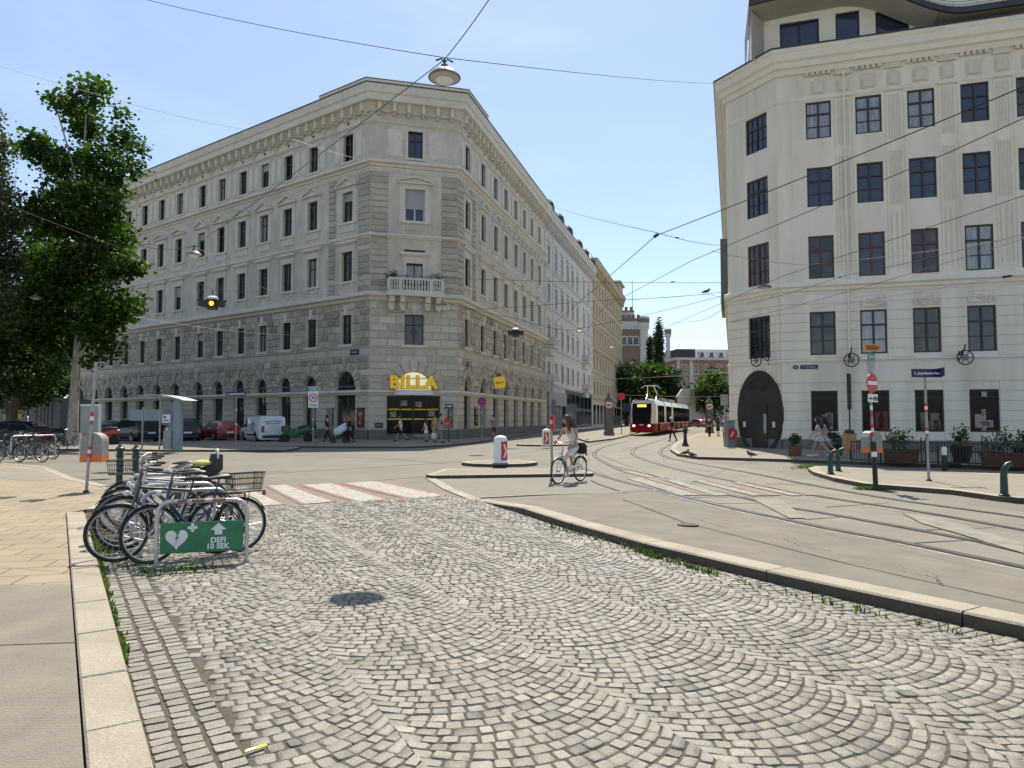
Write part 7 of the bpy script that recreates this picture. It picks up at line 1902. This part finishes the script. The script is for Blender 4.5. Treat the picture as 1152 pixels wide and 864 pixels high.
def person(label, pos, rz, J, h=1.72, skin='skin', hair='hair_dark', top='cloth_white', sleeve=.5, bottom='cloth_denim', leg=1.0, skirt=None, shoes='plastic_black', long_hair=False, slim=1.0, hat=None, bag=None, fwd=Vector((0,1,0)), group=None, M0=None, topmat2=None):
    s = h/1.75; o = thing('person', label, 'person', pos, rz, group)
    if M0 is not None: o.matrix_world = M0
    o.scale = (s,s,s)
    names = ['pel','spi','che','nec','hea']; V = [J[n] for n in names]; r = [(.125*slim,.10),(.115*slim,.085),(.135*slim,.095),.048,.055]; E = [(0,1),(1,2),(2,3),(3,4)]
    ix = {n:i for i, n in enumerate(names)}
    def add(n, rad, par): ix[n] = len(V); V.append(J[n]); r.append(rad); E.append((ix[par], ix[n]))
    for q in 'LR':
        add('sho'+q, .052, 'che'); add('elb'+q, .038, 'sho'+q); add('wri'+q, .026, 'elb'+q)
        add('hip'+q, .085, 'pel'); add('kne'+q, .052, 'hip'+q); add('ank'+q, .034, 'kne'+q); add('toe'+q, .030, 'ank'+q)
    v, f = skin_mesh(V, E, r, 1); mb = MB(); mb.add(v, f)
    hd_ = (J['hea']-J['nec']).normalized(); hc = J['hea']+hd_*.05
    side = fwd.cross(hd_).normalized(); face_ = hd_.cross(side).normalized()
    HM = Matrix((( side.x, face_.x, hd_.x, hc.x),(side.y, face_.y, hd_.y, hc.y),(side.z, face_.z, hd_.z, hc.z),(0,0,0,1)))
    st = len(mb.v); mb.ball((0,0,0), .098, 16, 12, 0, (.80,.98,1.20)); mb.ball((0,.03,-.055), .062, 12, 8, 0, (.85,1,.9)); mb.prismy([(-.014,-.03),(.014,-.03),(.006,.025),(-.006,.025)], .088, .118)
    for sx in (-1,1): mb.ball((sx*.078,-.005,-.01), .022, 8, 6, 0, (.4,.7,1.2))
    mb.xf(HM, st)
    for q, sg in (('L',-1),('R',1)):                              # hands: palm, four fingers, thumb
        w_ = J['wri'+q]; d = (w_-J['elb'+q]).normalized(); a = d.cross(Vector((sg,.2,.1))).normalized(); b = a.cross(d).normalized()
        c_ = w_+d*.045; st = len(mb.v); mb.path([w_-d*.02, w_+d*.02, w_+d*.075], [.024,.034,.03], 8)
        for k, l in enumerate((.065,.078,.072,.055)):
            p0 = w_+d*.07+a*((k-1.5)*.017); mb.path([p0, p0+d*l*.55-b*sg*.008, p0+d*l*.85-b*sg*.03], [.0095,.0085,.0065], 5)
        p0 = w_+d*.025+a*.028; mb.path([p0, p0+a*.025+d*.03, p0+a*.03+d*.06-b*sg*.01], [.012,.010,.008], 5)
    mb.build('body', M[skin], o, smooth=True, ang=80)
    mb = MB()
    for sx in (-1,1): mb.ball((sx*.032,.088,.012), .0095, 8, 6, 0, (1.3,.6,.8))
    mb.box(-.022,.022,.088,.094,-.062,-.055); mb.xf(HM); mb.build('eyes', M['hair_dark'], o)
    # hair
    mb = MB(); mb.ball((0,-.016,.024), .108, 16, 10, 0, (.84,.98,1.10)); mb.v = [(x, y if not (y > .045 and z < .055) else .045-(y-.045)*.3, z if z > -.075 else -.075) for x, y, z in mb.v]
    if long_hair:
        mb.path([(0,-.05,.06),(.0,-.095,-.04),(.0,-.115,-.17),(.0,-.12,-.33),(.0,-.12,-.42)], [.07,.095,.10,.085,.03], 12)
        for sx in (-1,1): mb.path([(sx*.06,.0,.07),(sx*.086,.015,-.04),(sx*.085,.02,-.2),(sx*.07,.01,-.3)], [.03,.042,.045,.015], 8)
    mb.xf(HM); mb.build('hair', M[hair], o, smooth=True, ang=70)
    if hat: mb = MB(); mb.lathe([(.15,.035),(.125,.05),(.115,.10),(.09,.14),(.01,.155)], 16); mb.xf(HM); mb.build('hat', M[hat], o, smooth=True)
    # top
    V2 = [J['pel']-Vector((0,0,.04)), J['spi'], J['che'], J['che'].lerp(J['nec'],.55)]; r2 = [(.145*slim,.118),(.130*slim,.102),(.150*slim,.112),.07]; E2 = [(0,1),(1,2),(2,3)]
    for q in 'LR':
        V2.append(J['sho'+q]); r2.append(.066); E2.append((2,len(V2)-1))
        if sleeve > 0: V2.append(J['sho'+q].lerp(J['elb'+q], min(1, sleeve))); r2.append(.056); E2.append((len(V2)-2,len(V2)-1))
        if sleeve > 1: V2.append(J['elb'+q].lerp(J['wri'+q], sleeve-1)); r2.append(.042); E2.append((len(V2)-2,len(V2)-1))
    v, f = skin_mesh(V2, E2, r2, 1); mb = MB(); mb.add(v, f); mb.build('top', M[top], o, smooth=True, ang=80)
    if skirt:
        a = (J['kneL']+J['kneR'])/2; l = skirt; n = 16; mb = MB(); rows_ = []
        for k in range(6):
            t = k/5; c_ = J['pel'].lerp(a+Vector((0,0,-.02)), min(1, t*l)) ; rad = .15+.05*t*l+.0; c2 = (J['kneL']-J['kneR']); ex = c2*.5*t*l
            rows_.append([c_+Vector(((rad*.95+abs(ex.x)*.4)*math.cos(2*math.pi*j/n), (rad*.8+abs(ex.y)*.95)*math.sin(2*math.pi*j/n), .01*math.sin(6*math.pi*j/n)*t)) for j in range(n)])
        vs = [p for rw in rows_ for p in rw]; mb.add(vs, [(i*n+j, i*n+(j+1) % n, (i+1)*n+(j+1) % n, (i+1)*n+j) for i in range(5) for j in range(n)]+[tuple(range(n))]); mb.build('skirt', M[bottom], o, smooth=True, ang=80)
    else:
        V3 = [J['pel']+Vector((0,0,.04)), J['pel']-Vector((0,0,.03))]; r3 = [(.14*slim,.115),(.135*slim,.115)]; E3 = [(0,1)]
        for q in 'LR':
            V3.append(J['hip'+q]-Vector((0,0,.03))); r3.append(.10); E3.append((1,len(V3)-1))
            V3.append(J['hip'+q].lerp(J['kne'+q], min(1, leg*2))); r3.append(.078 if leg < .6 else .068); E3.append((len(V3)-2,len(V3)-1))
            if leg > .5: V3.append(J['kne'+q].lerp(J['ank'+q], min(.93, (leg-.5)*2))); r3.append(.056); E3.append((len(V3)-2,len(V3)-1))
        v, f = skin_mesh(V3, E3, r3, 1); mb = MB(); mb.add(v, f); mb.build('trousers', M[bottom], o, smooth=True, ang=80)
    for q in 'LR':
        d = (J['toe'+q]-J['ank'+q]); mb = MB(); mb.path([J['ank'+q]-d*.35-Vector((0,0,.02)), J['ank'+q]+Vector((0,0,-.012)), J['ank'+q]+d*.6-Vector((0,0,.012)), J['toe'+q]+d*.2], [.034,.05,.044,.026], 10); mb.build('shoe', M[shoes], o, smooth=True)
    if bag:
        mat, c_, w_ = bag; mb = MB(); mb.box(-w_[0]/2, w_[0]/2, -w_[1]/2, w_[1]/2, -w_[2]/2, w_[2]/2); st = len(mb.v)
        mb.xf(T(*c_)); b_ = mb.build('bag_held', M[mat], None); b_.name = 'shoulder_bag'; b_.matrix_world = Matrix.LocRotScale(Vector(pos), Quaternion((0,0,1), rz), Vector((s,s,s)))
        tag(b_, 'bag carried by the '+label, 'bag'); b_['label'] = ' '.join(('bag carried by the '+label).split()[:16])
    return o
def at_(px, Y, z=0.0): return Vector((Xat(px, Y), Y, z))
PI = math.pi
person('man in black clothes walking before the red framed poster', at_(368.5,47,.1), PI*.5-.3, stand(.38), 1.78, top='cloth_black', sleeve=.6, bottom='cloth_black')
person('man in black pushing the white covered pram', at_(393.5,45.5,.1), PI*.5+.5, stand(.25, 1.1, .1, False), 1.78, top='cloth_black', sleeve=1.9, bottom='cloth_black')
person('red haired person in dark red top behind the pram', at_(389.5,46.2,.1), PI*.5+.5, stand(.2, .9), 1.72, hair='hair_red', top='cloth_plum', sleeve=1.5, bottom='cloth_black')
person('man in white shirt and black shorts before the supermarket door', at_(451,47.5,.1), PI*.5+.1, stand(.48, .5), 1.80, top='cloth_white', sleeve=.8, bottom='cloth_black', leg=.45, shoes='cloth_black')
person('girl in white dress before the right door panel', at_(479.5,47,.1), PI*.5-.4, stand(.15, .5), 1.52, hair='hair_brown', top='cloth_white', sleeve=.6, bottom='cloth_white', skirt=.6, long_hair=True)
person('person in brown top with white bag beside the backpacker', at_(489,46.6,.1), PI+.3, stand(.15, .4), 1.70, hair='hair_brown', top='bin_yellow', sleeve=.5, bottom='cloth_khaki', leg=.5)
person('tall man in grey shorts with dark backpack', at_(494.5,44.5,.1), -PI*.5+.2, stand(.25, .5), 1.84, top='cloth_blue', sleeve=.7, bottom='cloth_khaki', leg=.5)
person('man in grey shirt and plum shorts on the pavement under the bag sign', at_(555.5,54.5,.1), .1, stand(.35, .4), 1.86, top='cloth_grey', sleeve=.8, bottom='cloth_plum', leg=.55)
person('man in black jacket behind the cyclist', at_(643,60,.12), .4, stand(.2), 1.84, top='cloth_black', sleeve=2, bottom='cloth_black', hat='cloth_grey')
person('worker in dark clothes and white cap crossing beside the tram', gz(756.5,496.8,.01), PI*.5+.5, stand(.28, 1.0), 1.72, top='cloth_black', sleeve=1.9, bottom='cloth_black', hat='cloth_white')
person('man in blue shirt and dark trousers, left of the pair near the column', gz(798,491.4,.1), .1, stand(.12), 1.76, top='cloth_navy', sleeve=1.2, bottom='cloth_black')
person('woman in black dress, right of the pair near the column', gz(808,491.0,.1), .1, stand(.10, .6), 1.64, top='cloth_black', sleeve=.7, bottom='cloth_black', skirt=.9, long_hair=True)
person('person in dark green behind the cabinet at the cream corner', at_(816,41,.12), -.2, stand(.1), 1.66, hair='hair_red', top='green_iron', sleeve=.8, bottom='cloth_black')
person('woman in pale floral dress, left of the pair passing the shop window', gz(922,514.5,.12), PI*.5-.5, stand(.48, .3), 1.66, hair='hair_brown', top='cloth_floral', sleeve=.7, bottom='cloth_floral', skirt=.45, long_hair=True, shoes='cloth_white')
person('woman in white patterned dress, right of the pair passing the shop window', gz(929,514,.12), PI*.5-.4, stand(.50, .3), 1.68, hair='hair_dark', top='cloth_pink', sleeve=.8, bottom='cloth_floral', skirt=.5, long_hair=True, shoes='cloth_white')
# handbag of the right woman
mb = MB(); mb.box(-.16,.16,-.05,.05,-.11,.11); mb.path([(-.14,0,.1),(-.08,0,.3),(.08,0,.3),(.14,0,.1)], .012, 5); hp = gz(934,514,.12); o = mb.build('handbag', M['cloth_black'], M=T(hp.x+.05, hp.y-.1, 1.0) @ RZ(.3)); tag(o, 'black handbag at the hip of the right woman', 'handbag')
mb = MB(); mb.box(-.14,.14,-.06,.06,-.2,.16); mb.path([(-.1,0,.15),(0,0,.34),(.1,0,.15)], .012, 5); o = mb.build('shopping_bag', M['cloth_white'], M=T(Xat(488,46), 46, .55)); tag(o, 'white shopping bag carried beside the person in brown', 'bag')
mb = MB(); mb.ball((0,0,0), .2, 12, 8, 0, (.85,.6,1.25)); o = mb.build('backpack', M['cloth_navy'], M=T(Xat(495.5,44.8), 44.8, 1.35)); tag(o, 'dark backpack on the tall man', 'backpack')
# pram
o = thing('pram', 'pram under a pale blue white cover pushed past the poster', 'pram', at_(382.5,45.2,.1), PI*.5+.45); 
mb = MB(); mb.path([(-.05,.35,.62),(-.0,.1,.72),(.0,-.2,.95),(0,-.42,1.2)], [.2,.27,.25,.12], 12); mb.build('cover', M['pram_white'], o, smooth=True)
mb = MB(); mb.path([(0,.4,.3),(0,-.1,.6),(0,-.6,1.05)], .025, 6); mb.path([(-.25,-.62,1.05),(.25,-.62,1.05)], .022, 6); mb.path([(0,-.35,.2),(0,.1,.6)], .022, 6); mb.box(-.2,.2,-.25,.2,.25,.4); mb.build('frame', M['iron'], o)
for x, y in ((-.24,.42),(.24,.42),(-.26,-.38),(.26,-.38)): mb = MB(); mb.torus((x,y,.16), .13, .03, 16, 6, 0, 'x'); mb.tube((x*.8,y,.16), (x,y,.16), .03, n=6); mb.build('wheel', M['rubber'], o)
# cyclist
fwp, rwp = gz(626,545.5), gz(655,541.5); dd = (fwp-rwp).normalized(); a = math.atan2(dd.y, dd.x); cpos = (fwp+rwp)/2
bicycle('silver green touring bicycle ridden by the woman in white', cpos, a, 'bike_silver', True, None, group=None, rack=True)
J = dict(pel=Vector((-.24,0,1.0)), spi=Vector((-.16,0,1.20)), che=Vector((-.03,0,1.38)), nec=Vector((.06,0,1.50)), hea=Vector((.11,0,1.60)),
    hipL=Vector((-.2,.09,.95)), hipR=Vector((-.2,-.09,.95)), kneL=Vector((.17,.12,.76)), kneR=Vector((.08,-.11,.62)), ankL=Vector((.02,.12,.44)), ankR=Vector((-.10,-.12,.22)), toeL=Vector((.16,.13,.40)), toeR=Vector((.05,-.13,.17)),
    shoL=Vector((-.01,.17,1.41)), shoR=Vector((-.01,-.17,1.41)), elbL=Vector((.13,.25,1.20)), elbR=Vector((.13,-.25,1.20)), wriL=Vector((.16,.27,1.09)), wriR=Vector((.16,-.27,1.09)))
J['elbL'] = Vector((.06,.27,1.20)); J['elbR'] = Vector((.06,-.27,1.20)); J['wriL'] = Vector((.165,.285,1.11)); J['wriR'] = Vector((.165,-.285,1.11))
person('woman in white sleeveless dress with long brown hair riding the bicycle', cpos, a, J, 1.75, 'tan_skin', 'hair_brown', 'dress_white', 0, 'dress_white', .60, None, 'cloth_white', True, .92, fwd=Vector((.75,-.65,-.3)).normalized())
mb = MB(); mb.box(-.66,-.42,-.13,.13,.76,.98); mb.box(-.63,-.45,-.10,.10,.98,1.03); mb.box(-.60,-.48,.13,.16,.78,.92); mb.path([(-.72,.1,1.05),(-.74,.12,1.14),(-.70,.06,1.1)], .012, 5)
o = mb.build('pannier_bag', M['cloth_black'], M=T(*cpos) @ RZ(a)); tag(o, 'black bag on the rear rack of the ridden bicycle', 'bag')
# pigeons
for px, py, lab, rz in ((771,514,'pigeon on the road edge, left of the pair','0.3'),(778,516,'pigeon on the road edge, right of the pair','2.5'),(845,516.5,'pigeon in front of the oval door','3.3')):
    p = gz(px, py, .0 if px < 800 else .125); o = thing('pigeon', lab, 'bird', p, float(rz), 'pigeons on the ground'); o.scale = (1.5,1.5,1.5)
    mb = MB(); mb.path([(-.17,0,.10),(-.09,0,.115),(0,0,.13),(.06,0,.15),(.09,0,.19),(.10,0,.215),(.115,0,.215)], [.012,.03,.055,.045,.026,.027,.012], 10); mb.path([(.12,0,.214),(.145,0,.208)], [.008,.002], 5); mb.build('body', M['pigeon'], o, smooth=True)
    for y in (-.02,.02): mb = MB(); mb.path([(0,y,.09),(0,y,.0),(.03,y,.0)], .005, 4); mb.build('leg', M['bin_orange'], o)
mb = MB(); mb.path([(-.14,0,.02),(-.05,0,.05),(.03,0,.07),(.08,0,.12),(.11,0,.12)], [.012,.04,.045,.025,.006], 8); bp = atY(795,330,42); o = mb.build('pigeon', M['pigeon'], M=T(bp.x, bp.y, bp.z) @ Matrix.Scale(2.2, 4)); tag(o, 'bird sitting on the wire by the cream corner', 'bird')
# ------------------------------------------------------------------ camera, light, sky
cam = bpy.data.cameras.new('camera'); cam.lens = 36*790/1152; cam.sensor_width = 36; cam.clip_end = 4000; cam.clip_start = .05
co = bpy.data.objects.new('camera', cam); COL.objects.link(co)
co.location = (0,0,CH); co.rotation_euler = (math.pi/2+TH, 0, 0)
sc.camera = co
el = math.radians(58); az = math.atan2(.08, 1)
sv = Vector((math.sin(az)*math.cos(el), math.cos(az)*math.cos(el), math.sin(el)))
sun = bpy.data.lights.new('sun', 'SUN'); sun.energy = 4.7; sun.angle = math.radians(.55); sun.color = (1,.92,.77)
so = bpy.data.objects.new('sun', sun); COL.objects.link(so); so.rotation_euler = (-sv).to_track_quat('-Z', 'Y').to_euler()
so.location = sv*100
w = bpy.data.worlds.new('World'); sc.world = w; w.use_nodes = True
nt = w.node_tree; bg = nt.nodes['Background']
sk = nt.nodes.new('ShaderNodeTexSky'); sk.sky_type = 'NISHITA'; sk.sun_disc = False; sk.sun_elevation = el; sk.sun_rotation = az
sk.air_density = 1.0; sk.dust_density = .5; sk.ozone_density = 2.2
tc = nt.nodes.new('ShaderNodeTexCoord'); mp = nt.nodes.new('ShaderNodeMapping'); mp.inputs['Scale'].default_value = (1.3,1.3,4.5); mp.inputs['Rotation'].default_value = (.25,.35,.4)
nz = nt.nodes.new('ShaderNodeTexNoise'); nz.inputs['Scale'].default_value = 1.6; nz.inputs['Detail'].default_value = 7; nz.inputs['Roughness'].default_value = .55; nz.inputs['Distortion'].default_value = .6
rm = nt.nodes.new('ShaderNodeMapRange'); rm.inputs[1].default_value = .5; rm.inputs[2].default_value = .8; rm.inputs[3].default_value = .12; rm.inputs[4].default_value = .32
mx = nt.nodes.new('ShaderNodeMix'); mx.data_type = 'RGBA'; mx.inputs[7].default_value = (6.5,7.0,7.6,1)
nt.links.new(tc.outputs['Generated'], mp.inputs[0]); nt.links.new(mp.outputs[0], nz.inputs['Vector']); nt.links.new(nz.outputs['Fac'], rm.inputs[0]); nt.links.new(rm.outputs[0], mx.inputs[0])
nt.links.new(sk.outputs[0], mx.inputs[6]); nt.links.new(mx.outputs[2], bg.inputs[0]); bg.inputs[1].default_value = .115
sc.view_settings.view_transform = 'Standard'; sc.view_settings.look = 'None'; sc.view_settings.exposure = .54; sc.view_settings.gamma = 1
sc.view_settings.use_curve_mapping = False
sc.cycles.max_bounces = 6; sc.cycles.diffuse_bounces = 3; sc.cycles.transparent_max_bounces = 8
